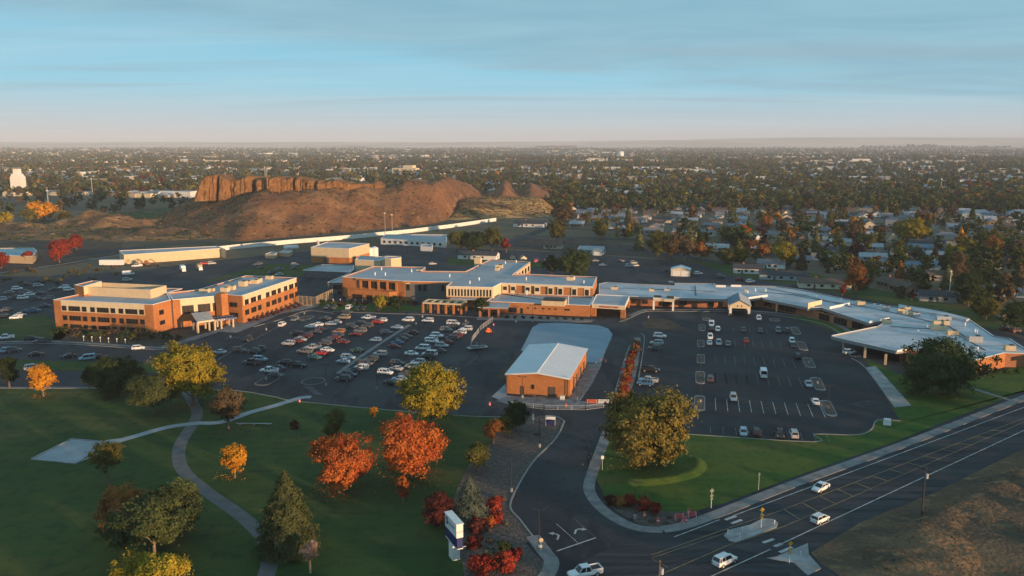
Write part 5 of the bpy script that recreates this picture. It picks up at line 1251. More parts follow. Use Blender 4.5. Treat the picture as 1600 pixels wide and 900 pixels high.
SPEC = {
 'sedan': dict(L=4.75, body=[(-2.36, .72, .42, .80), (-2.25, .84, .28, .98), (-1.5, .91, .24, 1.02), (-.2, .92, .22, .97), (.95, .91, .24, .95), (1.9, .86, .26, .80), (2.3, .74, .32, .66)], gh=(-1.75, 1.15, -1.05, .30, .94, 1.44), wx=1.42, wr=.33),
 'suv': dict(L=4.8, body=[(-2.38, .80, .45, .95), (-2.3, .90, .34, 1.10), (-1.2, .95, .30, 1.12), (.2, .95, .30, 1.10), (1.1, .94, .30, 1.08), (2.05, .90, .34, .98), (2.36, .80, .42, .80)], gh=(-2.22, 1.2, -1.95, .55, 1.08, 1.74), wx=1.45, wr=.37),
 'hatchback': dict(L=4.2, body=[(-2.08, .76, .42, .88), (-2.0, .86, .30, 1.02), (-1.0, .90, .26, 1.02), (.2, .90, .26, 1.0), (1.0, .89, .26, .97), (1.75, .85, .28, .84), (2.08, .74, .34, .70)], gh=(-1.95, 1.15, -1.6, .4, 1.0, 1.52), wx=1.28, wr=.32),
 'minivan': dict(L=5.1, body=[(-2.55, .82, .42, .95), (-2.45, .95, .30, 1.10), (-1.2, .98, .28, 1.12), (.4, .98, .28, 1.10), (1.5, .96, .30, 1.05), (2.3, .90, .32, .88), (2.55, .78, .38, .72)], gh=(-2.42, 1.75, -2.2, .95, 1.08, 1.82), wx=1.55, wr=.35),
 'van': dict(L=5.9, body=[(-2.95, .95, .45, 1.2), (-2.9, 1.0, .36, 1.32), (-1.2, 1.02, .34, 1.32), (1.2, 1.02, .34, 1.32), (2.1, 1.0, .34, 1.25), (2.8, .95, .36, 1.08), (2.95, .84, .42, .90)], gh=(-2.9, 2.1, -2.85, 1.45, 1.28, 2.45), wx=1.9, wr=.38),
 'pickup': dict(L=5.8, body=[(-2.88, .90, .48, 1.0), (-2.8, .96, .42, 1.02), (-.75, .98, .36, 1.05), (.3, .98, .36, 1.10), (1.3, .97, .36, 1.10), (2.5, .94, .40, 1.02), (2.88, .82, .46, .85)], gh=(-.80, 1.45, -.62, .80, 1.06, 1.84), wx=1.78, wr=.41)}
MESH = {}
for kn, s in SPEC.items():
    P0 = {}
    b = MB(); loft(b, s['body'])
    xr, xf, tr, tf, z0, z1 = s['gh']; wb, wt = .82 if kn != 'sedan' else .78, .66
    if kn in ('van', 'minivan'): wb, wt = .93, .80
    # roof panel, pillars
    b.box(((tr + tf) / 2, 0, z1 + .01), (tf - tr + .06, wt * 2 + .06, .09))
    for sy in (-1, 1):
        for (xb, xt) in ((xr, tr), (xf, tf)): b.tube([(xb, sy * wb * .985, z0), (xt, sy * wt * 1.0, z1)], .055, 4)
        xm = (xr + xf) / 2 - .1; xt_ = (tr + tf) / 2 - .05
        b.tube([(xm, sy * wb * 1.0, z0), (xt_, sy * wt * 1.015, z1)], .06, 4)
    if kn in ('suv', 'minivan'):
        for sy in (-1, 1): b.tube([(tr + .1, sy * .6, z1 + .10), (tf - .2, sy * .6, z1 + .10)], .03, 4)
        xt2 = tr + .45; b.tube([(xr + .55, wb, z0), (xt2, wt * 1.01, z1)], .08, 4); b.tube([(xr + .55, -wb, z0), (xt2, -wt * 1.01, z1)], .08, 4)
    if kn == 'van':
        b.box((-.8, 0, 1.87), (4.0, 1.92, 1.12), 0, 0, .96)
    if kn == 'pickup':
        for sy in (-1, 1): b.box((-1.85, sy * .90, 1.20), (2.0, .10, .36))
        b.box((-2.82, 0, 1.20), (.10, 1.8, .36))
    for sy in (-1, 1): b.box((xf - .25, sy * (.99 if kn != 'sedan' else .96), z0 + .08), (.18, .16, .13))
    P0['body'] = (b, 0)
    g = MB(); g.add([(xr, -wb, z0), (xf, -wb, z0), (xf + .05, 0, z0), (xf, wb, z0), (xr, wb, z0), (tr, -wt, z1), (tf, -wt, z1), (tf + .04, 0, z1), (tf, wt, z1), (tr, wt, z1)],
                    [(0, 1, 6, 5), (1, 2, 7, 6), (2, 3, 8, 7), (3, 4, 9, 8), (4, 0, 5, 9), (5, 6, 7, 8, 9)])
    P0['window_glass'] = (g, M_cglass)
    if kn == 'pickup':
        q = MB(); q.box((-1.85, 0, 1.075), (1.95, 1.72, .03)); P0['truck_bed'] = (q, M_dark)
    def wheel(): q = MB(); q.tube([(0, -.12, 0), (0, .12, 0)], s['wr'], 14, 0); q.tube([(0, -.13, 0), (0, .13, 0)], s['wr'] * .6, 10, 1); return q
    MESH[kn] = {}
    for pn, (bb, m_) in P0.items():
        o = bb.build(pn, m_ or PAINT['white'], None, smooth=False); MESH[kn][pn] = o.data; bpy.data.objects.remove(o)
    o = wheel().build('wheel', [M_tyre, M_rim]); MESH[kn]['wheel'] = o.data; bpy.data.objects.remove(o)
    fx, fw, _, fz = s['body'][-1]; rx, rw, _, rz_ = s['body'][0]
    q = MB(); q.box((0, 0, 0), (.14, .34, .15)); o = q.build('headlight', M_head); MESH[kn]['headlight'] = o.data; bpy.data.objects.remove(o)
    q = MB(); q.box((0, 0, 0), (.12, .24, .22)); o = q.build('tail_light', M_tail); MESH[kn]['tail_light'] = o.data; bpy.data.objects.remove(o)
def put(name, me, parent, loc=(0, 0, 0)):
    o = bpy.data.objects.new(name, me); COL.objects.link(o); o.parent = parent; o.location = loc; return o
PROTO = {}
def car_at(c, ang, kind, color, label, group):
    """copy of the vehicle of its kind, nose along angle ang"""
    s = SPEC[kind]
    if kind not in PROTO:
        t = thing({'pickup': 'pickup_truck', 'van': 'passenger_van', 'suv': 'parked_suv', 'sedan': 'parked_car', 'hatchback': 'parked_hatchback', 'minivan': 'parked_minivan'}[kind], label, 'car', c, group)
        for pn in ('body', 'window_glass', 'truck_bed'):
            if pn in MESH[kind]: put(pn, MESH[kind][pn], t)
        for sx in (-1, 1):
            for sy in (-1, 1): put('wheel', MESH[kind]['wheel'], t, (sx * s['wx'], sy * (s['body'][3][1] - .10), s['wr']))
        bf, br = s['body'][-2], s['body'][0]
        for sy in (-1, 1):
            put('headlight', MESH[kind]['headlight'], t, (bf[0] + .22, sy * bf[1] * .74, bf[3] - .16)); put('tail_light', MESH[kind]['tail_light'], t, (br[0] - .01, sy * br[1] * .86, br[3] - .10))
        PROTO[kind] = t
    else:
        t = copy_tree(PROTO[kind])
    t.location = c; t.rotation_euler = (0, 0, ang); tag(t, label, {'pickup': 'pickup truck', 'van': 'van'}.get(kind, 'car'), group)
    for ch in t.children:
        if ch.name.split('.')[0] == 'body': ch.material_slots[0].link = 'OBJECT'; ch.material_slots[0].material = PAINT[color]
    return t
AU, AV = along((0, 0), U), along((0, 0), V)
ROAD = along(G(1100, 845), G(1500, 670))
K = {'s': 'sedan', 'u': 'suv', 'h': 'hatchback', 'm': 'minivan', 'v': 'van', 'p': 'pickup'}
CC = {'w': 'white', 's': 'silver', 'g': 'gray', 'd': 'dark gray', 'k': 'black', 'B': 'dark blue', 'l': 'light blue', 'b': 'blue', 'r': 'red', 'R': 'dark red', 'o': 'orange', 'G': 'dark green', 't': 'teal', 'T': 'tan', 'p': 'pink', 'm': 'maroon'}
def z1(L_): return [(330 + x / 6, 470 + y / 6, a) for x, y, a in L_]
def z2(L_): return [(530 + x / 6, 470 + y / 6, a) for x, y, a in L_]
ROWS = [
 ("group beside the tall yellow green tree", 'u', 2, z1([(80, 495, 'ss'), (265, 478, 'du'), (400, 490, 'du'), (455, 468, 'du'), (380, 595, 'dp'), (458, 565, 'lu')])),
 ("near left corner of the packed lot", 'u', 3, z1([(545, 672, 'wp'), (610, 712, 'ds'), (632, 648, 'Bs'), (690, 600, 'ku'), (812, 622, 'kp'), ])),
 ("middle of the packed lot's first row", 'u', 1, z1([(725, 415, 'su'), (795, 390, 'Rs'), (838, 375, 'ss'), (893, 345, 'mu'), (800, 322, 'ku')])),
 ("far end of the packed lot's first row", 'u', 2, z1([(935, 253, 'ws'), (995, 235, 'ws'), (982, 305, 'ds'), (1032, 280, 'ms'), (1125, 230, 'ss'), (1168, 213, 'ss'), (1070, 178, 'ds')])),
 ("packed lot's second slanting row", 'u', 3, z1([(970, 542, 'ts'), (1035, 505, 'rs'), (880, 490, 'gp'), (955, 455, 'sp'), (1090, 475, 'ws'), (1070, 410, 'ds'), (1095, 378, 'ds'), (1150, 355, 'Rs'), (1192, 330, 'Bs'), (1200, 305, 'ou')]) + z2([(40, 395, 'Rs')])),
 ("packed lot's third slanting row", 'u', 1, z2([(150, 325, 'Rs'), (200, 295, 'gu'), (120, 255, 'du'), (188, 228, 'du'), (262, 248, 'du'), (275, 175, 'wp'), (360, 210, 'rs'), (400, 195, 'wh')])),
 ("row left of the packed lot's strip", 'u', 2, z2([(40, 582, 'ls'), (82, 548, 'lu'), (172, 478, 'Gs'), (342, 382, 'lh'), (440, 312, 'Bu'), (540, 262, 'ls'), (645, 193, 'wu')])),
 ("row right of the packed lot's strip", 'u', 2, z2([(40, 748, 'du'), (95, 710, 'du'), (142, 665, 'ds'), (205, 645, 'wu'), (248, 605, 'du'), (305, 565, 'du'), (385, 515, 'su'), (520, 442, 'Rs'), (545, 405, 'bs'), (590, 372, 'ds'), (630, 345, 'ds'), (690, 312, 'ms')])),
 ("near part of the packed lot's fourth row", 'u', 3, z2([(490, 788, 'ks'), (565, 748, 'ls'), (630, 702, 'ds'), (432, 690, 'wu'), (530, 652, 'ss'), (545, 602, 'du'), (685, 632, 'wu'), (742, 592, 'su')])),
 ("middle of the packed lot's fourth row", 'u', 1, z2([(680, 510, 'ws'), (825, 540, 'ku'), (850, 512, 'wm'), (785, 458, 'wm'), (940, 485, 'ds'), (962, 435, 'su')])),
 ("far part of the packed lot's fourth row", 'u', 2, z2([(870, 392, 'wu'), (862, 370, 'wu'), (918, 342, 'wu'), (1012, 402, 'Rs'), (1055, 368, 'du'), (1092, 342, 'Ru'), (1132, 312, 'wu'), (1195, 278, 'wu'), (1003, 285, 'gu'), (1060, 258, 'du'), (1068, 225, 'wm')])),
 ("nose-in line before the hospital", 'v', 0, [(511.6, 482, 'ds'), (522.5, 482, 'ds'), (546, 482.5, 'wu'), (559, 484, 'ks'), (568.5, 484, 'ks'), (591, 484.5, 'ks')]),
 ('loose group near the brick pergola', 'u', 1, [(542.5, 489.5, 'ds'), (537.5, 498, 'Tm'), (668.5, 503.5, 'wu')]),
 ("drive before the right wing windows", 'd', 0, [(441, 509.5, 'wu'), (461, 501, 'gu'), (387.5, 532.5, 'ku')]),
 ("kerb row below the long offices", 'x', 0, [(9, 530, 'wp'), (50, 532, 'ku'), (66, 535.5, 'dp'), (7, 551, 'lu'), (22, 550, 'du'), (57, 556, 'ks'), (107, 559, 'ks'), (137, 562, 'lm'), (156, 560, 'ks'), (51, 577.5, 'su')]),
 ("lot left of the long offices", 'x', 0, [(36, 467.5, 'wu'), (46, 462, 'ws'), (23, 467, 'du'), (55, 468.5, 'du'), (76, 468.5, 'gu'), (40, 459, 'gp'), (9, 486, 'ds'), (52, 488, 'bp'), (40, 489, 'ds'), (25, 498, 'ws'), (32, 494, 'ss'), (5, 496, 'ks'), (84, 454, 'ds'), (14, 459, 'gs'), (27, 453, 'wu'), (61, 460, 'ds'), (2, 470, 'su'), (72, 480, 'Bs'), (60, 448, 'su'), (40, 446, 'ds'), (100, 451, 'wu'), (108, 454.5, 'wu')]),
 ("side road by the planting bed", 'q', 0, [(216, 546, 'wh')]),
 ("yard behind the brick offices", 'x', 0, [(200.5, 430, 'wv'), (199, 439, 'su'), (320, 413.5, 'rp'), (331, 413, 'su'), (401, 415, 'ds'), (408, 420, 'ds'), (437, 422, 'gs'), (461, 415.5, 'su'), (459, 421, 'ds'), (424, 428, 'du'), (436, 430.5, 'ss'), (404, 413.5, 'ds'), (214, 417, 'wp')]),
 ('lane behind the two storey hospital', 'q', 0, [(676, 413.5, 'ss'), (839.5, 409.5, 'pu'), (855.5, 410.5, 'wu'), (857, 421, 'su'), (942, 416, 'ss'), (983, 417, 'su'), (992, 416.5, 'su'), (990, 412, 'gu'), (930, 408.5, 'ds'), (970, 409, 'ds')]),
 ("street behind the low wing", 'q', 0, [(1040.6, 425, 'ds'), (1090.6, 429, 'wu'), (1126, 433, 'gu'), (1156, 438.5, 'Ru'), (1172.5, 441.5, 'wu'), (1049, 445, 'bu'), (1571, 516, 'mu'), (1586, 519, 'mu')]),
 ("bays beside the red hedge", 'u', 1, [(1031, 527.5, 'wu'), (1026, 538.5, 'su'), (1023.5, 547, 'du'), (1016.5, 580.5, 'kp'), (1013, 597.5, 'sp'), (1008, 602, 'bu')]),
 ("bays next to the left islands", 'v', 0, [(1111.5, 509, 'wm'), (1112, 516, 'ks'), (1121.5, 517, 'wh'), (1109.5, 529, 'wu'), (1108.5, 538, 'ws'), (1123, 538.5, 'su'), (1137.5, 540, 'gs'), (1109.5, 595, 'du')]),
 ('far middle bays of the right lot', 'v', 0, [(1185.5, 500, 'wu'), (1161.5, 518, 'ds'), (1188, 519, 'ds'), (1216, 519, 'gu'), (1229, 519, 'du'), (1165, 534, 'Rs'), (1237.5, 536, 'wu'), (1239, 542, 'ks'), (1246, 560, 'ku')]),
 ('open middle of the right lot', 'v', 0, [(1192.6, 588, 'wv'), (1145.6, 625, 'su'), (1263, 603, 'ss'), (1273.5, 630.5, 'ws')]),
 ("front row along the lawn", 'v', 0, [(1161.5, 679, 'lh'), (1181, 679, 'ku'), (1217.5, 681, 'kp'), (1240, 682, 'su')]),
 ('shade of the far canopy', 'q', 0, [(1327, 553, 'wu')]),
]
rnd = random.Random(3)
CARPOS = []
for rn, hd, fl, L_ in ROWS:
    cnt = {}
    L2 = sorted(L_, key=lambda a: -a[1])
    for i, (x, y, a) in enumerate(L2):
        c = G(x, y); col, kd = CC[a[0]], K[a[1]]
        if hd == 'u': ang = AU + (math.pi if (i * 7 + fl) % 3 else 0)
        elif hd == 'v': ang = AV + (math.pi if i % 3 else 0)
        elif hd == 'd': ang = along(G(340, 563), G(437, 510)) + (math.pi if i != 1 else 0)
        elif hd == 'x': ang = R(28) + (math.pi if i % 2 else 0)
        else: ang = R(20)
        ang += rnd.uniform(-.03, .03)
        key = (col, kd); cnt[key] = cnt.get(key, 0) + 1
        tot = sum(1 for q in L_ if CC[q[2][0]] == col and K[q[2][1]] == kd)
        kw = {'suv': 'SUV', 'pickup': 'pickup truck'}.get(kd, kd)
        lab = f'{col} {kw} in the {rn}' if tot == 1 else f"{col} {kw}, {ordn(cnt[key])} nearest such in the {rn}"
        if len(L_) == 1: lab = f'{col} {kw} alone in the {rn}'
        o = car_at(c, ang, kd, col, lab, 'vehicles parked on the campus')
        CARPOS.append(c)
car_at(G(1282, 765.5), ROAD + math.pi + .05, 'sedan', 'white', 'white sedan on the far lane of the main road', 'vehicles on the main road')
car_at(G(1281, 815), ROAD, 'hatchback', 'white', 'white hatchback on the near lane of the main road between the lane lines', 'vehicles on the main road')
car_at(G(1132, 881), ROAD - .02, 'suv', 'white', 'white SUV driving on the main road near the bottom edge', 'vehicles on the main road')
car_at(G(914, 900), along(G(940, 893), G(890, 903)) , 'pickup', 'white', 'white crew cab pickup turning at the mouth of the entrance drive', 'vehicles on the main road')
# box trucks and trailers in the yard
def boxtruck(x, y, ang, col, label, l=5.5):
    t = thing('box_truck', label, 'truck', G(x, y), 'box trucks in the yard', ang)
    b = MB(); b.box((-.6, 0, 2.0), (l, 2.3, 2.5)); b.build('cargo_box', col, t, local=True)
    b = MB(); b.box((l / 2 + .4, 0, 1.3), (1.7, 2.0, 1.7), 0, 0, .85); b.build('cab', M_wpaint, t, local=True)
    for sx in (-l / 2 + .4, l / 2 + .3):
        for sy in (-1, 1): b = MB(); b.tube([(sx, sy * 1.0 - .13, .45), (sx, sy * 1.0 + .13, .45)], .45, 10); b.build('wheel', M_tyre, t, local=True)
boxtruck(286, 424, R(-60), M_wpaint, 'white box truck standing in the yard behind the brick offices')
boxtruck(312, 422, R(-60), M_tan, 'drab tan box truck right of the white box truck in the yard')
t = thing('trailer', 'white cargo trailer left of the long cream maintenance building', 'trailer', G(175, 415.5), None, R(3))
b = MB(); b.box((0, 0, 2.1), (13, 2.6, 2.9)); b.build('cargo_box', M_wpaint, t, local=True)
for sx in (-5, -3.9, 4.5):
    for sy in (-1, 1): b = MB(); b.tube([(sx, sy * 1.1 - .13, .5), (sx, sy * 1.1 + .13, .5)], .5, 10); b.build('wheel', M_tyre, t, local=True)
t = thing('tractor', 'rusty brown loader with raised arms before the cream maintenance building', 'tractor', G(230, 416), None, R(10))
M_rusty = mat('rusty_steel', (.22, .10, .05), .8, .3, 1)
b = MB(); b.box((0, 0, 1.5), (4, 1.8, 1.4), 0, 0, .8); b.box((-.6, 0, 2.7), (1.5, 1.5, 1.3), 0, 0, .9); b.build('body', M_rusty, t, local=True)
b = MB()
for sy in (-.8, .8): b.tube([(-.5, sy, 2), (2, sy, 4.2), (4.5, sy, 2.2), (5.6, sy, .8)], .16, 5); b.tube([(-2, sy, 1.6), (-4.5, sy, 4.0), (-6, sy, 1.2)], .16, 5)
b.box((5.8, 0, .7), (1, 2.3, 1)); b.build('loader_arm', M_rusty, t, local=True)
for sx, r_ in ((-1.3, .8), (1.5, .55)):
    for sy in (-1, 1): b = MB(); b.tube([(sx, sy * 1.0 - .2, r_), (sx, sy * 1.0 + .2, r_)], r_, 12); b.build('wheel', M_tyre, t, local=True)

# ================================================================ lamps, poles, signs
def lamp(x, y, hgt, label, base=True, head=2, ang=None):
    c = G(x, y); t = thing('lamp_post', label, 'lamp post', c, 'lamp posts in the car parks and on the drive')
    if base: b = MB(); b.cyl((0, 0, 0), .32, .9, 12); b.build('concrete_base', M_conc, t, local=True)
    b = MB(); b.tube([(0, 0, .1), (0, 0, hgt)], [.09, .055], 8); b.build('pole', M_dark, t, local=True)
    for s_ in ((-1, 1) if head == 2 else (1,)):
        b = MB(); v = U * s_; b.tube([(0, 0, hgt - .1), (v.x * .5, v.y * .5, hgt)], .03, 4); b.box((v.x * .8, v.y * .8, hgt), (.75, .36, .12), -GA); b.build('lamp_head', M_dark, t, local=True)
lampl = [(843, 699, 'third lamp post up the entrance drive, on the gravel bed'), (799, 769, 'second lamp post up the entrance drive, at the sharp kerb corner'), (842, 858, 'nearest lamp post at the foot of the entrance drive beside the stop sign'), (992, 811, 'lamp post in the corner gravel bed with red shrubs'),
 (415.8, 594, 'lamp post at the near end of the packed lot beside the white pickup'), (509.7, 603, 'lamp post on the rounded island at the near end of the paved strip'), (589, 609, 'lamp post left of the tall yellow green tree on the car park edge'), (416, 516, 'lamp post on the line beside the drive near the blue arbour'), (475.5, 491.5, 'lamp post on the small oval island near the right wing'),
 (650, 508, 'lamp post at the far end of the paved strip'), (660, 496, 'lamp post in front of the brick pergola'), (727.5, 503, 'lamp post at the far end of the fourth row'), (1013, 497, 'lamp post on the island near the emergency canopy'), (806, 504, 'lamp post at the far edge of the bare asphalt yard'), (832, 503, 'lamp post behind the far corner of the concrete slab'),
 (1094, 629, 'lamp post on the nearest left island of the right lot'), (1094, 590, 'lamp post on the second nearest left island of the right lot'), (1095, 561, 'lamp post on the third nearest left island of the right lot'), (1096, 514, 'lamp post on the farthest left island of the right lot'), (1293.5, 639, 'lamp post on the nearest right island of the right lot'), (1277, 600, 'lamp post on the second nearest right island of the right lot'),
 (1264, 568, 'lamp post on the third nearest right island of the right lot'), (360, 528, 'lamp post beside the crosswalk before the brick offices'), (745, 538, 'lamp post inside the mesh fenced yard'), (901, 626, 'lamp post at the right corner of the orange shed'), (1139, 491, 'lamp post left of the gabled porte cochere')]
for x, y, l in lampl: lamp(x, y, 7.4 if y > 690 else 6.5, l, True)
lamp(816, 622, 6.2, 'lamp post in front of the door of the orange shed')
rnd = random.Random(2)
for i in range(12): # low path lights along the planting
    if i < 6: x, y, wd = 131 + i * 13, 533 + i * 1.0, 'in front of the long brick building'
    else: x, y, wd = 509 + (i - 6) * 11.5, 474, 'along the lawn before the hospital'
    t = thing('path_light', f'short white path light, {ordn(i % 6 + 1)} from the left {wd}', 'path light', G(x, y), 'short white path lights')
    b = MB(); b.cyl((0, 0, 0), .06, 1.6, 6); b.build('post', M_wpaint, t, local=True); b = MB(); b.cyl((0, 0, 1.6), .24, .35, 8); b.build('lamp_head', M_wpaint, t, local=True)
def signpost(name, x, y, h_, label, cat, panels, pole=None, group=None, rz=None):
    t = thing(name, label, cat, G(x, y), group); b = MB(); b.cyl((0, 0, 0), .06, h_, 6); b.build('post', pole or M_metal, t, local=True)
    for pn, z, w_, hh, m_, shape in panels:
        b = MB()
        if shape == 'dia': b.add([(-w_, -.09, z), (0, -.09, z - w_), (w_, -.09, z), (0, -.09, z + w_), (-w_, -.05, z), (0, -.05, z - w_), (w_, -.05, z), (0, -.05, z + w_)], [(0, 1, 2, 3), (7, 6, 5, 4), (0, 4, 5, 1), (1, 5, 6, 2), (2, 6, 7, 3), (3, 7, 4, 0)])
        elif shape == 'round': b.tube([(0, -.10, z), (0, -.05, z)], w_, 8 if hh else 14)
        else: b.box((0, -.08, z), (w_, .05, hh))
        b.build(pn, m_, t, local=True)
    if rz: t.rotation_euler.z = rz
    return t
M_ysign = mat('yellow_sign', (.62, .34, .02), .5, .05)
signpost('stop_sign', 845, 866, 2.9, 'stop sign seen from its pale back beside the nearest lamp post', 'stop sign', [('sign_panel', 2.6, .42, 1, M_tan2, 'round'), ('street_plate', 1.5, .4, .5, M_wpaint, 'box')], rz=.3)
for x, y, l in ((1189, 825, 'yellow crosswalk warning sign standing on the median island'), (1233, 880, 'yellow crosswalk warning sign standing on the near corner island'), (1111, 794, 'green backed crosswalk sign cluster beside the far sidewalk')):
    m_ = M_ysign if 'yellow' in l else mat('green_backed_sign', (.16, .20, .15), .6, .05)
    signpost('crosswalk_sign', x, y, 4.2, l, 'road sign', [('sign_panel', 3.6, .52, 0, m_, 'dia'), ('sign_panel', 2.6, .7, .35, m_, 'box'), ('beacon', 4.15, .5, .16, M_dark, 'box'), ('sign_panel', 2.0, .5, .5, m_, 'box')], M_wpaint, rz=.35)
signpost('road_sign', 941, 735, 3.3, 'small white sign on a green post beside the drive sidewalk', 'road sign', [('sign_panel', 3.0, .6, .75, M_wpaint, 'box')])
signpost('road_sign', 1185, 766, 3.8, 'thin green post with plate on the lawn edge along the main road', 'road sign', [('sign_panel', 3.5, .4, .5, mat('green_backed_sign', (0, 0, 0)), 'box')])
for i, (x, y) in enumerate(sorted(((1160, 832), (1137, 836), (1210, 821), (1251, 870), (1156, 842)))): signpost('marker_post', x, y, 1.1, f'short white delineator post, {ordn(i + 1)} from the left around the crosswalk islands', 'marker post', [('reflector', .95, .16, .25, M_wpaint, 'box')], M_wpaint, 'delineator posts')
signpost('utility_sign', 833, 662, 2.6, 'narrow pale banner post left of the blue wayfinding sign', 'sign', [('banner', 1.8, .5, 1.5, M_wpaint, 'box')])
t = thing('wayfinding_sign', 'low wayfinding sign with dark blue panel and white header at the top of the drive', 'sign', G(860, 665), None, -.1)
b = MB(); b.box((0, 0, .9), (2.3, .3, 1.5)); b.build('panel', mat('navy_panel', (.02, .03, .12), .5, .05), t, local=True); b = MB(); b.box((0, 0, 1.98), (2.5, .45, .65)); b.build('header', M_wpaint, t, local=True)
b = MB(); b.box((-1.15, 0, 1.0), (.12, .36, 2.0)); b.box((1.15, 0, 1.0), (.12, .36, 2.0)); b.build('frame', M_metal, t, local=True)
# monument sign
a0, a1_ = G(692.5, 866), G(712, 883); sg_ang = math.atan2((G(692, 835, 4) - G(715, 855, 4)).y, (G(692, 835, 4) - G(715, 855, 4)).x)
mc = G(710, 872)
t = thing('monument_sign', 'tall white monument sign with dark blue display panel beside the maroon plum tree', 'sign', mc)
d = Vector((.42, -.907, 0)); d.normalize(); ang = math.atan2(d.y, d.x)
def mbx(z0, z1, l, w_, nm, m_, off=0, par=t):
    b = MB(); b.box((mc.x - d.x * off, mc.y - d.y * off, (z0 + z1) / 2), (l, w_, z1 - z0), ang); return b.build(nm, m_, par)
mbx(0, 3.0, 1.9, 1.3, 'pedestal', M_wpaint)
cab = mbx(4.9, 7.3, 5.4, 1.2, 'cabinet', M_wpaint, .0); mbx(3.0, 4.9, 5.3, 1.0, 'display_panel', mat('navy_panel', ()) if False else MATS['navy_panel'], .0)
mbx(7.3, 7.42, 5.6, 1.4, 'cap', M_coping); mbx(2.85, 3.0, 5.4, 1.1, 'lower_trim', M_wpaint)
nrm = Vector((d.y, -d.x, 0))
if nrm.dot(-mc) < 0: nrm = -nrm
b = MB(); p = mc - d * 1.75 + nrm * .66; b.box((p.x, p.y, 6.3), (.85, .06, 1.2), ang); lg = b.build('logo', MATS['navy_panel'], cab)
b = MB(); p = p + nrm * .04; b.box((p.x, p.y, 6.3), (.16, .05, .8), ang); b.box((p.x, p.y, 6.3), (.5, .05, .16), ang); b.build('cross', M_wpaint, lg)
p = mc + d * .45 + nrm * .67
tang = ang if nrm.dot(Vector((math.sin(ang), -math.cos(ang), 0))) > 0 else ang + math.pi
text_obj('HOSPITAL', .62, (p.x, p.y, 6.3), tang, M_metal, cab)
b = MB(); p = mc + d * 1.6; b.tube([(p.x, p.y, 2.6), (p.x + 1.4, p.y - .2, 3.0)], .08, 5); b.build('floodlight', M_coping, t)
# utility poles and their wires
def upole(x, y, h_, label, col=M_bark, arm=2.6, rz=.5, extra=True):
    c = G(x, y); t = thing('utility_pole', label, 'utility pole', c); b = MB(); b.tube([(0, 0, 0), (0, 0, h_)], [.19, .12], 8); b.build('pole', col, t, local=True)
    b = MB(); b.box((0, 0, h_ - .5), (arm, .12, .14), rz); b.build('crossarm', col, t, local=True)
    if extra: b = MB(); b.cyl((.35, 0, h_ - 2.2), .28, .9, 10); b.build('transformer', M_metal, t, local=True)
    return c
pr = upole(1440, 804, 9.5, 'dark wooden utility pole at the edge of the dry field right of the main road', M_dark, 2.8, ROAD + 1.57)
pl = upole(1028, 968, 9.5, 'reddish wooden utility pole at the bottom edge by the entrance drive', M_bark, 2.8, ROAD + 1.57)
dR = (pr - pl).normalized(); nR = Vector((-dR.y, dR.x, 0)); t = thing('power_lines', 'thin pale power lines running above the main road between the wooden poles', 'power lines', pl + Vector((0, 0, 9)))
for o_ in (-1.3, -.2, 1.3):
    for A, B in ((pl, pr), (pl - dR * 70, pl), (pr, pr + (pr - pl))):
        pts = [A + (B - A) * (k / 14) + nR * o_ + Vector((0, 0, 9.05 - 1.3 * 4 * (k / 14) * (1 - k / 14))) for k in range(15)]
        b = MB(); b.tube(pts, .022, 3); b.build('wire', M_dark, t)
upole(1483, 462, 12, 'white utility pole among the trees behind the right end of the roof', M_wpaint, 2.2, .5)
for x, y, h_, l in ((602, 368, 13, 'tall floodlight mast at the foot of the bare hill above the white wall'), (545, 333, 11, 'slim floodlight mast on the face of the bare hill'), (613, 366, 11, 'thinner pole right of the tall floodlight mast')):
    t = thing('light_mast', l, 'light mast', G(x, y)); b = MB(); b.tube([(0, 0, 0), (0, 0, h_ + 4)], [.18, .12], 6); b.build('pole', M_metal, t, local=True); b = MB(); b.box((0, 0, h_ + 4), (1.4, .3, .6)); b.build('floodlight', M_wpaint, t, local=True)
# construction clutter
M_orange = mat('safety_orange', (.72, .13, .03), .6, .05); M_pink = mat('safety_red', (.65, .09, .10), .6, .05)
def barrel(x, y, label, m_=M_orange, h_=1.05, group='traffic barrels and cones'):
    t = thing('traffic_barrel', label, 'traffic barrel', G(x, y), group)
    b = MB(); b.tube([(0, 0, 0), (0, 0, .08)], .36, 10); b.build('base', M_dark, t, local=True)
    b = MB(); b.tube([(0, 0, .08), (0, 0, h_)], [.3, .2], 10); r_ = b.build('drum', m_, t, local=True)
    b = MB(); b.tube([(0, 0, .45), (0, 0, .6)], [.275, .262], 10); b.build('reflective_band', M_wpaint, r_, local=True)
for x, y, l, m_ in ((884, 636, 'orange barrel before the right corner of the orange shed', M_orange), (1072, 816, 'red barrel at the left end of the sidewalk works', M_pink), (1028, 817, 'red cone at the tip of the corner gravel bed', M_pink), (1007, 808, 'orange barrel in the corner gravel bed', M_orange), (1076, 803, 'red barrel on the lawn edge behind the sidewalk works', M_pink),
                    (468, 629, 'small orange bollard at the path end by the crosswalk', M_orange), (765, 634, 'red cone left of the orange shed', M_pink), (938, 566, 'red barrel on the drive beside the slab', M_pink), (946, 567, 'second red barrel on the drive beside the slab', M_pink), (771, 509, 'red cone at the far end of the mesh fence', M_pink)):
    barrel(x, y, l, m_)
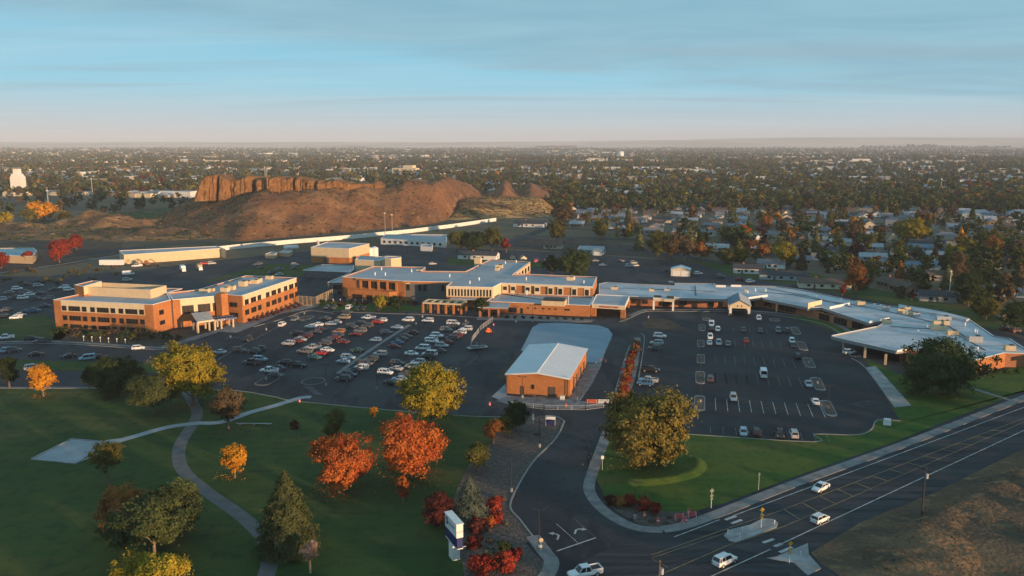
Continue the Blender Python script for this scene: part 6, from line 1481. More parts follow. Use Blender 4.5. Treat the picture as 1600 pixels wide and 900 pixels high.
def barricade(x, y, label, w_=2.4, m_=M_orange, rz=0):
    t = thing('barricade', label, 'barricade', G(x, y), 'road works barricades', rz)
    b = MB()
    for z in (.4, .75, 1.1): b.box((0, 0, z), (w_, .06, .2))
    b.build('board', m_, t, local=True); b = MB()
    for s_ in (-1, 1): b.tube([(s_ * w_ * .4, -.35, 0), (s_ * w_ * .4, 0, 1.25), (s_ * w_ * .4, .35, 0)], .035, 4)
    b.build('leg', M_wpaint, t, local=True)
barricade(925, 631, 'orange barricade across the drive beside the shed apron', 3.0); barricade(943, 631, 'white barricade right of the orange one on the drive', 3.0, M_wpaint)
barricade(1061, 812, 'red barricade at the corner of the sidewalk works, leftmost', 2.0, M_pink, .3); barricade(1081, 809, 'red barricade right of the red barrel on the sidewalk', 2.0, M_pink, .3); barricade(1067, 818, 'red barricade nearest the kerb of the main road', 1.6, M_pink, 1.2)
t = thing('excavator', 'small orange skid loader parked in the bare asphalt yard', 'loader', G(763, 521), None, .4)
b = MB(); b.box((0, 0, .9), (2.2, 1.4, 1.0), 0, 0, .9); b.box((-.1, 0, 1.7), (1.1, 1.2, .8)); b.build('body', M_orange, t, local=True); b = MB()
for s_ in (-.75, .75): b.tube([(-.9, s_, 1.6), (1.0, s_, 1.1), (1.5, s_, .3)], .08, 5)
b.box((1.8, 0, .35), (.5, 1.7, .5)); b.build('bucket_arm', M_dark, t, local=True)
for sx in (-.6, .6):
    for sy in (-.8, .8): b = MB(); b.tube([(sx, sy - .12, .4), (sx, sy + .12, .4)], .4, 10); b.build('wheel', M_tyre, t, local=True)
t = thing('flatbed_trailer', 'gray flatbed trailer with pallets at the near end of the mesh fence', 'trailer', G(746, 546), None, .4)
b = MB(); b.box((0, 0, .8), (7, 2.4, .25)); b.build('deck', M_metal, t, local=True); b = MB(); b.box((-1, 0, 1.2), (3, 2, .5)); b.box((1.8, 0, 1.1), (1.4, 1.6, .4)); b.build('pallet_load', M_conc_d, t, local=True)
for sy in (-1, 1):
    for sx in (-.6, .5): b = MB(); b.tube([(sx, sy - .1, .4), (sx, sy + .1, .4)], .4, 10); b.build('wheel', M_tyre, t, local=True)
b = MB(); cc = G(1386, 664); b.box((cc.x, cc.y, .8), (1.8, 1.2, 1.6), -.3, 0, .85); tag(b.build('utility_cabinet', M_wpaint), 'white utility cabinet on the lawn right of the curb corner of the right lot', 'utility cabinet')
t = thing('portable_shelter', 'small dark green flat shelter behind the tall yellow green tree at the lot edge', 'shelter', G(696, 592)); 
b = MB(); b.box((0, 0, 2.6), (5, 3, .2), -GA); b.build('roof', mat('green_canopy', (.03, .16, .13), .6, .05), t, local=True); b = MB()
for sx in (-2.2, 2.2):
    for sy in (-1.3, 1.3): p = U * sx + V * sy; b.box((p.x, p.y, 1.3), (.12, .12, 2.6))
b.build('post', M_metal, t, local=True)
t = thing('garden_bench_wall', 'low pale seat wall on the lawn right of the path junction', 'bench', G(397, 664)); b = MB(); b.box((0, 0, .4), (9, .5, .1), R(-1)); b.build('seat', M_conc, t, local=True); b = MB(); b.box((-3.5, 0, .2), (.5, .4, .4)); b.box((3.5, 0, .2), (.5, .4, .4)); b.box((0, 0, .2), (.5, .4, .4)); b.build('support', M_conc, t, local=True)
# boulders in the gravel beds
rnd = random.Random(9)
for i, (x, y, r_, l) in enumerate(((786, 782, .9, 'tan boulder at the kerb side above the shrub border'), (789, 819, .8, 'tan boulder right of the curved shrub border'), (764, 830, .7, 'pale boulder at the lower end of the curved border'), (766, 847, .9, 'tan boulder in the middle of the gravel bed behind the dwarf conifers'),
        (839, 680, .8, 'flat boulder left of the third lamp post'), (1018, 816, .7, 'left boulder in the corner bed'), (1040, 819, .6, 'right boulder in the corner bed'), (1046, 810, .6, 'small boulder behind the corner bed cone'), (985, 812, .5, 'boulder left of the corner bed lamp post'))):
    b = MB(); c = G(x, y); b.ball((c.x, c.y, r_ * .35), (r_, r_ * .8, r_ * .6), 0, 8, 5, .18, rnd); tag(b.build('boulder', M_soil), l, 'boulder', 'boulders in the gravel beds')
# ================================================================ houses
def house_mesh(kind, Lh, Wd, hw, rise):
    """local meshes of a house: x along the ridge"""
    P_ = []
    a, c = Lh / 2, Wd / 2
    b = MB()
    if kind != 'hip':
        b.add([(-a, -c, -.2), (a, -c, -.2), (a, c, -.2), (-a, c, -.2), (-a, -c, hw), (a, -c, hw), (a, c, hw), (-a, c, hw), (-a, 0, hw + rise), (a, 0, hw + rise)],
              [(0, 1, 5, 4), (2, 3, 7, 6), (1, 2, 6, 9, 5), (3, 0, 4, 8, 7)])
    else: b.box((0, 0, hw / 2 - .1), (Lh, Wd, hw + .2))
    if kind == 'ell': b.add([(a - 5.5, -c - 4.5, -.2), (a - .3, -c - 4.5, -.2), (a - .3, -c + .3, -.2), (a - 5.5, -c + .3, -.2), (a - 5.5, -c - 4.5, hw), (a - .3, -c - 4.5, hw), (a - .3, -c + .3, hw), (a - 5.5, -c + .3, hw), (a - 2.9, -c - 4.5, hw + rise * .8), (a - 2.9, 0, hw + rise * .8)],
                              [(0, 1, 5, 8, 4), (1, 2, 6, 5), (3, 0, 4, 7)])
    P_.append(('wall', b, 'wall'))
    b = MB(); t = .14; o = .45; sl = rise / c
    def slope(p):
        vs = p + [(x, y, z + t) for x, y, z in p]; n = len(p)
        b.add(vs, [tuple(range(n))[::-1], tuple(range(n, 2 * n))] + [(i, (i + 1) % n, n + (i + 1) % n, n + i) for i in range(n)])
    if kind != 'hip':
        slope([(-a - o, -c - o, hw - o * sl), (a + o, -c - o, hw - o * sl), (a + o, 0, hw + rise), (-a - o, 0, hw + rise)])
        slope([(a + o, c + o, hw - o * sl), (-a - o, c + o, hw - o * sl), (-a - o, 0, hw + rise), (a + o, 0, hw + rise)])
    else:
        k = c * .9
        for s_ in (-1, 1):
            p = [(-a - o, s_ * (c + o), hw - o * sl), (a + o, s_ * (c + o), hw - o * sl), (a - k, 0, hw + rise), (-a + k, 0, hw + rise)]; slope(p if s_ < 0 else p[::-1])
            p = [(s_ * (a + o), -c - o, hw - o * sl), (s_ * (a + o), c + o, hw - o * sl), (s_ * (a - k), 0, hw + rise)]; slope(p if s_ > 0 else p[::-1])
    if kind == 'ell':
        r2 = rise * .8; m_ = a - 2.9; s2 = r2 / 2.6
        slope([(m_ - 2.6 - o, -c - 4.9, hw - o * s2), (m_, -c - 4.9, hw + r2), (m_, 0, hw + r2 + .02), (m_ - 2.6 - o, -c + .2, hw - o * s2)][::1])
        slope([(m_, -c - 4.9, hw + r2), (m_ + 2.6 + o, -c - 4.9, hw - o * s2), (m_ + 2.6 + o, -c + .2, hw - o * s2), (m_, 0, hw + r2 + .02)])
    P_.append(('roof', b, 'roof'))
    b = MB(); b.box((-a * .3, .6, hw + rise + .1), (.9, .7, 1.5)); P_.append(('chimney', b, M_brick_d))
    for x in (-a * .62, -a * .12, a * .30):
        b = MB(); b.box((x, -c - .03, hw * .55), (1.5, .08, 1.1)); P_.append(('window', b, M_glass))
    b = MB(); b.box((a + .03, 0, hw * .55), (.08, 1.4, 1.1)); P_.append(('window', b, M_glass))
    b = MB(); b.box((-a * .40, -c - .03, 1.0), (.95, .08, 2.05)); P_.append(('door', b, M_bronze))
    if kind == 'ell': b = MB(); b.box((a - 2.9, -c - 4.53, 1.15), (3.6, .08, 2.2)); P_.append(('garage_door', b, M_wpaint))
    return P_
HP = {}
for k_, (kind, Lh, Wd, hw, rise) in enumerate((('gable', 15, 8.5, 2.8, 1.9), ('gable', 12, 8, 2.8, 2.2), ('ell', 16, 8.5, 2.8, 1.9), ('hip', 15, 9.5, 2.8, 2.2), ('gable', 9, 9, 3.0, 3.2), ('hip', 26, 13, 5.6, 3.0), ('gable', 24, 9, 2.7, 1.8))):
    L_ = []
    for nm, b, m_ in house_mesh(kind, Lh, Wd, hw, rise):
        o = b.build(nm, M_siding[0] if m_ in ('wall', 'roof') else m_); L_.append((nm, o.data, m_)); bpy.data.objects.remove(o)
    HP[k_] = L_
def house(c, ang, k_, roof, wall, label, group, sc=1.0, detail=True):
    t = thing('house', label, 'house', c, group, ang); t.scale = (sc, sc, sc)
    rf = None
    for nm, me, m_ in HP[k_]:
        if not detail and nm not in ('wall', 'roof'): continue
        o = bpy.data.objects.new(nm, me); COL.objects.link(o)
        o.parent = rf if nm == 'chimney' else t
        if nm == 'roof': rf = o
        if m_ in ('wall', 'roof'):
            o.material_slots[0].link = 'OBJECT'; o.material_slots[0].material = M_shingle[roof] if m_ == 'roof' else M_siding[wall]
    return t
HPOS = []
TUA = along((0, 0), TU); TVA = along((0, 0), TV)
# px, y, proto, roof, wall, turned, label
near = [(1224, 436, 6, 0, 3, 0, 'gray blue walled long house with charcoal roof right behind the hospital roof'), (1287, 449, 6, 2, 1, 0, 'long cream house with dark roof and sunlit gable end behind the hospital roof'), (1168, 426, 0, 0, 0, 0, 'white walled house with chimney right of the small garage'),
 (1391, 449, 1, 2, 5, 1, 'brown house with white trimmed gable, upper one of the twin gables'), (1412, 456, 1, 2, 5, 1, 'brown house with white trimmed gable, lower one of the twin gables'), (1290, 408, 2, 4, 2, 0, 'low tan roofed house with garage below the sunlit yellow gable'), (1252, 396, 4, 2, 1, 1, 'small house with bright sunlit yellow gable beside the yellow green tree'),
 (1219, 376, 4, 4, 1, 1, 'small house with sunlit orange gable above the bright yellow green tree'), (1183, 378, 4, 5, 0, 1, 'white gabled house right of the scarlet tree'), (1223, 339, 4, 2, 1, 1, 'distant house with sunlit orange gable above the rust tree'), (1294, 330, 4, 1, 0, 1, 'small distant house with white gable, upper of two'), (1301, 338, 4, 1, 0, 1, 'small distant house with white gable, lower of two'),
 (1348, 343, 4, 1, 0, 1, 'white gabled house in the middle distance left of the green gold tree'), (1352, 333, 1, 4, 1, 0, 'house with orange sunlit roof in the middle distance'), (1395, 350, 4, 1, 0, 1, 'white gabled house just left of the green gold tree'), (1389, 377, 4, 4, 1, 1, 'house with yellow sunlit gable below the green gold tree'), (1359, 391, 0, 5, 3, 0, 'house with pale blue roof left of the yellow gabled house'),
 (1395, 392, 0, 2, 4, 0, 'brown roofed house right of the pale blue roof'), (1384, 418, 0, 1, 0, 1, 'gray house with white gable behind the twin gables'), (1281, 338, 6, 3, 3, 0, 'long house with blue roof in the middle distance'), (1292, 365, 1, 1, 4, 1, 'gray gabled house in the centre of the neighbourhood'), (1311, 383, 0, 5, 1, 0, 'pale roofed house beside the bare brown tree'),
 (1256, 412, 0, 1, 2, 0, 'gray roofed house below the bright yellow gable'), (1205, 418, 0, 1, 0, 0, 'gray roofed white house left of the yellow green tree foot'), (1363, 407, 0, 5, 3, 0, 'pale blue gray house in the row above the long street'), (1445, 346, 4, 1, 0, 1, 'white gabled house right of the green gold tree'), (1495, 357, 2, 1, 0, 0, 'white two part house with steep white gable at right'),
 (1524, 342, 5, 3, 3, 0, 'large two storey blue gray apartment house at right'), (1598, 342, 5, 3, 3, 0, 'blue gray apartment house cut by the right edge'), (1478, 373, 3, 1, 4, 0, 'gray hip roofed house below the white two part house'), (1438, 392, 0, 3, 3, 0, 'blue gray walled house right of the yellow gabled one'), (1466, 414, 0, 5, 0, 0, 'house with bright pale cyan roof left of the tall brown tree'),
 (1436, 421, 6, 3, 0, 0, 'long blue gray roofed house left of the pale cyan roof'), (1434, 435, 6, 2, 2, 0, 'long tan house with brown roof behind the twin gables'), (1480, 470, 6, 0, 4, 0, 'long charcoal roofed house just behind the right end of the white roof'), (1568, 461, 3, 3, 3, 0, 'blue gray hip roofed house at the right edge of the neighbourhood'), (1556, 380, 6, 5, 3, 0, 'pale blue roofed long house between the broad olive trees'),
 (1497, 388, 0, 1, 2, 0, 'gray roofed beige house below the hip roofed one'), (1593, 498, 0, 0, 1, 0, 'dark roofed house cut by the right edge behind the white roof'), (1332, 420, 6, 0, 4, 0, 'long charcoal roofed house left of the rust topped tree'), (828, 354, 6, 0, 0, 0, 'white walled house with black roof at the foot of the golden knoll'), (865, 388, 1, 2, 2, 0, 'tan house with sunlit front left of the tree belt beyond the dirt field'),
 (893, 331, 4, 4, 1, 1, 'tan gabled house right of the golden knoll'), (983, 326, 4, 1, 1, 1, 'left of two small pale gabled houses beyond the tree belt'), (1007, 327, 4, 1, 1, 1, 'right of two small pale gabled houses beyond the tree belt'), (925, 396, 2, 5, 3, 0, 'pale green roofed house below the tree belt'), (1079, 372, 4, 5, 0, 1, 'narrow white house glowing between trees above the small garage'), (1120, 392, 0, 5, 3, 0, 'pale green roofed house left of the olive tree above the white house'), (748, 404, 6, 0, 0, 0, 'white bungalow with black roof below the green grove')]
for x, y, k_, rf, wl2, tn, lb in near:
    c = G(x, y); HPOS.append((c.x, c.y)); house(c, (TUA if y > 345 else TUA) + (R(-62) if tn else 0) + (x % 7 - 3) * .02, k_, rf, wl2, lb, None, 1.0 if x != 828 else 1.1)
# small garage with cyan roof
c = G(1063.5, 430); t = thing('garage', 'small white garage with double doors and sunlit pale gable roof behind the low hospital wing', 'garage', c, None, AU)
b = MB(); w_, d_, h_, r_ = 5.0, 4.0, 3.4, 1.5
b.add([(-w_, -d_, 0), (w_, -d_, 0), (w_, d_, 0), (-w_, d_, 0), (-w_, -d_, h_), (w_, -d_, h_), (w_, d_, h_), (-w_, d_, h_), (0, -d_, h_ + r_), (0, d_, h_ + r_)], [(0, 1, 5, 8, 4), (1, 2, 6, 5), (2, 3, 7, 9, 6), (3, 0, 4, 7)]); b.build('wall', M_siding[1], t, local=True)
for s_ in (-1, 1):
    b = MB(); vs = [(s_ * (w_ + .3), -d_ - .3, h_ - .1), (0, -d_ - .3, h_ + r_ + .02), (0, d_ + .3, h_ + r_ + .02), (s_ * (w_ + .3), d_ + .3, h_ - .1)]; vs += [(x, y, z + .15) for x, y, z in vs]
    b.add(vs, [(3, 2, 1, 0), (4, 5, 6, 7), (0, 1, 5, 4), (1, 2, 6, 5), (2, 3, 7, 6), (3, 0, 4, 7)]); b.build('roof', M_shed_roof, t, local=True)
    b = MB(); b.box((s_ * 2.2, -d_ - .04, 1.45), (3.8, .08, 2.9)); b.build('garage_door', M_wpaint, t, local=True)
for i, (x, y, s_) in enumerate(((801, 404, 1.0), (817, 406, 1.3))): house(G(x, y), AU + R(-60), 4, 4, 1, ('smaller', 'larger')[i] + ' of two little sunlit cream sheds right of the crimson tree', None, .33 * s_)
# rows of houses following the streets; only where the photo shows the town
ZONE = [(862, 330), (905, 360), (1000, 366), (1100, 372), (1180, 392), (1300, 405), (1420, 430), (1600, 470), (1750, 480), (1750, 236), (640, 236), (760, 280), (820, 310)]
ZONE_L = [(-80, 330), (120, 322), (240, 316), (316, 306), (870, 306), (870, 236), (-80, 236)]
rnd = random.Random(21); cand = []
for si, d in enumerate(STREETS):
    for side in (-1, 1):
        for k in range(-8, 50):
            p = O_T + TV * (d + side * 18) + TU * (k * 21 + rnd.uniform(-3, 3))
            x, y = P(p.x, p.y)
            if not inpoly(x, y, ZONE) or y < 262: continue
            if any((p.x - a) ** 2 + (p.y - b_) ** 2 < 15 ** 2 for a, b_ in HPOS): continue
            cand.append((p, x, y, 2 * si + (side > 0), side))
rows = {}
for q in cand: rows.setdefault(q[3], []).append(q)
cnt = 0
wch = [0, 1, 2, 2, 3, 4, 4, 5, 5, 4]; rch = [0, 1, 2, 0, 1, 3, 4, 5, 1, 2]
for ri, key in enumerate(sorted(rows)):
    for j, (p, x, y, _, side) in enumerate(sorted(rows[key], key=lambda q: q[1])):
        if cnt >= 245: break
        rf, wl2 = rnd.choice(rch), rnd.choice(wch); k_ = rnd.choice([0, 0, 1, 2, 2, 3, 1, 4])
        house(p, TUA + (R(-90) if rnd.random() < .35 else 0) + rnd.uniform(-.06, .06), k_, rf, wl2, f'{SD_N[wl2]} house, {SH_N[rf]} roof, {ordn(j + 1)} from left in {ordn(ri + 1)} row beyond the hospital', 'houses in rows beyond the hospital', rnd.uniform(.85, 1.05), detail=y > 310)
        HPOS.append((p.x, p.y)); cnt += 1
# the rest of the town's roofs, too many and too small to count
fb = MB(); rs = np.random.RandomState(4); FAR_N = 0
while FAR_N < 2600:
    y = 231 + 78 * rs.rand() ** 1.9; x = rs.uniform(-40, 1640)
    if not (inpoly(x, y, ZONE) or inpoly(x, y, ZONE_L) or y < 240): continue
    if y > 262 and inpoly(x, y, ZONE) and cnt >= 0 and any(abs(P(*h_)[0] - x) < 12 and abs(P(*h_)[1] - y) < 3 for h_ in HPOS): continue
    c = G(x, y); FAR_N += 1
    a = TUA + (math.pi / 2 if rs.rand() < .4 else 0); big = rs.rand() < .12
    w_, d_, h_ = rs.uniform(12, 19), rs.uniform(9, 11), rs.uniform(3.5, 5); r_ = 2.6
    if big: w_, d_, h_, r_ = rs.uniform(25, 60), rs.uniform(15, 30), rs.uniform(5, 8), .3
    m_ = int(rs.choice([0, 1, 2, 2, 1])); mr_ = 3 + int(rs.choice([0, 1, 2]))
    if big: mr_ = 5 if rs.rand() < .5 else 0
    ca, sa = math.cos(a), math.sin(a)
    def tr(px_, py_, pz): return (c.x + px_ * ca - py_ * sa, c.y + px_ * sa + py_ * ca, pz)
    w2, d2 = w_ / 2, d_ / 2
    v = [tr(-w2, -d2, 0), tr(w2, -d2, 0), tr(w2, d2, 0), tr(-w2, d2, 0), tr(-w2, -d2, h_), tr(w2, -d2, h_), tr(w2, d2, h_), tr(-w2, d2, h_), tr(-w2, 0, h_ + r_), tr(w2, 0, h_ + r_)]
    fb.add(v, [(0, 1, 5, 4), (2, 3, 7, 6), (1, 2, 6, 9, 5), (3, 0, 4, 8, 7)], m_)
    fb.add(v, [(4, 5, 9, 8), (6, 7, 8, 9)], mr_)
tag(fb.build('distant_houses', [M_siding[0], M_siding[1], M_siding[2], M_shingle[1], M_shingle[2], M_shingle[5]]), 'tiny pale roofs and walls of the far town scattered among trees to the horizon', 'houses', kind='stuff')
# landmark buildings of the far town
def far_block(label, x, y, wpx, h_, m_, dep=20, ang=TUA, roof=None, name='commercial_building'):
    c = G(x, y); sc = (F_PX * ST + (y - 450) * CT) / H_CAM; w_ = wpx / sc
    t = thing(name, label, 'building', c, None, ang)
    b = MB(); b.box((0, 0, h_ / 2), (w_, dep, h_)); b.build('wall', m_, t, local=True)
    b = MB(); b.box((0, 0, h_ + .2), (w_ - .6, dep - .6, .4)); b.build('roof', roof or M_roof, t, local=True)
    return t, w_
M_bright = mat('bright_white_wall', (.78, .74, .68), .7, .03)
for lb, x, y, w_, h_, m_ in (('cream multi storey building rising above the trees behind the bare hill', 634, 272, 40, 13, M_cream), ('tall centre section of the cream building behind the bare hill', 640, 270, 16, 17, M_cream), ('long cream store front across the middle of the town', 1070, 269, 60, 8, M_cream), ('pale flat store left of the long cream store front', 1010, 265, 40, 7, M_bright),
     ('long white industrial hall on the horizon, longest of the line', 1187, 229.4, 62, 16, M_bright), ('white industrial hall right of the longest one on the horizon', 1240, 229.6, 50, 15, M_bright), ('small white industrial block at right on the horizon', 1290, 229.4, 36, 14, M_bright), ('white hall at far right of the horizon near the dark tree line', 1395, 229.2, 26, 14, M_bright),
     ('white low hall on the horizon above the bare hill', 760, 230.4, 30, 12, M_bright), ('tan flat warehouse beside the white grain elevator', 68, 297, 24, 8, M_tan2), ('long blue roofed hall left of the tan warehouse', 40, 299, 40, 5, M_siding[3]), ('sunlit long white roofed hall left of the bare hill', 222, 305, 44, 5, M_bright), ('golden sunlit long hall left of the bare hill', 232, 308, 28, 5, M_cream),
     ('white low hall in the left middle distance', 216, 270, 36, 7, M_bright), ('red brick low building in the far right middle distance', 1222, 284, 28, 6, M_brick), ('white roofed store in the right middle distance', 1278, 278, 22, 7, M_bright), ('row of white low sheds in the far left distance', 80, 255, 34, 7, M_bright), ('white block far right of the town centre', 1345, 252, 26, 9, M_bright),
     ('long white building in the distant left centre', 300, 252, 40, 8, M_bright), ('long tan warehouse in the distance right of the bare hill', 920, 262, 30, 8, M_tan2), ('cream store roof in the distance left of the water tower', 930, 250, 26, 8, M_cream)):
    t, _w = far_block(lb, x, y, w_, h_, m_)
    if 'multi storey' in lb:
        for r_ in range(3):
            for k in range(6): b = MB(); b.box((-_w / 2 + _w * (k + .5) / 6, -10.05, 2.5 + r_ * 3.6), (_w / 12, .2, 1.8)); b.build('window', M_glass, t, local=True)
# grain elevator
t = thing('grain_elevator', 'tall white grain elevator with stepped headhouse at the far left', 'grain elevator', G(30, 302), None, TUA + .3)
b = MB(); b.box((0, 0, 11), (15, 12, 22)); b.add([(-7.5, -6, 22), (7.5, -6, 22), (7.5, 6, 22), (-7.5, 6, 22), (-4, -6, 27), (4, -6, 27), (4, 6, 27), (-4, 6, 27)], [(0, 1, 5, 4), (1, 2, 6, 5), (2, 3, 7, 6), (3, 0, 4, 7), (4, 5, 6, 7)]); b.build('bin', M_bright, t, local=True)
b = MB(); b.box((0, 0, 30), (7, 8, 7)); b.build('headhouse', M_bright, t, local=True)
b = MB(); b.box((-16, 0, 4), (22, 10, 8)); b.build('annex', M_siding[3], t, local=True)
# water tower
t = thing('water_tower', 'cream cylindrical water tower in the far town left of centre right', 'water tower', G(970, 246.5))
b = MB(); b.cyl((0, 0, 2), 13, 26, 24); b.build('tank', M_bright, t, local=True, smooth=True); b = MB(); b.tube([(0, 0, 28), (0, 0, 31)], [13, .5], 24); b.build('roof', M_roof, t, local=True); b = MB(); b.cyl((0, 0, 0), 13.6, 2, 24); b.build('base', M_conc, t, local=True)
for i, (x, y, h_) in enumerate(((78, 345, 30), (145, 308, 26), (415, 292, 34), (418, 292, 28), (575, 280, 22), (1470, 300, 20))):
    t = thing('radio_mast', ('slim pole rising above the golden trees at far left', 'slim mast in the left town near the sunlit halls', 'left one of two lattice masts behind the hill poplars', 'right one of two lattice masts behind the hill poplars', 'slim mast left of the cream multi storey building', 'slim mast in the right town')[i], 'mast', G(x, y)); b = MB(); b.tube([(0, 0, 0), (0, 0, h_)], [.5, .25], 5); b.build('pole', M_metal, t, local=True); b = MB(); b.box((0, 0, h_ * .9), (2.2, .2, 1)); b.build('antenna', M_wpaint, t, local=True)

# ================================================================ trees of the town
kinds = [('round', 9, 8.5, .04), ('broad', 12, 11, .05), ('egg', 11, 7, .04), ('round', 11, 10, .03), ('spruce', 12, 6, .03), ('broad', 9, 10.5, .04)]
TP = []
for i, (k_, H_, W_, cl) in enumerate(kinds): TP.append((crown_mesh(k_, H_, W_, cl, 1300, .52, 300 + i), trunk_mb(H_, W_, cl + .05, 310 + i, k_).build('trunk', M_bark).data, H_))
for o in [o for o in bpy.data.objects if o.name.startswith('trunk') and o.parent is None]: bpy.data.objects.remove(o)
TC = ['dark_green'] * 6 + ['town_green'] * 9 + ['olive'] * 6 + ['brown'] * 4 + ['yellow_green', 'rust', 'golden', 'maroon']
TN = {'dark_green': 'dark green', 'town_green': 'green', 'olive': 'olive', 'brown': 'brown', 'yellow_green': 'yellow green', 'rust': 'rust coloured', 'golden': 'golden', 'maroon': 'maroon', 'orange_red': 'orange red'}
rnd = random.Random(77); tl = []
def far_from(X, Y, d, L_): return all((X - a) ** 2 + (Y - b_) ** 2 > d * d for a, b_ in L_)
tries = 0; TPOS = []
while len(tl) < 250 and tries < 30000:
    tries += 1
    x = rnd.uniform(840, 1700); y = 324 + 156 * rnd.random() ** 1.1
    if not inpoly(x, y, [(870, 318), (905, 372), (1000, 392), (1100, 405), (1250, 424), (1420, 462), (1600, 500), (1750, 540), (1750, 322), (860, 322)]): continue
    c = G(x, y)
    if not far_from(c.x, c.y, 8, HPOS) or not far_from(c.x, c.y, 7.5, TPOS): continue
    TPOS.append((c.x, c.y)); tl.append((c, x, y, 'beyond the hospital'))
tries = 0
while len(tl) < 299 and tries < 9000:
    tries += 1
    x = rnd.uniform(-60, 335); y = rnd.uniform(304, 334)
    if x > 300 and y > 318: continue
    c = G(x, y)
    if not far_from(c.x, c.y, 8, TPOS): continue
    TPOS.append((c.x, c.y)); tl.append((c, x, y, 'left of the bare hill'))
for zone in ('beyond the hospital', 'left of the bare hill'):
    zz = [q for q in tl if q[3] == zone]; bands = {}
    for q in zz: bands.setdefault(int(q[0].y // 60), []).append(q)
    for bi, key in enumerate(sorted(bands)):
        cnt2 = {}
        for c, x, y, _ in sorted(bands[key], key=lambda q: q[1]):
            col = rnd.choice(TC) if zone[0] == 'b' else rnd.choice(['dark_green', 'dark_green', 'olive', 'dark_green', 'brown'])
            me, tm, H_ = TP[rnd.randrange(6)]
            cnt2[col] = cnt2.get(col, 0) + 1
            t = thing('town_tree', f'{TN[col]} tree, {ordn(cnt2[col])} such from left in {ordn(bi + 1)} tree belt {zone}', 'tree', c, 'trees among the houses ' + zone)
            s_ = rnd.uniform(.85, 1.3); t.scale = (s_, s_, s_ * rnd.uniform(.85, 1.1)); t.rotation_euler.z = rnd.uniform(0, 6.28)
            a = bpy.data.objects.new('trunk', tm); COL.objects.link(a); a.parent = t
            b = bpy.data.objects.new('crown', me); COL.objects.link(b); b.parent = t
            b.material_slots[0].link = 'OBJECT'; b.material_slots[0].material = L[col]
# the far wooded town: thousands of crowns as one mass
rs = np.random.RandomState(8)
lows = []
for i in range(8):
    k_, H_, W_, cl = kinds[i % 6]
    p, N_ = crown_pts(k_, H_ * .97, W_, 190, np.random.RandomState(500 + i), .0)
    lows.append(leaf_quads(p, N_, 1.15, np.random.RandomState(600 + i)))
    
lows2 = []
for i in range(6):
    k_, H_, W_, cl = kinds[i % 6]
    p, N_ = crown_pts(k_, H_ * .97, W_, 60, np.random.RandomState(700 + i), .0)
    lows2.append(leaf_quads(p, N_, 2.0, np.random.RandomState(800 + i)))
V_, M_ = [], []
cols = ['dark_green', 'olive', 'brown', 'yellow_green', 'rust', 'golden', 'town_green', 'maroon']
pc_ = np.array([.16, .20, .10, .05, .04, .008, .43, .01]); pc_ /= pc_.sum()
def add_far(c, low, s_):
    a = rs.uniform(0, 6.28); q = low[rs.randint(len(low))]
    ca, sa = math.cos(a), math.sin(a)
    v = np.stack([(q[:, 0] * ca - q[:, 1] * sa) * s_ + c[0], (q[:, 0] * sa + q[:, 1] * ca) * s_ + c[1], q[:, 2] * s_], 1)
    V_.append(v); M_.append(np.full(len(v) // 4, rs.choice(8, p=pc_)))
n1 = 0
while n1 < 7400:      # 900 m to 2.2 km
    y = 256 + 76 * rs.rand() ** 1.1; x = rs.uniform(-60, 1660)
    if not (inpoly(x, y, ZONE) or inpoly(x, y, ZONE_L)): continue
    c = G(x, y)
    if (x < 640 and y > 306) or (y > 275 and not far_from(c.x, c.y, 7.5, HPOS)): continue
    n1 += 1; add_far(c, lows, rs.uniform(.75, 1.35))
n2 = 0
while n2 < 10500:      # to the horizon fields
    y = 229.8 + 34 * rs.rand() ** 1.5; x = rs.uniform(-60, 1660); c = G(x, y)
    q = mnoise.noise(Vector((c.x * .0013, c.y * .0022, 5)))
    if q < -.08 + .5 * ss((236 - y) / 6) * (1 if rs.rand() < .85 else 0): continue
    n2 += 1; add_far(c, lows2, rs.uniform(.9, 1.35) * (1 + .4 * ss((240 - y) / 8)))
for x in np.linspace(1345, 1580, 130): add_far(G(x + rs.uniform(-2, 2), 231.5 + rs.uniform(-.2, .2)), lows2, rs.uniform(2.2, 3.4) * (1.5 if abs(x - 1440) < 25 else 1))
for x in np.linspace(838, 900, 40): add_far(G(x, 230.5), lows2, rs.uniform(2.0, 3.0))
vv = np.concatenate(V_); mm = np.concatenate(M_)
me = quads_mesh('distant_trees', vv, [L[c] for c in cols], mm)
o = bpy.data.objects.new('distant_trees', me); COL.objects.link(o)
tag(o, 'mass of green, olive and brown autumn trees covering the far town up to the horizon', 'trees', kind='stuff')

# ================================================================ small growth nobody could count
def tufts(name, label, cat, n, where, hfn, size, cols_, seed):
    rs_ = np.random.RandomState(seed); V1, M1 = [], []; k = 0; tries = 0
    while k < n and tries < n * 30:
        tries += 1
        x, y = rs_.uniform(where[0], where[1]), rs_.uniform(where[2], where[3]); z = hfn(x, y)
        if z is None or mnoise.noise(Vector((x * .045, y * .045, 8))) < rs_.uniform(-.9, .25): continue
        s_ = size * rs_.uniform(.4, 1.5); q = rs_.normal(0, 1, (7, 3)) * np.array([.5, .5, .22]) * s_; q[:, 2] = np.abs(q[:, 2])
        V1.append(leaf_quads(q, q + np.array([0, 0, .3]), s_ * .45, rs_) + np.array([x, y, z + .1 * s_])); M1.append(np.full(7, rs_.randint(len(cols_)))); k += 1
    me = quads_mesh(name, np.concatenate(V1), [L[c] for c in cols_], np.concatenate(M1)); o = bpy.data.objects.new(name, me); COL.objects.link(o)
    return tag(o, label, cat, kind='stuff')
def on(fn, lo): return lambda x, y: (lambda z: z if z > lo else None)(fn(x, y))
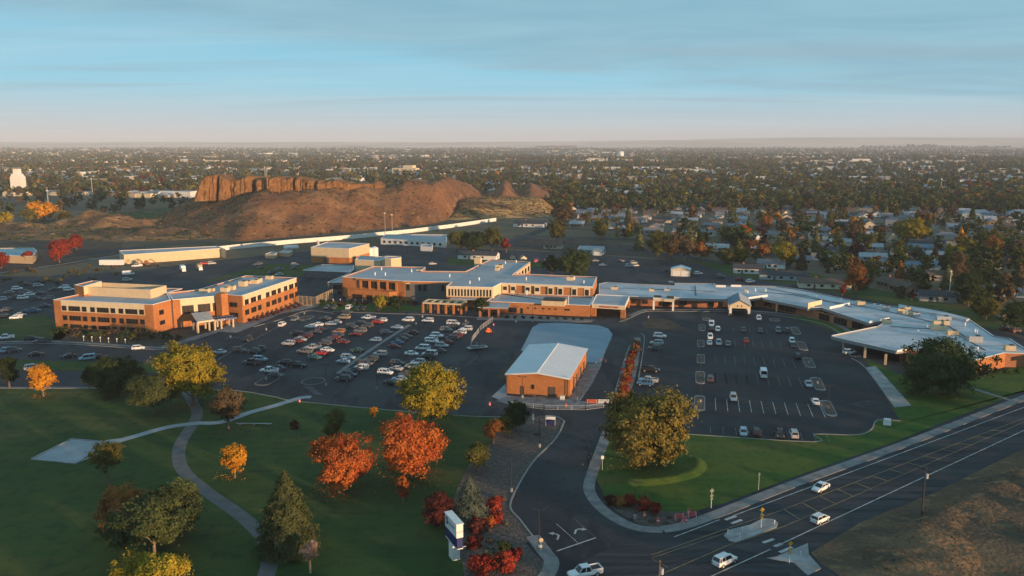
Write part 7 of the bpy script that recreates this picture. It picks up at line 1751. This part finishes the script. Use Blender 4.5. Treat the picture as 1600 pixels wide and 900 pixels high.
tufts('scrub', 'sparse dark and rusty scrub growing over the bare hill', 'scrub', 2600, (-345, 60, 590, 800), on(butte_h, .4), 1.0, ['brown', 'dark_green', 'rust', 'brown'], 1)
tufts('sagebrush', 'dry brush on the low mounds left of the hill', 'brush', 1300, (-480, -190, 590, 740), on(mound_h, .3), 1.1, ['brown', 'olive', 'dark_green'], 2)
L['straw'] = leafmat('leaves_straw', (.17, .11, .055), (.36, .23, .11))
tufts('dry_grass', 'dry tan grass tufts over the brown field by the main road', 'grass', 5000, (rA.x, rA.x + 150, rA.y - 70, rA.y + 160), on(field_h, .1), .26, ['straw', 'brown', 'brown'], 3)
hk = tufts('hillside_grass', 'golden grass clumps on the small knoll at the right foot of the hill', 'grass', 1500, (-60, 50, 760, 880), on(knoll_h, 1.0), 1.0, ['straw', 'straw', 'brown'], 4)
rs_ = np.random.RandomState(6); V1, M1 = [], []
for x, y, w_, c_, n_ in ((530, 770, 60, 0, 380), (643, 748, 80, 0, 550), (367, 747, 26, 1, 130), (68, 620, 22, 1, 160), (302, 632, 60, 2, 420), (674, 667, 50, 2, 240), (1006, 727, 75, 2, 500)):
    c = G(x, y); sc_ = (F_PX * ST + (y - 450) * CT) / H_CAM; p = rs_.normal(0, .42, (n_, 2)) * w_ / sc_
    q = np.stack([c.x + p[:, 0] - 1.5, c.y + p[:, 1] + 1.0, np.full(n_, ZL + .05)], 1)
    V1.append(leaf_quads(q, np.tile([0, 0, 3.0], (n_, 1)), .13, rs_)); M1.append(np.full(n_, c_))
me = quads_mesh('fallen_leaves', np.concatenate(V1), [L['orange_red'], L['golden'], L['yellow_green']], np.concatenate(M1)); o = bpy.data.objects.new('fallen_leaves', me); COL.objects.link(o)
tag(o, 'fallen orange and yellow leaves lying on the grass around the autumn trees', 'leaves', kind='stuff')

# ================================================================ the air
hz = MB(); hz.box((0, 8200, 100), (30900, 17700, 203))
m = bpy.data.materials.new('haze_air'); m.use_nodes = True; nt = m.node_tree; nt.nodes.clear()
out = nt.nodes.new('ShaderNodeOutputMaterial'); pv = nt.nodes.new('ShaderNodeVolumePrincipled')
pv.inputs['Color'].default_value = (.84, .90, .98, 1); pv.inputs['Density'].default_value = 7.2e-5; pv.inputs['Anisotropy'].default_value = -0.1
nt.links.new(pv.outputs[0], out.inputs['Volume'])
tag(hz.build('haze', m), kind='stuff')
